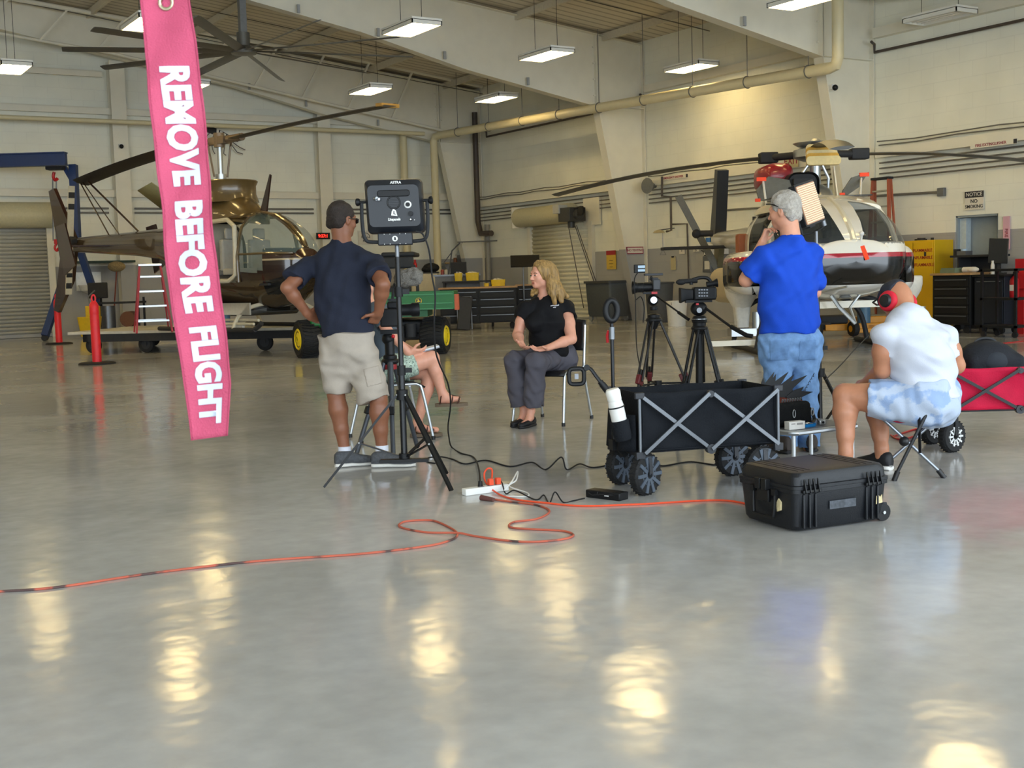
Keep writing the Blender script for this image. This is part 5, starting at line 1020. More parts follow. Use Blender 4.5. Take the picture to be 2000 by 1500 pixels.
s_ = SD(.007); s_.box((0, 0, .075), (.15, .1, .075), None, .03, .02); s_.ell((.02, -.09, .05), (.1, .03, .045), None, .03); s_.wrinkle(.008, 28, 3); s_.cut((0, 0, .004), -UP); s_.obj('bag', cloth('bag_black', '0e0f10', .85, .15, 25, .5, 120), ab)
part('mixer_panel', MB().box((.02, -.02, .15), (.2, .12, .02), (.3, 0, 0)), M('mixer_rust', '6d3326', .6, 0, .4, 60), ab, 'rust-red mixer panel')
kn = MB()
for i in range(8): kn.tube((-.06 + .022 * i, -.05, .155), (-.06 + .022 * i, -.058, .172), .006, n=8)
part('knob', kn, m_al, ab); part('brass_plate', MB().box((.03, -.1, .105), (.06, .006, .03)), M('brass_dull', '8a7a4e', .4, .5), ab)
for x in (-.03, .13): part('carabiner', MB().path([(x + .011 * math.cos(a), -.125, .085 + .024 * math.sin(a)) for a in [2 * math.pi * i / 16 for i in range(16)]], .003, 6, True), m_al, ab)
def fin(c, h, w_, an): 
    o_ = MB(); ca, sa = math.cos(an), math.sin(an); P_ = [(-.4, 0), (.4, 0), (.5, .45), (.28, .5), (.42, 1.0), (-.1, .62), (-.25, .8), (-.45, .4)]
    o_.T = Matrix.Translation(Vector(c)) @ Euler((0, an, -.5)).to_matrix().to_4x4(); o_.prism([(x * w_, z * h) for x, z in P_], -.004, .004, 'y'); return o_
for c, h, w_, an in (((-.14, .02, .15), .2, .1, .1), ((-.09, .05, .15), .23, .1, .45), ((-.02, .05, .15), .26, .1, .75), ((.05, .0, .15), .16, .09, 1.0)): part('shark_fin_antenna', fin(c, h, w_, an), m_pl, ab)
part('strap', MB().path(spline([(.14, .0, .13), (.2, -.02, .1), (.22, -.05, .03), (.16, -.09, .01)], 5), .012, 8, w=.4).path(spline([(-.14, .0, .12), (-.18, -.06, .08), (-.15, -.1, .02)], 5), .008, 8), m_pl, ab)
cl = MB().path([(.14 + .003 * i, .0 + .006 * math.cos(i * 1.3), .15 + .0035 * i + .006 * math.sin(i * 1.3)) for i in range(46)], .002, 5); part('coil_cable', cl, m_rub, ab)
bx = solo('card_box', MB().box((0, 0, .025), (.12, .05, .05)), M('white_card_box', 'd6d3cc', .6, 0, .05, 30), 'small white printed card box at the table corner', 'box', loc=TW(-.07, .06), rz=rzt - .12, bevel=.002)
part('printed_label', MB().box((.02, -.0255, .034), (.045, .001, .012)).box((-.03, -.0255, .036), (.03, .001, .006)), M('print_grey', '8f8c88', .7), bx)
tr = thing('blue_tray', 'small blue tray of parts on the low table', 'tray', TW(.07, .1), rzt); part('tray', MB().loft([[(x, y, z) for x, y in rrect(.11 * k, .09 * k, .02, 4)] for z, k in ((0, .9), (.02, 1), (.02, .93), (.006, .85))]), M('tray_blue', '1676b8', .4), tr); part('parts', MB().ball((.01, 0, .018), (.02, .015, .01)).box((-.02, .01, .016), (.03, .02, .012)).box((.02, -.02, .016), (.03, .01, .012)), m_al, tr)
ap = thing('power_adapter', 'small white and steel adapter on the low table edge', 'adapter', TW(.2, .1), rzt); part('case', MB().box((0, 0, .016), (.05, .03, .032)), m_al, ap, bevel=.004); part('jack', MB().tube((0, -.015, .016), (0, -.02, .016), .008), m_pl, ap); part('wire', MB().path(spline([(-.02, 0, .02), (-.05, -.01, .04), (-.04, .03, .045), (-.0, .03, .03)], 5), .002, 6), m_pl, ap)
# ---- cables on the floor
def cable(name, pts, r, m, label, cat='cable', n=8, base=None):
    W = []
    for q_ in pts:
        u, v = q_[:2]; z = q_[2] if len(q_) > 2 else 0; W.append(flo(u, v + 0, max(r, z)))
    return solo(name, MB().path(spline(W, 8), r, n), m, label, cat)
m_oc = M('cord_dirty_orange', 'b55a44', .6, 0, .12, 8, wear=('4f3b38', 5, .56)); m_or = M('cord_orange', 'e2512f', .5, 0, .06)
ec = cable('extension_cable', [(-60, 1160), (0, 1155), (110, 1147), (300, 1119), (500, 1096), (700, 1082), (830, 1067), (877, 1056), (893, 1046), (888, 1036), (859, 1021), (837, 1016), (794, 1018), (779, 1026), (794, 1033), (837, 1040), (895, 1041, .012), (927, 1047), (992, 1056), (1046, 1058), (1100, 1053), (1120, 1045), (1100, 1037), (1046, 1034), (1003, 1031), (994, 1026), (1006, 1019), (1046, 1014), (1069, 1004), (1071, 995), (1046, 986), (1006, 981), (962, 975)], .0055, m_oc, 'long grubby orange extension cord winding across the front of the floor', 'cable')
part('plug', MB().tube(flo(964, 976, .012), flo(940, 972, .014), .012, .017), M('plug_brown', '5f3b35', .6), ec)
cable('power_cable', [(957, 950, .03), (960, 938, .06), (961, 918, .11), (953, 915, .12), (946, 925, .09), (950, 944, .04), (974, 965), (1010, 976), (1064, 982), (1136, 988), (1244, 985), (1406, 977), (1480, 990)], .0055, m_or, 'bright orange cord running from the power strip behind the hard case', 'cable')
cable('power_cable', [(985, 958, .02), (1000, 940, .06), (1011, 921, .08), (1008, 938, .05), (995, 950, .02), (1030, 963), (1026, 970), (988, 969)], .0045, m_wht, 'white cord looping beside the power strip', 'cable')
cable('power_cable', [(850, 905), (835, 902), (835, 895, .01), (859, 892, .015), (884, 897), (909, 906), (949, 899), (996, 911), (1039, 903, .01), (1066, 917), (1096, 893, .08), (1107, 917, .01), (1132, 906, .01), (1159, 913), (1210, 905), (1280, 903), (1294, 910), (1345, 902), (1381, 906), (1402, 908), (1440, 903), (1470, 893)], .005, m_rub, 'black cable wandering from the light stand under the black wagon', 'cable')
cable('power_cable', [(968, 950, .03), (972, 939, .06), (980, 942, .05), (988, 964), (1006, 958, .02), (1046, 976), (1062, 967, .01), (1073, 983), (1084, 961, .05), (1100, 981), (1120, 978), (1142, 973, .01)], .004, m_rub, 'thin black cord between the power strip and the black adapter brick', 'cable')
rl, ql = lf(7.45, 790)
wl = lambda u, v, dd=0: dep(u, v, 7.45 + dd)
pts = [wl(812, 452, -.06), wl(826, 458, -.06), wl(838, 490, -.04), wl(844, 540), wl(850, 577), wl(848, 630, .05), wl(850, 680, .2), wl(858, 710, .35), wl(875, 750, .7), wl(880, 790, 1.0), wl(875, 832, 1.2), wl(877, 855, 1.35)] + [flo(882, 873, .006), flo(900, 885, .006), flo(925, 893, .006), flo(935, 915, .05), flo(938, 945, .05)]
lc = solo('power_cable', MB().path(spline(pts, 8), .0055, 8), m_rub, 'black cable hanging from the LED panel battery down to the power strip', 'cable'); part('plug', MB().tube(flo(938, 940, .07), flo(938, 952, .035), .012, .015), m_pl, lc)
A0, B0 = flo(906, 968), flo(990, 957); d_ = nrm(B0 - A0); t = thing('power_strip', 'white power strip on the floor with cords plugged in', 'power strip', (A0 + B0) / 2, math.atan2(d_[1], d_[0])); Ls_ = float(np.linalg.norm(B0 - A0))
part('housing', MB().box((0, 0, .02), (Ls_, .055, .04)), m_wht, t, bevel=.005); part('socket', MB().box((-.03, 0, .041), (.03, .03, .003)).box((.03, 0, .041), (.03, .03, .003)).box((.08, 0, .041), (.03, .03, .003)), m_gry, t)
part('plug', MB().box((.035, 0, .06), (.03, .03, .04)), m_or, t, 'orange plug', bevel=.004); part('plug', MB().box((.085, 0, .06), (.03, .03, .04)), m_or, t, 'orange plug', bevel=.004)
A0, B0 = flo(1146, 968), flo(1226, 978); d_ = nrm(B0 - A0); t = thing('adapter_brick', 'black power adapter brick on the floor by the wagon wheels', 'adapter', (A0 + B0) / 2, math.atan2(d_[1], d_[0])); Ls_ = float(np.linalg.norm(B0 - A0))
part('housing', MB().box((0, 0, .022), (.24, .085, .044)), m_pl, t, bevel=.006); part('label', MB().box((.03, -.043, .025), (.03, .002, .012)), m_wht, t); part('tie', MB().torus((-.03, -.04, .03), .01, .003, (1, 0, 0), 12, 6).path([(-.12, -.03, .03), (-.06, -.06, .02), (0, -.055, .03), (.12, -.03, .03)], .004, 6), m_rub, t)
for pts, lb in ([(1745, 852), (1790, 838), (1800, 846), (1760, 858), (1740, 850)], 'red cord coiled on the floor behind the folding stool'), ([(1870, 688), (1930, 674), (2040, 662)], 'thin red cord far across the floor at right'):
    cable('power_cable', pts, .007, m_red, lb, 'cable')
cable('audio_cable', [(1612, 742, .5), (1640, 715, .55), (1672, 680, .62), (1712, 640, .75)], .004, m_rub, 'thin black cable stretched from the light stand to the headphones')
# ================================================================ helicopters and the working gear of the hangar
def fuselage(secs, xs, nv, cat, ex=.75):
    S = np.array(secs, float)[::-1]; pts = []; xs = [a + (b_ - a) * k / 3 for a, b_ in zip(xs[:-1], xs[1:]) for k in range(3)] + [xs[-1]]
    def cub(x, c):
        return float(np.interp(x, S[:, 0], S[:, c]))
    sm = [[(cub(x - .08, c) + 2 * cub(x, c) + cub(x + .08, c)) / 4 if S[0, 0] + .08 < x < S[-1, 0] - .1 else cub(x, c) for c in (1, 2, 3)] for x in xs]
    for x, (zc, hh, hw) in zip(xs, sm):
        row = []
        for i in range(nv):
            a = 2 * math.pi * i / nv + math.pi / 2; ca, sa = math.cos(a), math.sin(a)
            row.append((x, hw * math.copysign(abs(ca) ** ex, ca), zc + hh * math.copysign(abs(sa) ** ex, sa)))
        pts.append(row)
    out = {}
    for j in range(len(xs) - 1):
        for i in range(nv):
            q = [pts[j][i], pts[j][(i + 1) % nv], pts[j + 1][(i + 1) % nv], pts[j + 1][i]]; c = np.mean(np.array(q), 0); th = (i + .5) / nv
            k = cat(c[0], th if th < .5 else 1 - th, c[1], c[2])
            if k and k not in ('shell', 'windscreen'): k += '|L' if c[1] > 0 else '|R'
            if k: out.setdefault(k, MB()).add(q, [(0, 1, 2, 3)])
    for r_, k in ((pts[0], False), (pts[-1], True)):
        c = np.mean(np.array(r_), 0)
    return out
def weld(o, d=.0005):
    bm_ = bmesh.new(); bm_.from_mesh(o.data); bmesh.ops.remove_doubles(bm_, verts=bm_.verts, dist=d); bmesh.ops.recalc_face_normals(bm_, faces=bm_.faces); bm_.to_mesh(o.data); bm_.free()
    o.data.polygons.foreach_set('use_smooth', [True] * len(o.data.polygons)); o.data.set_sharp_from_angle(angle=math.radians(50)); return o
def zband(name, bands, rough=.18, coat=.6):
    m = M(name, 'ffffff', rough, 0, 0, coat=coat); N, L, b = nodes(m); tc = N.new('ShaderNodeTexCoord'); sp = N.new('ShaderNodeSeparateXYZ'); L(tc.outputs['Object'], sp.inputs[0])
    mr = N.new('ShaderNodeMapRange'); mr.inputs['From Min'].default_value = 0; mr.inputs['From Max'].default_value = 4; L(sp.outputs[2], mr.inputs[0]); cr = N.new('ShaderNodeValToRGB'); cr.color_ramp.interpolation = 'CONSTANT'; e = cr.color_ramp.elements
    for i, (z, c) in enumerate(bands):
        if i < 2: e[i].position = z / 4; e[i].color = lin(c)
        else: q = e.new(z / 4); q.color = lin(c)
    L(mr.outputs[0], cr.inputs[0]); L(cr.outputs[0], b.inputs['Base Color']); return m
def glass(name, c, alpha): return M(name, c, .04, 0, 0, alpha=alpha, spec=.8)
def blade_mb(p0, p1, droop, ch=.3, th=.03, n=10, tw=.05):
    o_ = MB(); p0 = np.array(p0, float); p1 = np.array(p1, float); d = nrm((p1 - p0) * (1, 1, 0)); s_ = np.cross(UP, d); R = []
    for i in range(n + 1):
        f_ = i / n; c = lerp(p0, p1, f_) + UP * droop * (f_ * (1 - f_)); R.append([c + s_ * (x * ch) + UP * (z * th + x * tw * ch) for x, z in ((-.5, 0), (-.2, .5), (.25, .5), (.5, 0), (.25, -.5), (-.2, -.5))])
    return o_.loft(R)
# ---- brown helicopter on its platform
zP = .43
nose = dep(603, 500, 20.8); nose[2] = 0; hd_ = nrm(VR * .717 - VF * .697); rzB = math.atan2(hd_[1], hd_[0])
H1 = thing('helicopter', 'brown and gold helicopter standing on the wheeled platform at left', 'helicopter', (nose[0], nose[1], zP + .01), rzB)
hl = np.cross(UP, hd_)
def toH(u, v, D): w_ = dep(u, v, D) - np.array((nose[0], nose[1], zP)); return np.array((w_ @ hd_, w_ @ hl, w_[2]))
secs = [(.012, 1.15, .004, .004), (0, 1.16, .1, .14), (-.06, 1.13, .27, .28), (-.2, 1.12, .46, .42), (-.5, 1.14, .68, .55), (-.9, 1.19, .82, .62), (-1.3, 1.23, .85, .655), (-1.7, 1.25, .84, .665), (-2.5, 1.26, .8, .67), (-3.0, 1.3, .75, .64), (-3.4, 1.4, .62, .53), (-4.0, 1.56, .42, .38), (-4.6, 1.64, .31, .28), (-5.6, 1.69, .25, .24), (-8.8, 1.78, .14, .12)]
xs = [.012, 0, -.03, -.06, -.12, -.2, -.3, -.4, -.5, -.6, -.7, -.8, -.9, -1.0, -1.1, -1.2, -1.3, -1.4, -1.5, -1.6, -1.7, -1.8, -1.95, -2.1, -2.25, -2.4, -2.55, -2.7, -2.8, -2.9, -3.0, -3.1, -3.2, -3.4, -3.6, -3.8, -4.0, -4.3, -4.6, -5.1, -5.6, -6.4, -7.2, -8, -8.8]
def catB(x, th, y, z):
    if -2.85 < x < -1.2 and .86 < z < 1.98 and th > .075: return None if y < 0 else 'rear_window'
    if -1.15 < x < -.06 and z > 1.32 and .02 < th: return 'windscreen'
    if -1.15 < x < -.55 and 1.02 < z <= 1.32 and th > .1: return 'front_door_window'
    if -.6 < x < -.12 and .62 < z < .95 and .3 < th < .42: return 'chin_window'
    return 'shell'
m_br = zband('helicopter_brown_gold', [(0, '3c2f20'), (.86, '26140f'), (1.2, 'a89878'), (1.225, '33190f'), (1.36, '46382a'), (1.5, '4a3c28')])
m_gl = glass('canopy_glass', '7e938f', .32); m_gl2 = glass('dark_glass', '1a1c1e', .75)
for k, mb in fuselage(secs, xs, 140, catB).items():
    weld(part(k.split('|')[0], mb, m_br if k == 'shell' else (m_gl2 if 'chin' in k else m_gl), H1))
m_cow = M('cowling_gold', '5d4b2b', .28, .0, .05, 3, coat=.5); m_mar = M('maroon_dark', '2e1815', .25, 0, .05, coat=.5); m_crm = M('cabin_cream', 'c9c2ac', .6, 0, .05); m_drk = M('interior_dark', '26272a', .7, 0, .1); m_seat = cloth('seat_grey', 'a5a39b')
# engine cowling, mast fairing, exhaust, inlet
weld(part('engine_cowling', MB().loft([[(x, w_ * math.cos(a), z0 + h_ * max(0, math.sin(a)) ** .8) for a in [math.pi * i / 20 for i in range(21)]] for x, z0, h_, w_ in ((-1.25, 1.86, .06, .1), (-1.5, 1.9, .25, .3), (-1.9, 1.95, .48, .4), (-2.5, 1.95, .6, .44), (-3.2, 1.9, .55, .42), (-3.8, 1.75, .45, .34), (-4.5, 1.75, .2, .2))], closed=False), m_cow, H1))
part('mast_fairing', MB().lathe([(.55, 2.3), (.5, 2.45), (.5, 2.6), (.54, 2.68), (.52, 2.7), (.46, 2.69)], 30, (-2.35, 0, 0)), m_cow, H1)
part('cowl_door', MB().add([(-3.3, -.4, 2.35), (-3.9, -.36, 2.2), (-4.0, -.9, 2.62), (-3.4, -.95, 2.72)], [(0, 1, 2, 3)]), M('cowl_inner_olive', '7d7a58', .5, .2), H1, solid=.02)
for sy in (-1, 1): part('exhaust', MB().tube((-3.3, sy * .2, 2.35), (-3.45, sy * .35, 2.75), .1, .12, 14), M('exhaust_metal', '8b8478', .4, .7), H1)
part('wire_cutter', MB().prism([(-1.2, 1.95), (-1.42, 1.98), (-1.02, 2.72), (-.99, 2.7)], -.015, .015, 'y'), m_mar, H1)
# rotor: mast, hub, two blades
hubp = toH(428, 276, 22.5); mast0 = np.array((hubp[0], hubp[1], 2.65))
rt_ = part('rotor_mast', MB().tube(mast0, hubp, .05, n=14).tube(mast0, mast0 + UP * .1, .16, n=16).tube(mast0 + UP * .1, mast0 + UP * .2, .1, n=16), m_al, H1)
hubm = MB().box(hubp, (.5, .16, .14)).tube(hubp - UP * .12, hubp + UP * .14, .1, n=12)
for s_ in (-1, 1): hubm.path([mast0 + UP * .15 + np.array((.0, s_ * .14, 0)), hubp + np.array((.12 * s_, s_ * .16, -.1)), hubp + np.array((.25 * s_, s_ * .1, -.02))], .018, 6).tube(hubp + np.array((s_ * .3, 0, 0)), hubp + np.array((s_ * .75, 0, .0)), .07)
part('rotor_hub', hubm, M('hub_brown_metal', '7a6a58', .4, .5), H1)
tR, tL = toH(763, 207, 18.8), toH(157, 358, 26.0)
m_bl = M('rotor_blade_dark', '2b2926', .45, .1, .08, 3)
for k, tp_ in enumerate((tR, tL)):
    st_ = hubp + nrm((tp_ - hubp) * (1, 1, 0)) * .6; o_ = part('rotor_blade', blade_mb(st_, tp_, .25 if k else .1, .36, .05, tw=.3 if k else .12), m_bl, H1)
    if k == 0: part('blade_tip', MB().bar(lerp(st_, tp_, .965) + UP * .01, tp_, .34, .055, UP), M('tip_gold', 'a07a36', .4), o_)
part('tie_down_strap', MB().tube(tL, (-6.6, -.1, 1.8), .015, n=6).tube(tL + np.array((.35, 0, 0)), (-5.6, .0, 1.9), .02, n=6).tube(lerp(tL, hubp, .02), (-6.1, -.2, 1.9), .012, n=6), m_mar, H1)
# tail
part('tail_fin', MB().prism([(-8.3, 1.85), (-8.6, 1.0), (-9.35, .3), (-9.55, .35), (-9.1, 1.5), (-9.45, 3.0), (-9.2, 3.05)], -.04, .04, 'y'), m_mar, H1); part('stabiliser', MB().b2((-6.9, -1.0, 1.66), (-6.5, 1.0, 1.7)), m_mar, H1, bevel=.01)
for sy in (-1, 1): part('end_plate', MB().prism([(-6.4, 1.3), (-6.9, 1.1), (-7.15, 2.1), (-6.75, 2.15)], sy * 1.0, sy * 1.03, 'y'), m_mar, H1)
tr_ = part('tail_rotor', MB().lathe([(.09, 0), (.1, .14)], 14, (-8.1, -.15, 1.85), (0, -1, 0)), m_drk, H1)
for s_ in (-1, 1): bl = part('tail_rotor_blade', MB().bar(np.array((-8.1, -.27, 1.85)), np.array((-8.1 + s_ * .22, -.27, 1.85 + s_ * 1.15)), .02, .14, (0, 1, 0)), m_crm, H1); part('stripe', MB().bar(np.array((-8.1 + s_ * .13, -.27, 1.85 + s_ * .66)), np.array((-8.1 + s_ * .15, -.27, 1.85 + s_ * .78)), .026, .135, (0, 1, 0)).bar(np.array((-8.1 + s_ * .175, -.27, 1.85 + s_ * .9)), np.array((-8.1 + s_ * .198, -.27, 1.85 + s_ * 1.02)), .026, .135, (0, 1, 0)), m_drk, bl)
# cabin interior, open rear door with cream frame
part('cabin_floor', MB().b2((-2.95, -.55, .78), (-.45, .55, .82)), m_drk, H1); part('bulkhead', MB().b2((-2.98, -.58, .8), (-2.92, .58, 1.95)), m_crm, H1); part('instrument_panel', MB().b2((-.72, -.35, .85), (-.55, .35, 1.35)).b2((-.8, -.4, 1.25), (-.5, .4, 1.42)), m_drk, H1, bevel=.03)
for x in (-1.85, -2.8):
    for y in (-.3, .3): s_ = part('seat', MB().b2((x - .02, y - .22, .98), (x + .45, y + .22, 1.1)).b2((x - .1, y - .22, 1.05), (x + .02, y + .22, 1.62)).b2((x - .08, y - .12, 1.62), (x + .0, y + .12, 1.82)), m_seat, H1, bevel=.03); part('headrest_bar', MB().tube((x - .04, y, 1.55), (x - .04, y, 1.7), .015), m_drk, s_)
part('door_frame', MB().path([(-1.26, -.65, .98), (-1.22, -.66, 1.4), (-1.3, -.6, 1.82), (-1.6, -.54, 1.95), (-2.6, -.54, 1.93), (-2.82, -.66, 1.5), (-2.78, -.68, 1.0), (-2.5, -.675, .88), (-1.45, -.66, .88)], .042, 8, True), m_crm, H1)
part('door_post', MB().path([(-1.17, -.645, .85), (-1.17, -.655, 1.3), (-1.17, -.54, 1.8), (-1.17, -.25, 2.04)], .03, 8), m_cow, H1); part('front_post', MB().path([(-.06, -.28, 1.32), (-.2, -.42, 1.32), (-.5, -.55, 1.33), (-.9, -.62, 1.33), (-1.17, -.65, 1.33)], .02, 8), m_cow, H1); part('door_post', MB().path([(-1.17, .645, .85), (-1.17, .655, 1.3), (-1.17, .54, 1.8), (-1.17, .25, 2.04)], .03, 8), m_cow, H1); part('roof_post', MB().path([(-.08, 0, 1.42), (-.2, 0, 1.58), (-.5, 0, 1.825), (-.9, 0, 2.01), (-1.3, 0, 2.08), (-1.5, 0, 2.09)], .03, 8), m_cow, H1)
part('pitot_tube', MB().tube((0, 0, 1.0), (.28, 0, 1.0), .012), m_al, H1)
# skids and spray gear
sk = MB()
for sy in (-1, 1): sk.path(spline([(-.1, sy * .95, .16), (-.3, sy * .95, .06), (-.6, sy * .95, .04), (-3.4, sy * .95, .04)], 4), .04, 10)
part('skid', sk, m_drk, H1)
for x in (-.95, -2.9): part('cross_tube', MB().path(spline([(x, -.95, .05), (x, -.8, .3), (x, -.4, .45), (x, .4, .45), (x, .8, .3), (x, .95, .05)], 5), .035, 8), m_crm, H1)
sp_ = part('spray_tank', MB().loft([[(x, y, z) for y, z in rrect(w_, h_, .08, 4, 0, .36)] for x, w_, h_ in ((-.95, .5, .1), (-1.1, 1.1, .2), (-2.6, 1.3, .22), (-2.75, .9, .16))]), M('tank_dark', '3a3833', .5), H1, smooth=35)
pn_ = part('spray_panel', MB().b2((-2.6, -1.04, .3), (-.3, -1.01, .5)).prism([(-2.6, .5), (-.3, .5), (-.3, .3), (-.6, .3)], -1.04, -1.01, 'y'), M('tank_white', 'c6c4bb', .4), H1); text('tank_lettering', 'ISOLAIR', .15, M('letter_black', '151515', .5), pn_, mat_axes((1, 0, 0), (0, 0, 1), (0, -1, 0), (-1.35, -1.044, .4)), .004, .003)
bo_ = MB()
for z, y in ((.2, -.8), (.14, -.9)): bo_.tube((-2.8, y, z), (-.4, y, z), .025)
part('spray_boom', bo_, m_crm, H1); part('pump', MB().tube((-1.5, -.75, .0), (-1.5, -.75, .3), .09, n=14).tube((-1.95, -.8, .06), (-1.95, -.8, .3), .05), M('pump_blue', '4a6f8c', .4), H1); part('equipment_tray', MB().b2((-1.3, -.9, .06), (-.75, -.85, .16)), M('tray_white', 'bdbdb8', .5), H1)
# platform dolly
pA, pB = flo(132, 649, zP), flo(585, 639, zP); dA = nrm(pB - pA); LA = float(np.linalg.norm(pB - pA))
T = thing('platform_dolly', 'low white-decked wheeled platform under the brown helicopter', 'platform', (pA[0], pA[1], 0), math.atan2(dA[1], dA[0])); WA = 2.7
part('deck', MB().b2((0, 0, zP - .05), (LA, WA, zP)), M('deck_white_worn', 'bdb9ad', .6, 0, .15, 6), T); part('frame_rail', MB().b2((.3, .02, zP - .2), (LA - .05, .1, zP - .05)).b2((.3, WA - .1, zP - .2), (LA - .05, WA - .02, zP - .05)).b2((.3, .02, zP - .2), (.4, WA - .02, zP - .05)).b2((LA - .15, .02, zP - .2), (LA - .05, WA - .02, zP - .05)), m_drk, T)
for x in (.45, 1.55, LA - .75):
    for y in (.15, WA - .15): w_ = part('caster', MB().lathe([(.1, -.04), (.15, -.04), (.16, -.02), (.16, .02), (.15, .04), (.1, .04)], 22, (x, y, .16), (0, 1, .0)), m_rub, T); part('caster_hub', MB().tube((x, y - .042, .16), (x, y + .042, .16), .09, n=18), m_drk, w_); part('fork', MB().b2((x - .03, y - .06, .14), (x + .03, y - .045, zP - .18)).b2((x - .03, y + .045, .14), (x + .03, y + .06, zP - .18)), m_drk, w_)
# red step ladder on the deck
def step_ladder(name, label, root, rz, h, w0, w1, spread, m_rail, m_step, nst, m_cap):
    t = thing(name, label, 'ladder', root, rz)
    for sx in (-1, 1):
        part('rail', MB().bar((sx * w0 / 2, -spread * .35, 0), (sx * w1 / 2, 0, h), .075, .035, (1, 0, 0)), m_rail, t); part('rear_rail', MB().bar((sx * w0 / 2, spread * .65, 0), (sx * w1 / 2, .06, h), .05, .025, (1, 0, 0)), m_rail, t)
    for i in range(nst):
        f_ = (i + .8) / (nst + .6); w_ = w0 + (w1 - w0) * f_; part('step', MB().box((0, -spread * .35 * (1 - f_) + .02, h * f_), (w_, .09, .03)), m_step, t)
        if i % 2 == 0: part('rear_brace', MB().box((0, spread * .65 * (1 - f_) + .06, h * f_), (w_, .02, .03)), m_step, t)
    part('top_cap', MB().box((0, .03, h), (w1 + .06, .16, .05)), m_cap, t, bevel=.01); return t
lr = flo(292, 650, zP + .002); step_ladder('step_ladder', 'red step ladder with silver steps standing on the platform', lr + VF * .25, YAW + .35, 1.22, .62, .36, .8, M('ladder_red', '9c2c34', .5, 0, .05), m_al, 4, m_al)
# bollards
for (u, v), lb in (((190, 711), 'nearer red post bollard on a black base'), ((116, 672), 'farther red post bollard beside the white roller door')):
    b_ = flo(u, v); t = thing('bollard', lb, 'bollard', b_, group='red bollards'); part('base', MB().lathe([(.3, 0), (.3, .02), (.26, .035), (.09, .04)], 28), m_rub, t); part('post', MB().lathe([(.075, .035), (.075, .8), (.07, .82), (.075, .84), (.075, .98), (.05, 1.03), (.03, 1.05)], 20), M('bollard_red', 'd7222c', .45, 0, .04), t); part('loop', MB().path([(.0 + .03 * math.cos(a), 0, 1.09 + .06 * math.sin(a)) for a in [2 * math.pi * i / 16 for i in range(16)]], .014, 8, True), M('bollard_red', 'd7222c'), t)
# blue gantry crane with chain hoist
g1 = onY(150, 640, 32.3); Dg = depth_of(g1); root, q = lf(Dg, 150); t = thing('gantry_crane', 'blue steel gantry crane at the far left', 'crane', root, YAW)
m_bl_ = M('gantry_blue', '20386a', .5, .1, .06, 5); zb_ = q(145, 315)[2]
part('beam', MB().box((-1.08, 0, zb_), (2.56, .14, .3)).box((-1.08, 0, zb_ + .15), (2.56, .26, .03)).box((-1.08, 0, zb_ - .15), (2.56, .26, .03)), m_bl_, t, smooth=0)
sl = q(150, 470); part('leg', MB().bar(q(143, 322), sl, .18, .2, (0, 1, 0)).bar(sl, (q(122, 650)[0], -.9, .12), .16, .16, (0, 1, 0)).bar(sl, (q(196, 640)[0], .8, .12), .16, .16, (0, 1, 0)).bar(q(126, 326), q(141, 352), .1, .12, (0, 1, 0)), m_bl_, t, smooth=0)
part('leg', MB().bar((-2.27, 0, zb_ - .1), (-2.27, 0, 2.6), .16, .18, (0, 1, 0)).bar((-2.27, 0, 2.65), (-2.27, -.7, .02), .14, .14, (0, 1, 0)).bar((-2.27, 0, 2.65), (-2.27, .35, .02), .14, .14, (0, 1, 0)), m_bl_, t, smooth=0)
for e in ((q(122, 650)[0], -.9), (q(196, 640)[0], .8)): part('caster', MB().tube((e[0], e[1] - .04, .08), (e[0], e[1] + .04, .08), .08, n=16), m_drk, t)
ho = thing('chain_hoist', 'black chain hoist with red hooks hanging from the blue gantry beam', 'hoist', root, YAW); hz_ = q(108, 330)
part('trolley', MB().box(q(108, 322, -.2), (.42, .3, .26)).tube(q(102, 318, -.25), q(102, 318, -.12), .1).tube(q(114, 318, -.25), q(114, 318, -.12), .1), m_drk, ho, bevel=.02); part('hook_block', MB().path(spline([q(106, 336, -.2), q(104, 345, -.2), q(108, 352, -.2), q(113, 348, -.2)], 4), .04, 8), m_red, ho)
part('chain', MB().tube(q(103, 350, -.2), q(104, 470, -.2), .018, n=6).tube(q(110, 350, -.2), q(110, 470, -.2), .018, n=6), m_gry, ho); part('lower_hook', MB().box(q(110, 472, -.2), (.1, .06, .12)).path(spline([q(110, 476, -.2), q(107, 484, -.2), q(111, 490, -.2), q(114, 484, -.2)], 4), .03, 8), m_red, ho)
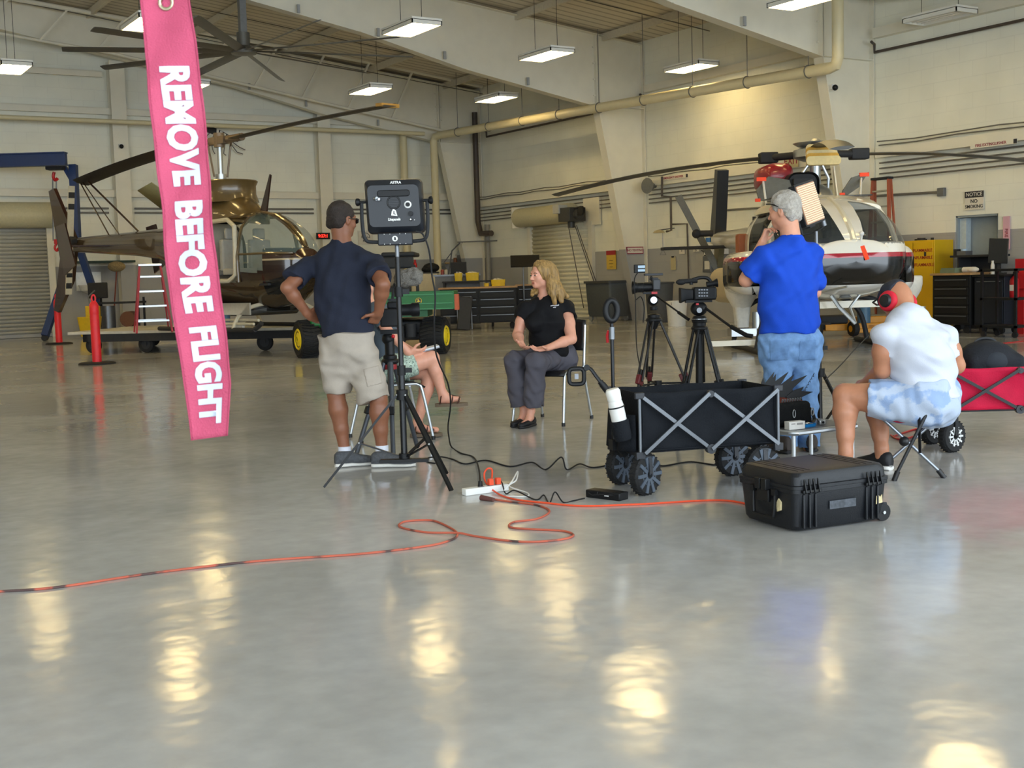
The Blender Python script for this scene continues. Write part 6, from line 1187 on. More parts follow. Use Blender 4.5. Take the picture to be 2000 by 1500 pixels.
# mop bucket, cleaning gear by the wall
wy_ = lambda u, y: np.array((onY(u, 640, y)[0], y, 0.0))
t = thing('mop_bucket', 'yellow mop bucket by the gantry leg', 'bucket', wy_(176, 31.6), YAW); my = M('bucket_yellow', 'd9b41c', .45, 0, .05)
part('bucket', MB().loft([[(x, y, z) for x, y in rrect(w_, w_ * .8, .06, 3)] for z, w_ in ((.05, .4), (.55, .52))]), my, t, bevel=.01); part('wringer', MB().b2((-.05, -.15, .5), (.24, .15, .82)), my, t, bevel=.02); part('handle', MB().path([(.05, -.02, .8), (.0, -.02, 1.05), (.18, -.02, 1.2)], .02, 8), m_gry, t)
b_ = wy_(236, 31.8); t = thing('utility_cart', 'black service cart with equipment under the tail boom', 'cart', b_, YAW); part('frame', MB().b2((-.6, -.3, .15), (.6, .3, .2)).b2((-.6, -.3, .85), (.6, .3, .9)).tube((-.55, -.25, .0), (-.55, -.25, 1.0), .03).tube((.55, -.25, 0), (.55, -.25, 1.0), .03).tube((-.55, .25, 0), (-.55, .25, 1.0), .03).tube((.55, .25, 0), (.55, .25, 1.0), .03), m_drk, t); part('tank', MB().tube((-.3, 0, .2), (-.3, 0, .8), .18, n=18), m_gry, t); part('reel', MB().tube((.25, -.2, .45), (.25, .2, .45), .2, n=18), M('rusty_brown', '6a4632', .7), t); part('screen', MB().box((-.5, -.1, 1.2), (.5, .08, .4)), m_drk, t, bevel=.02)
b_ = wy_(219, 33.0); t = thing('dust_mop', 'long-handled brown mop leaning by the wall column', 'mop', b_, YAW); part('handle', MB().tube((0, 0, 0.02), (.05, .5, 1.75), .018), M('mop_handle_red', '7a3a30', .6), t); part('mop_head', MB().ball((.05, .5, 1.82), (.24, .14, .14)), M('mop_head', '8b7a58', .9, 0, .3, 40), t)
t = thing('wall_basin', 'white wash basin on the wall behind the gantry', 'basin', (onY(172, 548, YW)[0], YW - .2, 1.1)); part('bowl', MB().lathe([(.1, 0), (.28, .1), (.33, .25), (.3, .25), (.2, .12)], 20, (0, -.1, 0)), M('porcelain', 'd8d8d2', .2), t); part('backsplash', MB().b2((-.33, .12, .1), (.33, .18, .6)), M('porcelain', 'd8d8d2'), t)
t = solo('wall_shelf', MB().b2((-.9, -.3, -.03), (.9, .28, .03)).b2((-.8, .2, -.3), (-.74, .28, 0)).b2((.74, .2, -.3), (.8, .28, 0)), M('shelf_dark_green', '23382c', .6), 'dark green shelf board on the back wall under the tail boom', 'shelf', loc=(onY(188, 512, YW)[0], YW - .3, onY(188, 512, YW - .3)[2]))
# ---- green utility vehicle
D0 = 20.2; root, q = lf(D0, 830); V = thing('utility_vehicle', 'green utility vehicle with a steel cargo bed and yellow wheels', 'vehicle', root, YAW); m_gn = M('tractor_green', '0e6428', .45, 0, .05, 5); m_yl = M('wheel_yellow', 'e3c81c', .4)
x0, x1, zt0, zb0 = q(700, 600)[0], q(889, 600)[0], q(830, 570)[2], q(830, 604)[2]
bedd = MB().b2((x0, -.02, zb0), (x1, .03, zt0)).b2((x0, 1.4, zb0), (x1, 1.45, zt0)).b2((x0, 0, zb0), (x0 + .04, 1.45, zt0)).b2((x1 - .04, 0, zb0), (x1, 1.45, zt0)).b2((x0, 0, zb0), (x1, 1.45, zb0 + .04))
bd = part('cargo_bed', bedd, m_gn, V, smooth=0)
part('rib', MB().b2((x0 + .03, -.04, zt0 - .05), (x1 - .03, -.015, zt0 - .03)).b2((x0 + .03, -.045, zb0 + .09), (x1 - .03, -.015, zb0 + .11)).b2((x0 + .03, -.04, zb0 + .0), (x1 - .03, -.015, zb0 + .02)), M('tractor_green_edge', '157435', .35), bd)
lx, lz = q(820, 587)[0], q(820, 587)[2]
lg = part('badge', MB().lathe([(.052, 0), (.052, .008), (.0, .009)], 28, (lx, -.024, lz), (0, -1, 0)), M('badge_black', '111111', .4), bd); part('badge_ring', MB().torus((lx, -.033, lz), .048, .004, (0, 1, 0), 28, 6), m_yl, lg)
part('badge_deer', MB().prism([(lx + x * .001, lz + z * .001) for x, z in ((-28, -16), (-8, -22), (6, -8), (26, -12), (28, -4), (8, 2), (-4, 16), (2, 32), (-6, 34), (-12, 20), (-22, 24), (-16, 12), (-10, 4), (-18, -6))], -.0345, -.04, 'y'), m_yl, lg)
part('side_bracket', MB().b2((x1, .0, zb0 - .02), (x1 + .07, .3, zt0 - .05)), M('bracket_orange', 'b5522a', .5), V); part('lower_rail', MB().b2((x0 - .05, .1, zb0 - .12), (x1 - .45, 1.4, zb0 - .01)), M('tractor_green_dull', '1d5a34', .5), V); part('chassis', MB().b2((x0 - .2, .3, .35), (x1 - .2, 2.6, .55)).b2((x0 + .3, .1, .2), (x0 + .75, .5, .5)), m_drk, V, bevel=.03)
part('fender', MB().b2((q(604, 620)[0], .2, .5), (q(640, 620)[0], 1.2, .8)), m_gn, V, bevel=.04); part('axle', MB().tube((q(596, 660)[0], .35, .3), (q(850, 660)[0], .35, .3), .06), m_drk, V); part('muffler', MB().tube((x1 - .75, .25, .3), (x1 - .75, .25, .52), .1, n=16).box((x1 - .45, .3, .33), (.3, .25, .25)), m_drk, V); part('tail_light', MB().box((x1 - .98, .12, .42), (.05, .04, .09)), m_red, V)
def tire(cx, cy, r_, w_, ax, m_hub):
    ax = nrm(ax); c = np.array((cx, cy, r_)); wl_ = part('tire', MB().lathe([(r_ * .55, -w_ * .45), (r_ * .85, -w_ * .5), (r_ * .97, -w_ * .38), (r_, 0), (r_ * .97, w_ * .38), (r_ * .85, w_ * .5), (r_ * .55, w_ * .45)], 34, c, ax), m_rub, V); part('wheel_disc', MB().lathe([(r_ * .6, -w_ * .44), (r_ * .52, -w_ * .5), (r_ * .42, -w_ * .44), (.05, -w_ * .52), (.05, w_ * .52), (r_ * .42, w_ * .44), (r_ * .52, w_ * .5), (r_ * .6, w_ * .44)], 26, c, ax), m_hub, wl_)
    tr = MB(); u_, v_, _ = frame(ax); u_ = np.array(u_); v_ = np.array(v_)
    for k in range(30):
        a = 2 * math.pi * k / 30; d1 = u_ * math.cos(a) + v_ * math.sin(a); d2 = u_ * math.cos(a + .12) + v_ * math.sin(a + .12)
        for sg in (-1, 1): tr.bar(c + d1 * (r_ + .002), c + d2 * (r_ * .985) + ax * sg * w_ * .42, .025, .03, d1)
    part('tread', tr, m_rub, wl_)
tire(q(596, 660)[0], .35, .31, .34, (-.85, -.45, 0), m_yl); tire(q(849, 660)[0], .35, .3, .42, (.97, -.2, 0), m_yl); tire(q(640, 640)[0], 2.3, .28, .25, (-1, -.2, 0), m_yl); tire(q(835, 640)[0], 2.3, .28, .25, (1, .1, 0), m_yl)
part('canopy', MB().b2((q(728, 480)[0], 1.6, 1.66), (q(797, 480)[0], 2.9, 1.74)).b2((q(730, 495)[0], 1.6, 1.45), (q(795, 495)[0], 1.68, 1.66)), m_drk, V, bevel=.03); part('canopy_post', MB().path([(q(795, 500)[0], 1.65, 1.5), (q(803, 540)[0], 1.6, 1.2), (q(806, 570)[0], 1.5, .6)], .03).path([(q(730, 500)[0], 1.65, 1.5), (q(728, 570)[0], 1.6, .6)], .03), m_drk, V); part('seat', MB().b2((q(730, 560)[0], 1.7, .6), (q(790, 560)[0], 2.2, .75)).b2((q(730, 560)[0], 1.55, .7), (q(790, 560)[0], 1.7, 1.15)), m_drk, V, bevel=.04)
# ---- black, red and white helicopter
nz_ = dep(1672, 600, 16.8); zH = .0; hd2 = nrm(-VF + VR * .02); hl2 = np.cross(UP, hd2)
H2 = thing('helicopter', 'white, red and black helicopter facing us behind the man in blue', 'helicopter', (nz_[0], nz_[1], zH), math.atan2(hd2[1], hd2[0]))
def to2(u, v, D): w_ = dep(u, v, D) - np.array((nz_[0], nz_[1], zH)); return np.array((w_ @ hd2, w_ @ hl2, w_[2]))
secs = [(.012, 1.32, .004, .004), (0, 1.32, .1, .22), (-.05, 1.32, .25, .48), (-.15, 1.33, .38, .68), (-.4, 1.38, .52, .84), (-.8, 1.45, .66, .91), (-1.2, 1.51, .74, .93), (-1.7, 1.54, .77, .935), (-2.6, 1.54, .76, .93), (-3.2, 1.57, .7, .85), (-3.9, 1.66, .5, .6), (-4.6, 1.74, .36, .38), (-6, 1.8, .26, .25), (-9.9, 1.92, .15, .14)]
xs = [.012, 0, -.02, -.05, -.1, -.15, -.22, -.3, -.4, -.5, -.6, -.7, -.8, -.9, -1.0, -1.1, -1.2, -1.3, -1.4, -1.5, -1.6, -1.7, -1.85, -2.0, -2.15, -2.3, -2.45, -2.6, -2.8, -3.0, -3.2, -3.5, -3.9, -4.2, -4.6, -5.3, -6, -8, -9.9]
def cat2(x, th, y, z):
    if x > -1.2 and z > 1.56 and th > .018 and x < -.1 and not (x < -1.05 and th < .12): return 'windscreen'
    if -2.5 < x < -1.35 and 1.55 < z < 2.12: return 'door_window'
    if -.75 < x < -.12 and .95 < z < 1.34 and abs(y) > .55: return 'chin_window'
    return 'shell'
m_h2 = zband('helicopter_white_red_black', [(0, 'd9d8d4'), (1.0, '0d0d0f'), (1.37, 'a3122a'), (1.43, 'e3dfd4')]); m_crm2 = M('helicopter_cream', 'd9d2be', .3, 0, .03, coat=.4); m_olive = M('cowl_door_inner', '5a584e', .5, .1, .1); m_or2 = M('flag_orange', 'ff4a1c', .6, 0, 0)
for k, mb in fuselage(secs, xs, 140, cat2).items(): weld(part(k.split('|')[0], mb, m_h2 if k == 'shell' else (glass('as_windscreen', '4a4f50', .45) if k == 'windscreen' else m_gl2), H2))
part('centre_post', MB().path([(-.1, 0, 1.6), (-.2, 0, 1.72), (-.4, 0, 1.88), (-.8, 0, 2.08), (-1.25, 0, 2.24)], .05, 8), m_crm2, H2); part('windscreen_rim', MB().path([(-1.05, -.915, 1.56), (-.8, -.885, 1.56), (-.55, -.815, 1.56), (-.3, -.72, 1.56), (-.15, -.5, 1.56), (-.09, -.2, 1.56), (-.09, .2, 1.56), (-.15, .5, 1.56), (-.3, .72, 1.56), (-.55, .815, 1.56), (-.8, .885, 1.56), (-1.05, .915, 1.56)], .025, 6), m_h2, H2)
for sy in (-1, 1): part('side_post', MB().path([(-1.0, sy * .92, 1.5), (-1.25, sy * .88, 1.85), (-1.3, sy * .72, 2.1), (-1.3, sy * .4, 2.22)], .045, 8), m_crm2, H2)
part('roof_panel', MB().loft([[(x, w_ * math.cos(a), z0 + h_ * max(0, math.sin(a)) ** .7) for a in [math.pi * i / 16 for i in range(17)]] for x, z0, h_, w_ in ((-1.12, 2.08, .12, .72), (-1.5, 2.1, .22, .8), (-2.4, 2.1, .23, .82), (-2.7, 2.1, .2, .8))], closed=False), m_crm2, H2); part('air_scoop', MB().lathe([(.2, 0), (.1, .06), (.04, .14), (.012, .24)], 14, (-1.6, -.2, 2.3)), m_crm2, H2)
for sy in (-.5, .5): part('roof_window', MB().b2((-2.2, sy - .25, 2.3), (-1.6, sy + .25, 2.325)), m_gl2, H2, bevel=.01)
part('cabin_floor', MB().b2((-3, -.8, .88), (-.5, .8, .92)).b2((-3.05, -.75, .9), (-3, .75, 2.1)), m_drk, H2); part('instrument_panel', MB().b2((-.75, -.4, 1.0), (-.5, .15, 1.66)), m_drk, H2, bevel=.03)
for y in (-.42, .42): s_ = part('seat', MB().b2((-2.2, y - .25, 1.1), (-1.7, y + .25, 1.22)).b2((-2.3, y - .25, 1.2), (-2.15, y + .25, 1.85)), M('seat_black', '2c2d2e', .8), H2, bevel=.04); part('headrest', MB().ball((-2.2, y, 1.97), (.08, .13, .12)), M('seat_black', '2c2d2e'), s_)
# engine deck: black intake, red cowl, transmission, open cowl doors with orange flags
part('engine_intake', MB().loft([[(x, y, z) for y, z in rrect(.5 * k, .46 * k, .13, 5, 0, 2.53)] for x, k in ((-2.75, .9), (-2.7, 1), (-3.5, 1), (-4.2, .7))]), M('intake_black', '101113', .6), H2); part('intake_grille', MB().b2((-2.72, -.17, 2.37), (-2.66, .17, 2.66)), m_drk, H2)
part('red_cowling', MB().loft([[(x, y, z) for y, z in rrect(.46 * k, .42 * k, .14, 5, -.3, 2.74)] for x, k in ((-3.0, .7), (-3.1, 1), (-3.9, 1), (-4.3, .5))]), M('cowling_red', '8f1220', .35, 0, .05, coat=.3), H2, smooth=50)
part('tail_cone_cowling', MB().loft([[(x, y, z) for y, z in rrect(w_, h_, .15, 5, 0, zc)] for x, w_, h_, zc in ((-3.4, .9, .6, 2.3), (-4.4, .6, .5, 2.2), (-5.2, .4, .35, 2.05))]), m_h2, H2, smooth=50)
for sy, us in ((-1, ((1556, 398), (1540, 352), (1500, 345), (1484, 362), (1476, 372), (1482, 392), (1500, 394))), (1, ((1640, 394), (1645, 372), (1662, 347), (1696, 336), (1688, 347), (1676, 366), (1650, 384)))):
    P_ = [to2(u, v, 19.3) for u, v in us]; cd = part('cowl_door', MB().add([tuple(a) for a in P_] + [tuple(a + np.array((.05, 0, 0))) for a in P_], [tuple(range(7)), tuple(range(13, 6, -1))] + [(i, (i + 1) % 7, 7 + (i + 1) % 7, 7 + i) for i in range(7)]), m_olive, H2)
    for u, v, w_, h_ in (((1487, 350, .15, .06), (1480, 391, .08, .05)) if sy < 0 else ((1688, 341, .15, .06), (1645, 381, .08, .07))): part('orange_flag', MB().box(to2(u, v, 19.25), (.03, w_, h_)), m_or2, cd)
    part('door_stay', MB().tube(to2(*((1490, 350) if sy < 0 else (1682, 346)), 19.3), to2(*((1500, 425) if sy < 0 else (1680, 386)), 18.7), .018), m_wht, cd)
part('wiper_fin', MB().prism([(-1.5, 2.3), (-1.62, 2.32), (-1.72, 2.75), (-1.68, 2.76)], .18, .2, 'y'), m_crm2, H2)
hb2 = to2(1592, 300, 19.9); part('rotor_mast', MB().tube((hb2[0], hb2[1], 2.4), hb2, .09, n=16).lathe([(.3, 0), (.26, .1), (.12, .2)], 16, (hb2[0], hb2[1], 2.4)).path([(hb2[0], hb2[1] - .2, 2.45), (hb2[0], hb2[1] - .28, 2.7), (hb2[0], hb2[1] - .1, 2.95)], .025).path([(hb2[0], hb2[1] + .2, 2.45), (hb2[0], hb2[1] + .22, 2.7), (hb2[0], hb2[1] + .1, 2.95)], .025), m_al, H2)
part('rotor_hub', MB().lathe([(.2, -.12), (.35, -.06), (.35, .06), (.2, .1), (.28, .12), (.36, .17), (.1, .2), (.05, .24)], 22, hb2), m_al, H2)
m_bl2 = M('rotor_blade_grey', '4c4d4b', .45, .1, .06, 3)
for an, zt2 in ((20, 2.9), (140, 2.78), (-100, 2.75)):
    a = math.radians(an); dv = np.array((-math.sin(a), 0, 0)) + np.array((0, math.cos(a), 0)); dv = nrm(hd2 * 0 + np.array((-(VR * math.cos(a) + VF * math.sin(a)) @ -hd2, (VR * math.cos(a) + VF * math.sin(a)) @ hl2, 0)))
    ln = 5.35 if an > 0 else 4.6; s0 = hb2 + dv * .95; tp_ = hb2 + dv * ln; tp_ = np.array((tp_[0], tp_[1], zt2)); part('rotor_grip', MB().tube(hb2 + dv * .25, hb2 + dv * .95, .06).box(hb2 + dv * .85, (.22, .3, .18)), m_drk, H2, bevel=.02)
    rb_ = part('rotor_blade', blade_mb(s0, tp_, .35, .32, .045), m_bl2, H2)
    if an < 0:
        for k, c_ in enumerate(('d8c48e', 'c79a3c', 'dcc994', 'c79a3c', 'd8c48e')): part('padded_cover', MB().loft([[s0 + dv * (.0 + .16 * k + e) + np.array((0, y, z - .06 * k - .02)) for y, z in rrect(.44 + .02 * k, .13, .05, 3)] for e in (0, .16)]), M('cover_' + ('tan', 'gold', 'cream', 'gold', 'tan')[k], c_, .7, 0, .06), rb_)
# tail unit
part('tail_fin', MB().prism([(-9.6, 1.9), (-9.2, 3.35), (-9.5, 3.4), (-10.2, 2.0)], -.12, .12, 'y'), M('fin_black', '19191a', .35), H2); part('ventral_fin', MB().prism([(-9.4, 1.85), (-10.0, 1.85), (-10.1, 1.1), (-9.8, 1.1)], -.06, .06, 'y'), M('fin_olive', '5d5a45', .5), H2); part('tailplane', MB().b2((-8.9, -1.4, 1.7), (-8.4, 1.4, 1.76)), m_drk, H2, bevel=.01)
trr = part('tail_rotor_hub', MB().tube((-9.7, -.15, 2.05), (-9.7, -.5, 2.05), .07).ball((-9.7, -.5, 2.05), .1), m_drk, H2)
for sg in (-1, 1): part('tail_rotor_blade', MB().bar((-9.7, -.46, 2.05), (-9.7 + .0, -.46 - .42 * sg, 2.05 + .82 * sg), .15, .02, (1, 0, 0)), m_olive, H2)
# skids, landing gear, belly gear, hoppers
for sy in (-1, 1): part('skid', MB().path(spline([(-.3, sy * 1.1, .22), (-.6, sy * 1.1, .06), (-1.0, sy * 1.1, .04), (-3.6, sy * 1.1, .04)], 4), .045, 10), m_drk, H2)
for x in (-1.3, -3.0): part('cross_tube', MB().path(spline([(x, -1.1, .05), (x, -.95, .55), (x, -.5, .8), (x, .5, .8), (x, .95, .55), (x, 1.1, .05)], 5), .04, 8), m_drk, H2)
part('landing_light', MB().lathe([(.06, 0), (.09, .03), (.05, .05)], 14, (-.5, .0, .85), (0, 0, -1)).path([(-.5, -.2, .85), (-.45, -.1, .68), (-.35, .1, .45)], .03, 6).path([(-.5, .2, .85), (-.45, .05, .68), (-.35, .1, .45)], .02, 6), m_al, H2); part('pitot_tube', MB().tube((-.3, -.45, .9), (.1, -.15, .98), .015), m_al, H2); part('spray_bar', MB().b2((-.9, -1.1, .66), (-.82, 1.1, .76)), m_crm2, H2)
part('nose_badge', MB().b2((-.1, -.2, 1.47), (-.05, .0, 1.52)), M('badge_grey', '8b8b88', .5), H2); part('temperature_probe', MB().tube((-.12, .1, 1.52), (-.06, .1, 1.68), .015).ball((-.06, .1, 1.7), .035), m_wht, H2); part('orange_flag', MB().bar((-.04, .1, 1.53), (.03, .15, 1.34), .06, .01, (1, 0, 0)), m_or2, H2)
for sy, c in ((-1, to2(1448, 573, 19.5)), (1, to2(1768, 562, 19.4))):
    hp_ = part('hopper', MB().lathe([(.12, -.5), (.13, -.24), (.17, -.17), (.24, -.05), (.265, .06), (.265, .17), (.24, .19)], 28, c), M('hopper_white', 'd6d3ca', .35), H2, smooth=60); part('hopper_spout', MB().loft([[c + np.array((x, y, z)) for x, y in rrect(.26, .26 if z > -.45 else .2, .05, 4)] for z in (-.22, -.48, -.54)]), M('hopper_white', 'd6d3ca'), hp_); part('saddle_tank', MB().loft([[(c[0] - .3 - x, c[1] * .92 + y, z + c[2] + .12) for y, z in rrect(.5 * k, .6 * k, .2, 5)] for x, k in ((0, .7), (.2, 1), (1.5, 1), (1.9, .6))]), M('saddle_tank_beige', 'b5a688', .4) if sy < 0 else m_h2, hp_, smooth=50); part('motor', MB().box(c + np.array((0, 0, -.62)), (.35, .4, .12)).tube(c + np.array((.1, .22, -.56)), c + np.array((.1, .22, -.3)), .07), m_al, hp_)
part('outrigger', MB().b2((-1.5, -1.75, .12), (-1.42, -.2, .2)), m_crm2, H2)
pd_ = part('side_pod', MB().loft([[(x, y, z) for y, z in rrect(.46 * k, .7 * k, .2, 5, 1.0, 1.2)] for x, k in ((-1.05, .6), (-1.2, 1), (-2.6, 1), (-2.9, .6))]), m_h2, H2, smooth=50); part('side_pod', MB().loft([[(x, y, z) for y, z in rrect(.46 * k, .65 * k, .2, 5, -1.1, 1.2)] for x, k in ((-1.25, .6), (-1.4, 1), (-2.6, 1), (-2.9, .6))]), m_h2, H2, smooth=50)
part('step_bin', MB().box(to2(1452, 476, 20.0), (.24, .22, .32)), M('leather_tan', '9a5a3a', .6), H2, bevel=.02)
# yellow lifting dolly
j0 = flo(1640, 655); root, q = lf(depth_of(j0), 1640); J = thing('lifting_dolly', 'yellow motorised lifting dolly under the facing helicopter', 'dolly', root, YAW); m_jy = M('dolly_yellow', 'd08e16', .45, 0, .08, 6)
part('frame', MB().b2((-.6, -.1, .1), (1.3, .1, .22)).b2((-.35, .4, .2), (1.0, .55, .32)).b2((.2, -.3, .06), (1.35, -.2, .14)).b2((.5, -.1, .1), (.62, 1.6, .2)).b2((-.3, -.1, .1), (-.18, 1.6, .2)), m_jy, J, bevel=.01); part('engine', MB().box((-.1, .1, .3), (.5, .35, .16)).box((-.3, -.05, .2), (.25, .25, .14)), m_drk, J, bevel=.03); part('winch', MB().tube((-.5, -.15, .2), (-.5, .25, .2), .1).box((-.2, -.2, .17), (.2, .08, .1)), m_jy, J)
for x in (.18, -.45, 1.1): w_ = part('wheel', MB().lathe([(.06, -.05), (.13, -.05), (.14, 0), (.13, .05), (.06, .05)], 20, (x, -.3 if x > 0 else -.2, .14), (1, .3, 0)), m_rub, J); part('hub', MB().tube((x - .055, -.3 if x > 0 else -.2, .14), (x + .055, (-.3 if x > 0 else -.2) + .03, .14), .06), m_jy, w_)
part('pump', MB().tube((.48, .1, .2), (.48, .1, .52), .12, n=16), M('pump_blue', '4a6f8c'), J); part('hose', MB().path(spline([(.55, .2, .5), (.8, .1, .85), (1.05, .0, .8), (1.25, -.1, .4), (1.3, -.2, .1)], 6), .035, 8), m_rub, J); part('tow_bar', MB().path([(-1.55, -.4, .14), (-1.2, -.2, .2), (-.6, 0, .2)], .03), m_al, J)
# ================================================================ fan, signs, benches and things along the walls
fc = np.array((9.3, 25.15, 6.15)); t = thing('ceiling_fan', 'huge ten-bladed ceiling fan hanging under the roof beam at upper left', 'fan', fc); mfan = M('fan_blade_grey', '6a6862', .4, .4, .05)
part('hub', MB().lathe([(.1, -.08), (.26, -.06), (.28, .0), (.2, .08), (.1, .12)], 24), mfan, t); part('motor', MB().tube((0, 0, .1), (0, 0, .38), .14, n=18), mfan, t); part('drop_post', MB().b2((-.07, -.07, .3), (.07, .07, 1.25)).b2((-.15, -.12, 1.2), (.15, .12, 1.28)), M('fan_post_grey', '7c7d7d', .4, .5), t)
for k in range(10):
    a = math.radians(20 + 36 * k); d_ = np.array((math.cos(a), math.sin(a), 0)); s_ = np.cross(UP, d_)
    part('blade', MB().loft([[d_ * r_ + s_ * x * w_ + UP * (z + x * .35 * w_ - .012 * r_) for x, z in ((-.5, 0), (-.2, .012), (.3, .012), (.5, 0), (.3, -.01), (-.2, -.01))] for r_, w_ in ((.24, .2), (3.5, .2), (3.62, .17))]), mfan, t)
def wall_sign(name, label, u, v, w, h, m_face, lines=(), wall='X', off=.03, rz=None, cat='sign', border=None):
    if wall == 'X': c = onX(u, v, XW - off); ax, az, an = (0, -1, 0), (0, 0, 1), (-1, 0, 0); r_ = -math.pi / 2
    else: c = onY(u, v, YW - off if wall == 'Y' else wall); ax, az, an = (1, 0, 0), (0, 0, 1), (0, -1, 0); r_ = 0
    t = thing(name, label, cat, c, r_)
    if border: part('border', MB().box((0, .002, 0), (w + .05, .014, h + .05)), border, t)
    part('panel', MB().box((0, 0, 0), (w, .02, h)), m_face, t)
    for s, x, z, sz, m in lines: text('lettering', s, sz, m, t, mat_axes((1, 0, 0), (0, 0, 1), (0, -1, 0), (x, -.012, z)), .002, .001)
    return t
m_sw = M('sign_white', 'd8d3c6', .5, 0, .02); m_sr = M('sign_red', 'a32a30', .5, 0, .02); m_sk = M('sign_ink', '2a2a30', .6, 0, 0); m_sy = M('sign_yellow', 'd6b44a', .5, 0, .05); m_rk = M('sign_red_ink', '8e2a40', .6, 0, 0); m_tan = M('sign_aged', 'b8ac86', .6, 0, .05)
wall_sign('sign', 'white NO TEXTING sign on the far tapered column', 1240, 489, .5, .14, m_sw, [('NO TEXTING', 0, 0, .085, m_rk)], wall=25.36, border=m_rk)
t = wall_sign('sign', 'white NOTICE NO SMOKING sign on the right wall', 1903, 391, .42, .36, m_sw, [('NOTICE', 0, .11, .1, m_sw), ('NO', 0, -.02, .1, m_sk), ('SMOKING', 0, -.12, .09, m_sk)]); part('banner', MB().box((0, -.005, .11), (.42, .012, .12)), m_sk, t)
t = wall_sign('sign', 'aged EXIT sign over the right wall behind the rotor head', 1546, 313, .42, .32, m_tan, [('EXIT', 0, -.02, .22, m_rk)], off=.25)
wall_sign('sign', 'red and yellow warning poster between the roller door and far column', 1194, 508, .42, .5, m_sy, [('-----', 0, .0, .1, m_sk), ('------', 0, -.09, .09, m_sk), ('-----', 0, -.18, .09, m_sk)], off=.03).name
t = [o for o in bpy.data.objects if o.get('label', '').startswith('red and yellow warning')][0]; part('header', MB().box((0, -.008, .2), (.42, .012, .12)), m_sr, t)
for u, v, lb in ((1037, 500, 'left of the small roller door'), (1966, 455, 'at the far right above the monitor')):
    t = wall_sign('sign', 'tall pink and white fire extinguisher sign ' + lb, u, v, .14, .62, M('sign_pink', 'd7a9b5', .5, 0, .02)); text('lettering', 'FIRE', .09, m_rk, t, mat_axes((0, 0, -1), (1, 0, 0), (0, -1, 0), (0, -.012, 0)), .002, .001)
for u, v, s, lb in ((1940, 281, 'FIRE EXTINGUISHER', 'on the ledge rail at the right edge'), (1318, 346, 'EMERGENCY SHOWER', 'on the ledge rail behind the helicopter')):
    t = wall_sign('sign', 'small strip of dark red lettering ' + lb, u, v, 1.0, .09, m_steel, [(s, -.05, 0, .075, m_rk)], off=.225); part('square_mark', MB().box((.47, -.01, 0), (.07, .006, .08)), m_sk, t)
ck = wall_sign('wall_clock', 'black digital clock with glowing red digits on the back wall', 631, 461, .44, .19, M('clock_black', '0c0b0c', .4, 0, 0), [('9:27:1', 0, 0, .13, M('clock_red_digits', 'ff2a20', .5, 0, 0, emit='ff2418', estr=5))], wall=33.9, cat='clock')
t = wall_sign('sign', 'white wall sign with an arch of dark lettering behind the LED panel', 714, 464, .5, .42, m_sw, [('FLORIDA', 0, .0, .07, m_sk), ('KEYS', 0, -.1, .09, m_sk)], wall='Y'); part('arch', MB().path([(.14 * math.cos(a), -.014, .0 + .14 * math.sin(a)) for a in [math.pi * i / 14 for i in range(15)]], .008, 6), m_sk, t)
# mosquito cut-out high on the back wall
c = onY(432, 272, YW - .14); t = thing('mosquito_cutout', 'black flat mosquito cut-out with white edge high on the back wall', 'wall art', c)
mz = M('cutout_black', '161514', .5, 0, 0); mzw = M('cutout_white_edge', 'e6e2d6', .5, 0, 0)
def mosq(g, y, hb): 
    o_ = MB().prism([(-.5, .28), (-.35, .36 + g), (-.12, .3 + g), (.1, .2 + g), (.42, .02), (.5, -.06 - g), (.36, -.04 - g), (.05, .06 - g), (-.2, .12 - g), (-.4, .18 - g)], y, y + .02, 'y')
    for q_ in (((-.4, .25), (-.62, .16), (-.72, .22)), ((-.3, .2), (-.52, -.05), (-.55, -.25), (-.62, -.3)), ((-.2, .15), (-.3, -.1), (-.25, -.35), (-.2, -.42)), ((-.05, .12), (.1, -.15), (.05, -.4), (.12, -.45)), ((.0, .12), (.3, -.15), (.45, -.35), (.62, -.4)), ((.02, .15), (.4, -.12), (.55, -.22), (.7, -.28)), ((-.42, .3), (-.6, .42))): o_.path([(x, y + .01, z) for x, z in q_], .014 + g * .7, 6)
    return o_
part('white_edge', mosq(.03, .02, 0), mzw, t); part('bracket', MB().b2((-.1, .03, .1), (.1, .135, .2)), m_gry, t); part('silhouette', mosq(0, -.005, 0), mz, t)
w_ = MB()
for k in range(5): w_.prism([(-.12 + .1 * k, .3 - .06 * k), (-.05 + .1 * k, .27 - .06 * k), (-.1 + .1 * k, .02 - .02 * k), (-.14 + .1 * k, .04 - .02 * k)], -.012, -.004, 'y')
part('stripe', w_, mzw, t)
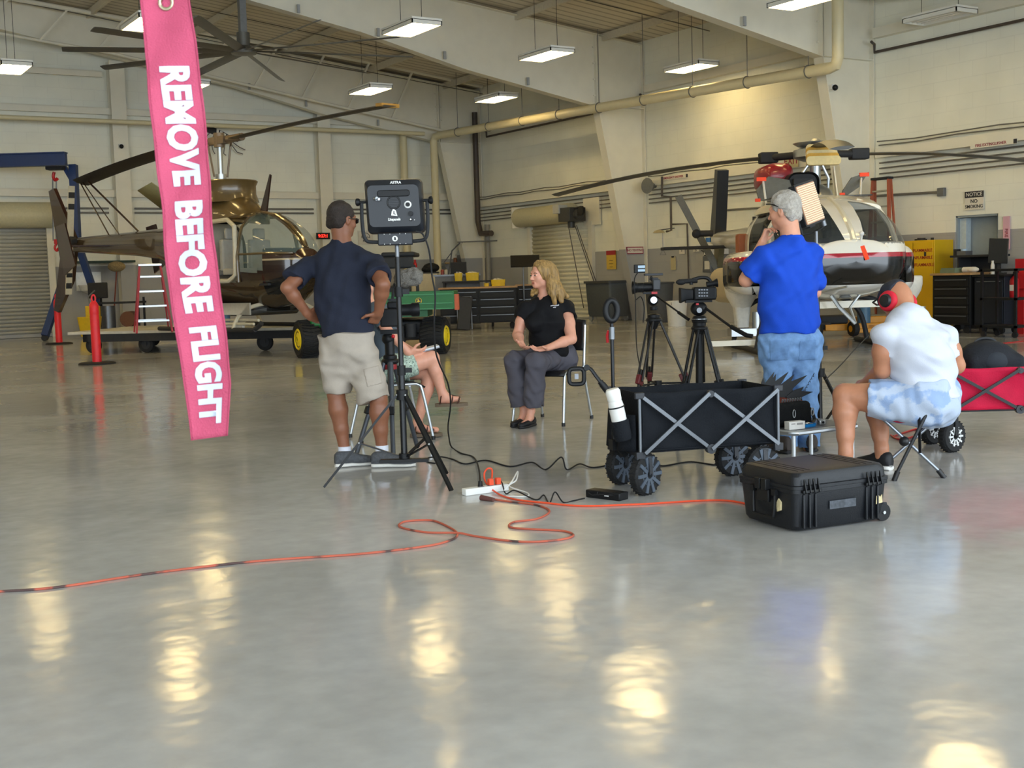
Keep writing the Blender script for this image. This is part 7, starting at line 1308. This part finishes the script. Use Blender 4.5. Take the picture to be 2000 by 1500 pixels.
# yellow safety cabinet
def along(u0, u1, X):     # centre y and width of something on the plane x = X that spans two measured edges
    a, b = onX(u0, 600, X)[1], onX(u1, 600, X)[1]; return (a + b) / 2, abs(a - b)
cy, wy = along(1745, 1825, XW - .58); m_yc = M('cabinet_yellow', 'd9ae12', .35, 0, .04, 4)
t = thing('safety_cabinet', 'tall yellow flammable-liquids cabinet against the right wall', 'cabinet', (XW - .2, cy, 0), -math.pi / 2); part('body', MB().b2((-wy / 2, -.38, .0), (wy / 2, .18, 1.72)), m_yc, t, bevel=.01)
for sx in (-1, 1): d_ = part('door', MB().b2((sx * .01, -.405, .1), (sx * (wy / 2 - .02), -.38, 1.68)), m_yc, t, bevel=.004); part('handle', MB().box((sx * .06, -.42, .95), (.025, .02, .12)), m_drk, d_)
for s, z in (('FLAMMABLE', 1.52), ('INFLAMABLE', 1.38), ('INFLAMMABLE', 1.24)): text('lettering', s, .085, M('cabinet_red_ink', 'a33a1c', .5, 0, 0), t, mat_axes((1, 0, 0), (0, 0, 1), (0, -1, 0), (wy * .24, -.407, z)), .002, .0015)
part('label', MB().box((-wy / 2 + .2, -.407, 1.6), (.16, .004, .05)).box((wy / 2 - .2, -.407, 1.45), (.05, .004, .08)), m_sk, t)
solo('oil_can', MB().tube((0, 0, 0), (0, 0, .05), .08, n=14).tube((.2, -.1, 0), (.2, -.1, .05), .03, n=10).box((.3, .2, .02), (.4, .1, .03)), m_drk, 'dark odds and ends lying on top of the yellow cabinet', 'clutter', loc=(XW - .35, cy, 1.722))
# orange step ladder folded against the right wall
step_ladder('step_ladder', 'tall orange fibreglass step ladder behind the facing helicopter', (XW - .55, onX(1721, 600, XW - .55)[1], 0), -math.pi / 2, 3.0, .66, .4, .34, M('ladder_orange', 'a3543c', .5, 0, .05), M('ladder_step_grey', 'a9a89f', .4, .5), 9, m_drk)
# tool chests and carts at far right
def cabinet(name, label, c, rz, w, d, h, m, drawers, top=None, wheels=True, cols=1, mh=None):
    t = thing(name, label, 'tool chest', c, rz); z0 = .15 if wheels else 0; part('body', MB().b2((-w / 2, -d / 2, z0), (w / 2, d / 2, h)), m, t, bevel=.008)
    for ci in range(cols):
        x0 = -w / 2 + .03 + ci * (w - .03) / cols; x1 = x0 + (w - .03) / cols - .03; z = z0 + .04
        for k in range(drawers):
            dz = (h - z0 - .08) / drawers; d_ = part('drawer', MB().b2((x0, -d / 2 - .018, z + k * dz), (x1, -d / 2, z + k * dz + dz - .02)), m, t, bevel=.003); part('handle', MB().b2((x0 + .04, -d / 2 - .035, z + k * dz + dz - .05), (x1 - .04, -d / 2 - .018, z + k * dz + dz - .035)), mh or m_gry, d_)
    if top: part('worktop', MB().b2((-w / 2 - .03, -d / 2 - .04, h), (w / 2 + .03, d / 2, h + .04)), top, t, bevel=.004)
    if wheels:
        for x in (-w / 2 + .12, w / 2 - .12):
            for y in (-d / 2 + .08, d / 2 - .08): part('caster', MB().tube((x, y - .025, .065), (x, y + .025, .065), .065, n=16).box((x, y, .13), (.06, .06, .04)), m_rub, t)
    return t
m_tc = M('tool_chest_black', '0c0d0e', .6, .0, .05, 5); m_tb = M('tool_chest_navy', '101722', .6, .0, .05, 5); m_wood = M('worktop_wood', 'a9855a', .5, 0, .2, 3)
cy1, w1_ = along(1820, 1893, XW - 1.75); t = cabinet('tool_chest', 'black drawer tool chest on casters at the right by the yellow cabinet', (XW - 1.42, cy1, 0), -math.pi / 2, w1_, .62, 1.04, m_tc, 5, m_wood)
cy2, w2_ = along(1901, 1960, XW - 1.7); cabinet('tool_chest', 'navy tool chest right of the black drawer chest', (XW - 1.4, cy2, 0), -math.pi / 2, w2_, .55, 1.0, m_tb, 1, m_tc)
cy3, w3_ = along(1912, 1982, XW - 2.5); f3 = np.array((XW - 2.25, cy3, 0)); t = thing('shop_cart', 'black open-frame shop cart in front of the navy chest', 'cart', f3, -math.pi / 2); fr_ = MB(); hw = w3_ / 2
for x in (-hw + .02, hw - .02):
    for y in (-.2, .2): part('post', MB().b2((x - .02, y - .02, .1), (x + .02, y + .02, 1.14)), m_tc, t)
for z in (.16, .62, 1.1): part('shelf', MB().b2((-hw, -.22, z), (hw, .22, z + .04)), m_tc, t)
for x in (-hw + .04, hw - .04):
    for y in (-.18, .18): part('caster', MB().tube((x, y - .02, .05), (x, y + .02, .05), .05, n=14), m_rub, t)
ex = thing('fire_extinguisher', 'red fire extinguisher standing on the open shop cart', 'fire extinguisher', f3 + np.array((0, -hw * .45, .661)), -math.pi / 2); part('cylinder', MB().lathe([(.07, 0), (.075, .02), (.075, .28), (.04, .34), (.02, .36)], 20), m_red, ex); part('valve', MB().box((0, 0, .39), (.03, .03, .06)).box((.03, 0, .42), (.1, .02, .02)), m_pl, ex); part('label', MB().box((0, -.075, .16), (.07, .006, .1)), m_sw, ex)
mt_ = onX(1950, 490, XW - 1.3); t = thing('computer_monitor', 'dark monitor on a stand above the right-hand chests', 'monitor', (mt_[0], mt_[1], 1.045), -1.2); part('screen', MB().box((0, 0, mt_[2] - 1.045), (.34, .03, .44), (0, .06, -.1)), M('screen_dark', '2b2c2c', .35), t, bevel=.006); part('stand', MB().b2((-.12, -.1, 0), (.12, .1, .02)).b2((-.03, .03, 0), (.03, .06, mt_[2] - 1.0)), m_drk, t)
cy4, w4_ = along(1853, 1930, XW - .75); t = thing('standing_desk', 'dark desk with papers and tools below the wall hatch', 'desk', (XW - .42, cy4, 0), -math.pi / 2); hw = w4_ / 2; part('desktop', MB().b2((-hw, -.3, 1.36), (hw, .3, 1.4)), m_drk, t); part('panel', MB().b2((-hw * .7, .1, .0), (hw * .8, .16, 1.36)), m_drk, t); part('side_panel', MB().b2((-hw * .7, -.25, .0), (-hw * .62, .1, 1.36)), m_drk, t); part('paper_tray', MB().box((-hw * .6, -.1, 1.44), (.2, .2, .08)), m_gry, t); part('pen_rack', MB().b2((-hw, -.2, 1.4), (-hw + .06, .1, 1.52)), m_drk, t)
for dy, nm, cl, lb in ((.25, 'mug', 'a9c4d8', 'pale blue mug on the desk below the hatch'), (-.35, 'jar', '9aa8a8', 'grey glass jar on the desk below the hatch')): solo(nm, MB().lathe([(.05, 0), (.06, .12), (.05, .12), (.04, .02)], 16), M(nm + '_glaze', cl, .3), lb, nm, loc=(XW - .55, cy4 + dy, 1.402))
for dy, nm, c1, lb in ((.2, 'book', '6d7a62', 'stack of pale green folders on the black chest'), ): solo('folder_stack', MB().box((0, 0, .03), (.26, .32, .06)).box((.02, .01, .075), (.24, .3, .03)), M('folder_green', c1, .7), lb, 'folders', loc=(XW - 1.45, cy1 + dy, 1.082))
solo('paper_roll', MB().tube((0, 0, .05), (.0, .25, .05), .05, n=14).ball((0, .05, .05), (.07, .12, .05)), m_sw, 'white crumpled cloth roll on the black chest', 'cloth', loc=(XW - 1.45, cy1 - .3, 1.082))
solo('spray_can', MB().lathe([(.035, 0), (.035, .16), (.02, .2), (.02, .24)], 14), m_sw, 'white spray can on the navy chest', 'spray can', loc=(XW - 1.45, cy2 + .1, 1.042))
cy5, w5_ = along(1978, 2060, XW - 1.6); t = thing('red_cabinet', 'red tool cabinet cut off by the right edge', 'cabinet', (XW - 1.3, cy5, 0), -math.pi / 2); hw = w5_ / 2; part('body', MB().b2((-hw, -.25, .78), (hw, .3, 1.3)), m_red, t, bevel=.01); part('leg', MB().b2((-hw + .02, -.2, 0), (-hw + .14, -.1, .78)), m_red, t); part('leg', MB().b2((hw - .14, -.2, 0), (hw - .02, -.1, .78)), m_red, t); text('lettering', 'G', .2, m_sw, t, mat_axes((1, 0, 0), (0, 0, 1), (0, -1, 0), (-hw + .3, -.255, 1.06)), .002, .002)
# left of the facing helicopter, along the right wall
def wallbox(name, label, cat, u, v, w, h, d, m, **k): c = onX(u, v, XW - d / 2); return solo(name, MB().box((0, 0, 0), (w, d, h)), m, label, cat, loc=c, rz=-math.pi / 2, bevel=.006, **k)
wallbox('junction_box', 'grey junction box on the right wall below the notice', 'junction box', 1839, 375, .16, .16, .08, m_gry); wallbox('junction_box', 'grey junction box on the right wall behind the grey-haired man', 'junction box', 1411, 410, .18, .18, .08, m_gry)
pipe('wall_conduit', [onX(1839, 375, XW - .05), onX(1705, 383, XW - .05)], .025, mcond, 'level conduit behind the orange ladder', 'conduit', n=6); pipe('wall_conduit', [onX(1411, 411, XW - .05), onX(1500, 405, XW - .05)], .025, mcond, 'level conduit behind the man in blue', 'conduit', n=6)
pipe('air_line', [onX(1293, 345, XW - .3), onX(1293, 383, XW - .3), onX(1310, 384, XW - .3), onX(1311, 450, XW - .3), onX(1302, 452, XW - .3)], .03, mdk, 'dark air line dropping from the ledge by the far column', n=8); pipe('air_line', [onX(1312, 438, XW - .06), onX(1342, 437, XW - .06), onX(1345, 545, XW - .06)], .022, mdk, 'thin dark pipe down the right wall beside the video camera', n=8)
sp_c = onX(1270, 363, XW - .35); t = thing('wall_speaker', 'grey horn speaker under the ledge beside the far column', 'speaker', sp_c, 0); part('horn', MB().lathe([(.2, 0), (.13, .12), (.06, .25), (.05, .32)], 20, (-.1, -.0, 0), (1, .2, 0)), m_gry, t)
lc_ = onX(1287, 455, XW - .5); t = thing('arm_lamp', 'small work lamp with a chain on the right wall', 'lamp', lc_, 0); part('shade', MB().lathe([(.16, 0), (.12, .05), (.04, .08)], 18, (0, 0, 0)), M('lamp_shade_cream', 'b8ab86', .4, .3), t); part('arm', MB().tube((0, 0, .07), (.5, 0, .12), .015), m_gry, t); part('chain', MB().tube((.12, 0, .05), (.12, 0, -.45), .008, n=5).path([(.02, 0, -.55), (.12, 0, -.42), (.22, 0, -.55)], .008, 5, True), m_gry, t)
sh_ = onX(1395, 478, XW - .2); t = thing('wall_shelf', 'small white wall shelf left of the helicopter tail', 'shelf', sh_, -math.pi / 2); part('board', MB().box((0, 0, 0), (.9, .36, .03)), m_wht, t); part('bracket', MB().box((-.3, .1, -.12), (.03, .15, .22)), m_wht, t); part('bracket', MB().box((.3, .1, -.12), (.03, .15, .22)), m_wht, t)
bt0 = None
for k, (dx, c1, lb) in enumerate(((-.18, '3a6ea8', 'left white jug with a blue label on the small wall shelf'), (.02, 'a8a08a', 'right white jug with a plain label on the small wall shelf'))):
    t = thing('jug', lb, 'jug', sh_ + np.array((0, -dx, .016)), 0, group='jugs on the small wall shelf'); part('bottle', MB().lathe([(.08, 0), (.085, .03), (.085, .2), (.03, .27), (.03, .31)], 18), M('jug_plastic', 'cfccc0', .4), t); part('label', MB().lathe([(.0865, .05), (.0865, .16)], 18), M('jug_label_%d' % k, c1, .5), t)
t = thing('shelf_box', 'flat pale box on the wall under the small shelf', 'box', onX(1397, 492, XW - .15), -math.pi / 2); part('box', MB().box((0, 0, 0), (.6, .2, .12)), m_wht, t)
for u, v, w, h, lb in ((1332, 488, .2, .2, 'white notice card with an arrow'), (1360, 487, .22, .12, 'white card beside the arrow notice')): wall_sign('notice_card', lb + ' on the right wall behind the cameras', u, v, w, h, m_sw, [('>', 0, -.03, .1, m_sk), ('--', 0, .05, .08, m_sk)], cat='notice')
t = wall_sign('clipboard', 'cream clipboard hanging on the grey wall between the cameras', 1315, 514, .19, .34, m_tan, cat='clipboard'); part('clip', MB().box((0, -.015, .16), (.08, .02, .04)), m_drk, t)
fe = thing('first_aid_dispenser', 'pale grey dispenser unit on the wall left of the helicopter', 'dispenser', onX(1386, 516, XW - .12), -math.pi / 2); part('case', MB().box((0, 0, 0), (.3, .2, .4)), m_gry, fe, bevel=.02); part('hose', MB().path([(-.1, -.05, .2), (-.14, -.08, .32), (-.2, -.08, .34)], .015, 6).path([(.1, -.05, .2), (.14, -.08, .32), (.2, -.08, .34)], .015, 6), m_rub, fe); part('label', MB().box((.02, -.102, -.02), (.18, .004, .2)), m_sw, fe)
b_ = flo(1292, 617); t = thing('trash_can', 'grey plastic trash can behind the camera tripods', 'trash can', onX(1288, 600, XW - .8) * np.array((1, 1, 0))); part('can', MB().lathe([(.26, 0), (.3, .1), (.36, .98), (.33, .98), (.27, .1)], 24), M('can_grey', '4a4c4e', .6), t); part('rim', MB().torus((0, 0, .98), .36, .025, (0, 0, 1), 28, 8), M('can_grey', '4a4c4e'), t)
t = thing('bucket', 'white plastic bucket on the floor behind the video camera', 'bucket', onX(1322, 620, XW - 2.0) * np.array((1, 1, 0))); part('pail', MB().lathe([(.2, 0), (.24, .55), (.25, .58), (.22, .56)], 22), m_wht, t); part('handle', MB().path([(.24 * math.cos(a), .24 * math.sin(a) * .2 - .1, .55 - .15 * math.sin(a)) for a in [math.pi * i / 10 for i in range(11)]], .006, 6), m_gry, t)
t = thing('waste_bin', 'big dark grey rolling waste bin by the small roller door', 'waste bin', onX(1188, 600, XW - .75) * np.array((1, 1, 0)), -math.pi / 2); part('bin', MB().loft([[(x, y, z) for x, y in rrect(w_, d_, .08, 4)] for z, w_, d_ in ((.12, .98, .6), (.2, 1.02, .65), (1.0, 1.12, .72))]), M('bin_slate', '4b5054', .6, 0, .06), t); part('lid', MB().loft([[(x, y, z) for x, y in rrect(1.18, .8, .08, 4)] for z in (1.0, 1.06)]), M('bin_lid', '3a3d40', .6), t)
for x in (-.4, .4): part('caster', MB().tube((x, -.3, .08), (x, -.25, .08), .08, n=14), m_al, t); part('caster', MB().tube((x, .25, .08), (x, .3, .08), .08, n=14), m_al, t)
part_l = onY(1597, 170, 17.6); t = thing('security_camera', 'small white dome security camera on the near column', 'security camera', (18.86, 17.6, 4.86), 0); part('mount', MB().box((0, .06, 0), (.12, .1, .1)), m_wht, t); part('lens_ball', MB().ball((0, -.02, -.02), .06), m_pl, t)
t = thing('security_camera', 'small white camera on the first back wall column', 'security camera', onY(236, 285, YW - .42)); part('mount', MB().box((0, .02, 0), (.1, .1, .1)), m_wht, t); part('lens_ball', MB().ball((0, -.06, -.02), .06), m_pl, t)
# workbench area in the corner
D0 = 30.2; root, q = lf(D0, 945); bw0, bw1 = q(870, 562)[0], q(1016, 562)[0]
t = cabinet('workbench', 'long black drawer workbench with a wooden top in the far corner', root, YAW, bw1 - bw0, .8, .98, m_tc, 4, m_wood, cols=2)
def onbench(u, v, dd=0): p_ = q(u, v, dd); return root + VR * p_[0] + VF * p_[1]
zb_ = 1.021
def bin_(name, label, u, w, h, d, m, z=zb_, dd=0.0, clutter=True):
    p_ = onbench(u, 550, dd); t = thing(name, label, 'bin', (p_[0], p_[1], z), YAW); part('bin', MB().loft([[(x, y, zz) for x, y in rrect(w * k, d * k, .02, 2)] for zz, k in ((0, .9), (h, 1), (h, .92), (.02, .82))]), m, t)
    if clutter: part('contents', MB().box((.05, 0, h * .8), (w * .4, d * .5, h * .5), (.3, .2, .4)).ball((-w * .2, 0, h * .85), (w * .18, d * .3, h * .35)), m_sw, t)
    return t
m_ybin = M('bin_yellow', 'e0be1e', .4, 0, .06)
bin_('parts_bin', 'wide yellow parts bin on the wooden workbench top', 973, .36, .16, .3, m_ybin); bin_('parts_bin', 'small yellow parts box at the left of the workbench bin', 950, .12, .08, .12, m_ybin, clutter=False)
rk_ = onbench(907, 560, .9); t = thing('work_table', 'dark table behind the workbench with yellow bins', 'table', (rk_[0], rk_[1], 0), YAW); part('tabletop', MB().b2((-.55, -.3, 1.13), (.75, .3, 1.17)), m_drk, t)
for x in (-.5, .7): part('leg', MB().b2((x - .025, -.28, 0), (x + .025, -.23, 1.13)), m_drk, t); part('leg', MB().b2((x - .025, .23, 0), (x + .025, .28, 1.13)), m_drk, t)
for u, w, lb in ((923, .34, 'bright yellow ribbed bin on the dark table'), (896, .2, 'yellow bin with a white roll on the dark table')): bin_('parts_bin', lb, u, w, .2, .3, m_ybin, z=1.171, dd=.9)
bk = onbench(895, 520, 1.5); t = thing('laptop', 'open black laptop on the grey cabinet in the far corner', 'laptop', (bk[0], bk[1], 1.35), YAW); part('screen', MB().box((0, .1, .16), (.42, .02, .3), (-.15, 0, 0)), m_pl, t); part('keyboard', MB().box((0, -.05, .01), (.42, .28, .02)), m_pl, t)
t = thing('storage_cabinet', 'grey storage cabinet under the laptop in the far corner', 'cabinet', (bk[0], bk[1], 0), YAW); part('body', MB().b2((-.6, -.3, .05), (.55, .35, 1.34)), M('cabinet_slate', '6c6f73', .5), t); part('top', MB().b2((-.63, -.33, 1.3), (.58, .36, 1.345)), m_gry, t)
for dx, nm, c1, lb in ((-.42, 'jar', '8a3a30', 'small red-topped jar left of the laptop'), (-.32, 'jar', 'b8b2a0', 'small pale jar left of the laptop')): solo(nm, MB().lathe([(.04, 0), (.045, .1), (.03, .13)], 12), M('jar_' + c1, c1, .4), lb, 'jar', loc=np.array((bk[0], bk[1], 1.346)) + VR * dx)
shp = onY(905, 513, YW - .25); t = thing('bench_shelf', 'wooden corner shelf above the laptop with small tins', 'shelf', shp, 0); part('board', MB().b2((-.75, -.15, -.02), (.85, .2, .02)).b2((.8, -.15, -.9), (.85, .2, .02)).b2((-.05, .16, -.9), (.8, .2, -.02)), M('shelf_pine', 'b59a6e', .6, 0, .1), t)
bh = thing('birdhouse', 'little silver birdhouse-shaped lantern on the corner shelf', 'ornament', shp + np.array((-.05, 0, .02))); part('body', MB().b2((-.12, -.1, 0), (.12, .1, .24)), m_gry, bh); part('roof', MB().prism([(-.17, .22), (.17, .22), (0, .44)], -.13, .13, 'y').tube((0, 0, .4), (0, 0, .55), .015), m_al, bh)
for k, (dx, c1, lb) in enumerate(((-.3, '7a4a2c', 'brown tin'), (.2, '8a5a34', 'amber tin'), (.32, 'b08a3a', 'gold tin'), (.45, '5a3a2a', 'dark brown tin'), (.6, '7c5432', 'tan tin'))): solo('tin', MB().lathe([(.055, 0), (.055, .13), (.05, .14)], 14), M('tin_%d' % k, c1, .4, .2), lb + ' on the corner shelf ' + ('left of the birdhouse' if dx < 0 else ('first right of the birdhouse', 'second right of the birdhouse', 'third right of the birdhouse', 'at the right end')[k - 1]), 'tin', 'tins on the corner shelf', loc=shp + np.array((dx, 0, .021)))
al_ = onY(880, 492, YW - .6); t = thing('swing_arm_lamp', 'dark swing-arm lamp reaching out over the corner bench', 'lamp', (al_[0], al_[1], 1.35)); part('arm', MB().path([(-.1, 0, 0), (.05, 0, .75), (.35, 0, 1.0), (1.05, .1, .97)], .025, 6), m_gry, t); part('head', MB().lathe([(.02, .2), (.08, .1), (.2, 0)], 16, (-.35, 0, .25), (.6, 0, 1)), m_al, t); part('link', MB().tube((-.3, 0, .33), (.05, 0, .72), .015), m_gry, t)
wr_ = onX(970, 470, XW - .6); pipe('wall_arm_bar', [onX(893, 473, XW - 1.4), onX(971, 470, XW - .15)], .02, mcond, 'thin pale bar sticking out by the corner pipes', 'bar', n=6)
ms = onbench(1018, 530, .2); t = thing('music_stand', 'black angled music-stand style tray behind the seated woman', 'stand', (ms[0], ms[1], 0), YAW); part('tray', MB().box((.1, 0, 1.62), (.72, .04, .32), (-.5, 0, 0)), m_pl, t); part('post', MB().tube((0.05, 0, .03), (.05, 0, 1.55), .02), m_gry, t); part('base', MB().lathe([(.25, 0), (.25, .02), (.04, .04)], 20, (.05, 0, 0)), m_drk, t)
t = cabinet('tool_chest', 'second dark chest behind the seated woman', onbench(1035, 560, .8) * np.array((1, 1, 0)), YAW, .7, .6, 1.0, m_tc, 3, m_wood)
wc = onY(830, 545, 31.0); t = thing('storage_cabinet', 'white metal cabinet behind the green cargo bed', 'cabinet', (wc[0], 31.0, 0), YAW); part('body', MB().b2((-.36, -.3, 0), (.38, .3, 1.42)), m_crm, t, bevel=.01); part('door', MB().b2((-.33, -.315, .1), (.35, -.3, 1.38)), m_crm, t); part('top', MB().b2((-.38, -.32, 1.4), (.4, .32, 1.44)), m_drk, t)
t = thing('tool_bag', 'slumped black bag on top of the white cabinet', 'bag', (wc[0] + .1, 31.0, 1.44), YAW); part('bag', MB().ball((0.1, 0, .12), (.24, .15, .14)).ball((.0, 0, .08), (.18, .14, .1)), m_rub, t)
bt_ = solo('spray_bottle', MB().lathe([(.05, 0), (.06, .03), (.06, .22), (.03, .3), (.03, .36)], 14), m_red, 'red bottle at the left of the white cabinet top', 'bottle', loc=(wc[0] - .3, 31.0, 1.44))
ln = onbench(887, 590, -1.2) * np.array((1, 1, 0)); t = thing('creeper_board', 'dark padded mechanic creeper leaning on the workbench', 'creeper', ln, YAW + .1); part('board', MB().box((.25, .12, .4), (.32, .06, .8), (-.15, .12, 0)), M('creeper_vinyl', '2c2d30', .6), t, bevel=.02); part('frame', MB().path([(.08, .15, .02), (.08, .22, .8), (.42, .22, .8), (.42, .15, .02)], .015, 6, True), m_gry, t)
pb = onbench(826, 605, -1.0) * np.array((1, 1, 0)); t = thing('pallet_truck', 'low yellow pallet truck left of the workbench', 'pallet truck', pb, YAW); part('fork', MB().b2((-.9, -.25, .08), (.3, -.1, .16)).b2((-.9, .1, .08), (.3, .25, .16)).b2((.2, -.3, .08), (.5, .3, .3)), m_yl, t, bevel=.01); part('wheel', MB().tube((.35, -.05, .1), (.35, .05, .1), .1, n=16), m_rub, t)
t = thing('cardboard_box', 'brown cardboard box behind the green cargo bed wheel', 'box', pb + VF * .7 - VR * .45, YAW); part('box', MB().b2((-.6, -.3, 0), (.5, .3, .62)), M('cardboard', '8e6a45', .8, 0, .08), t)
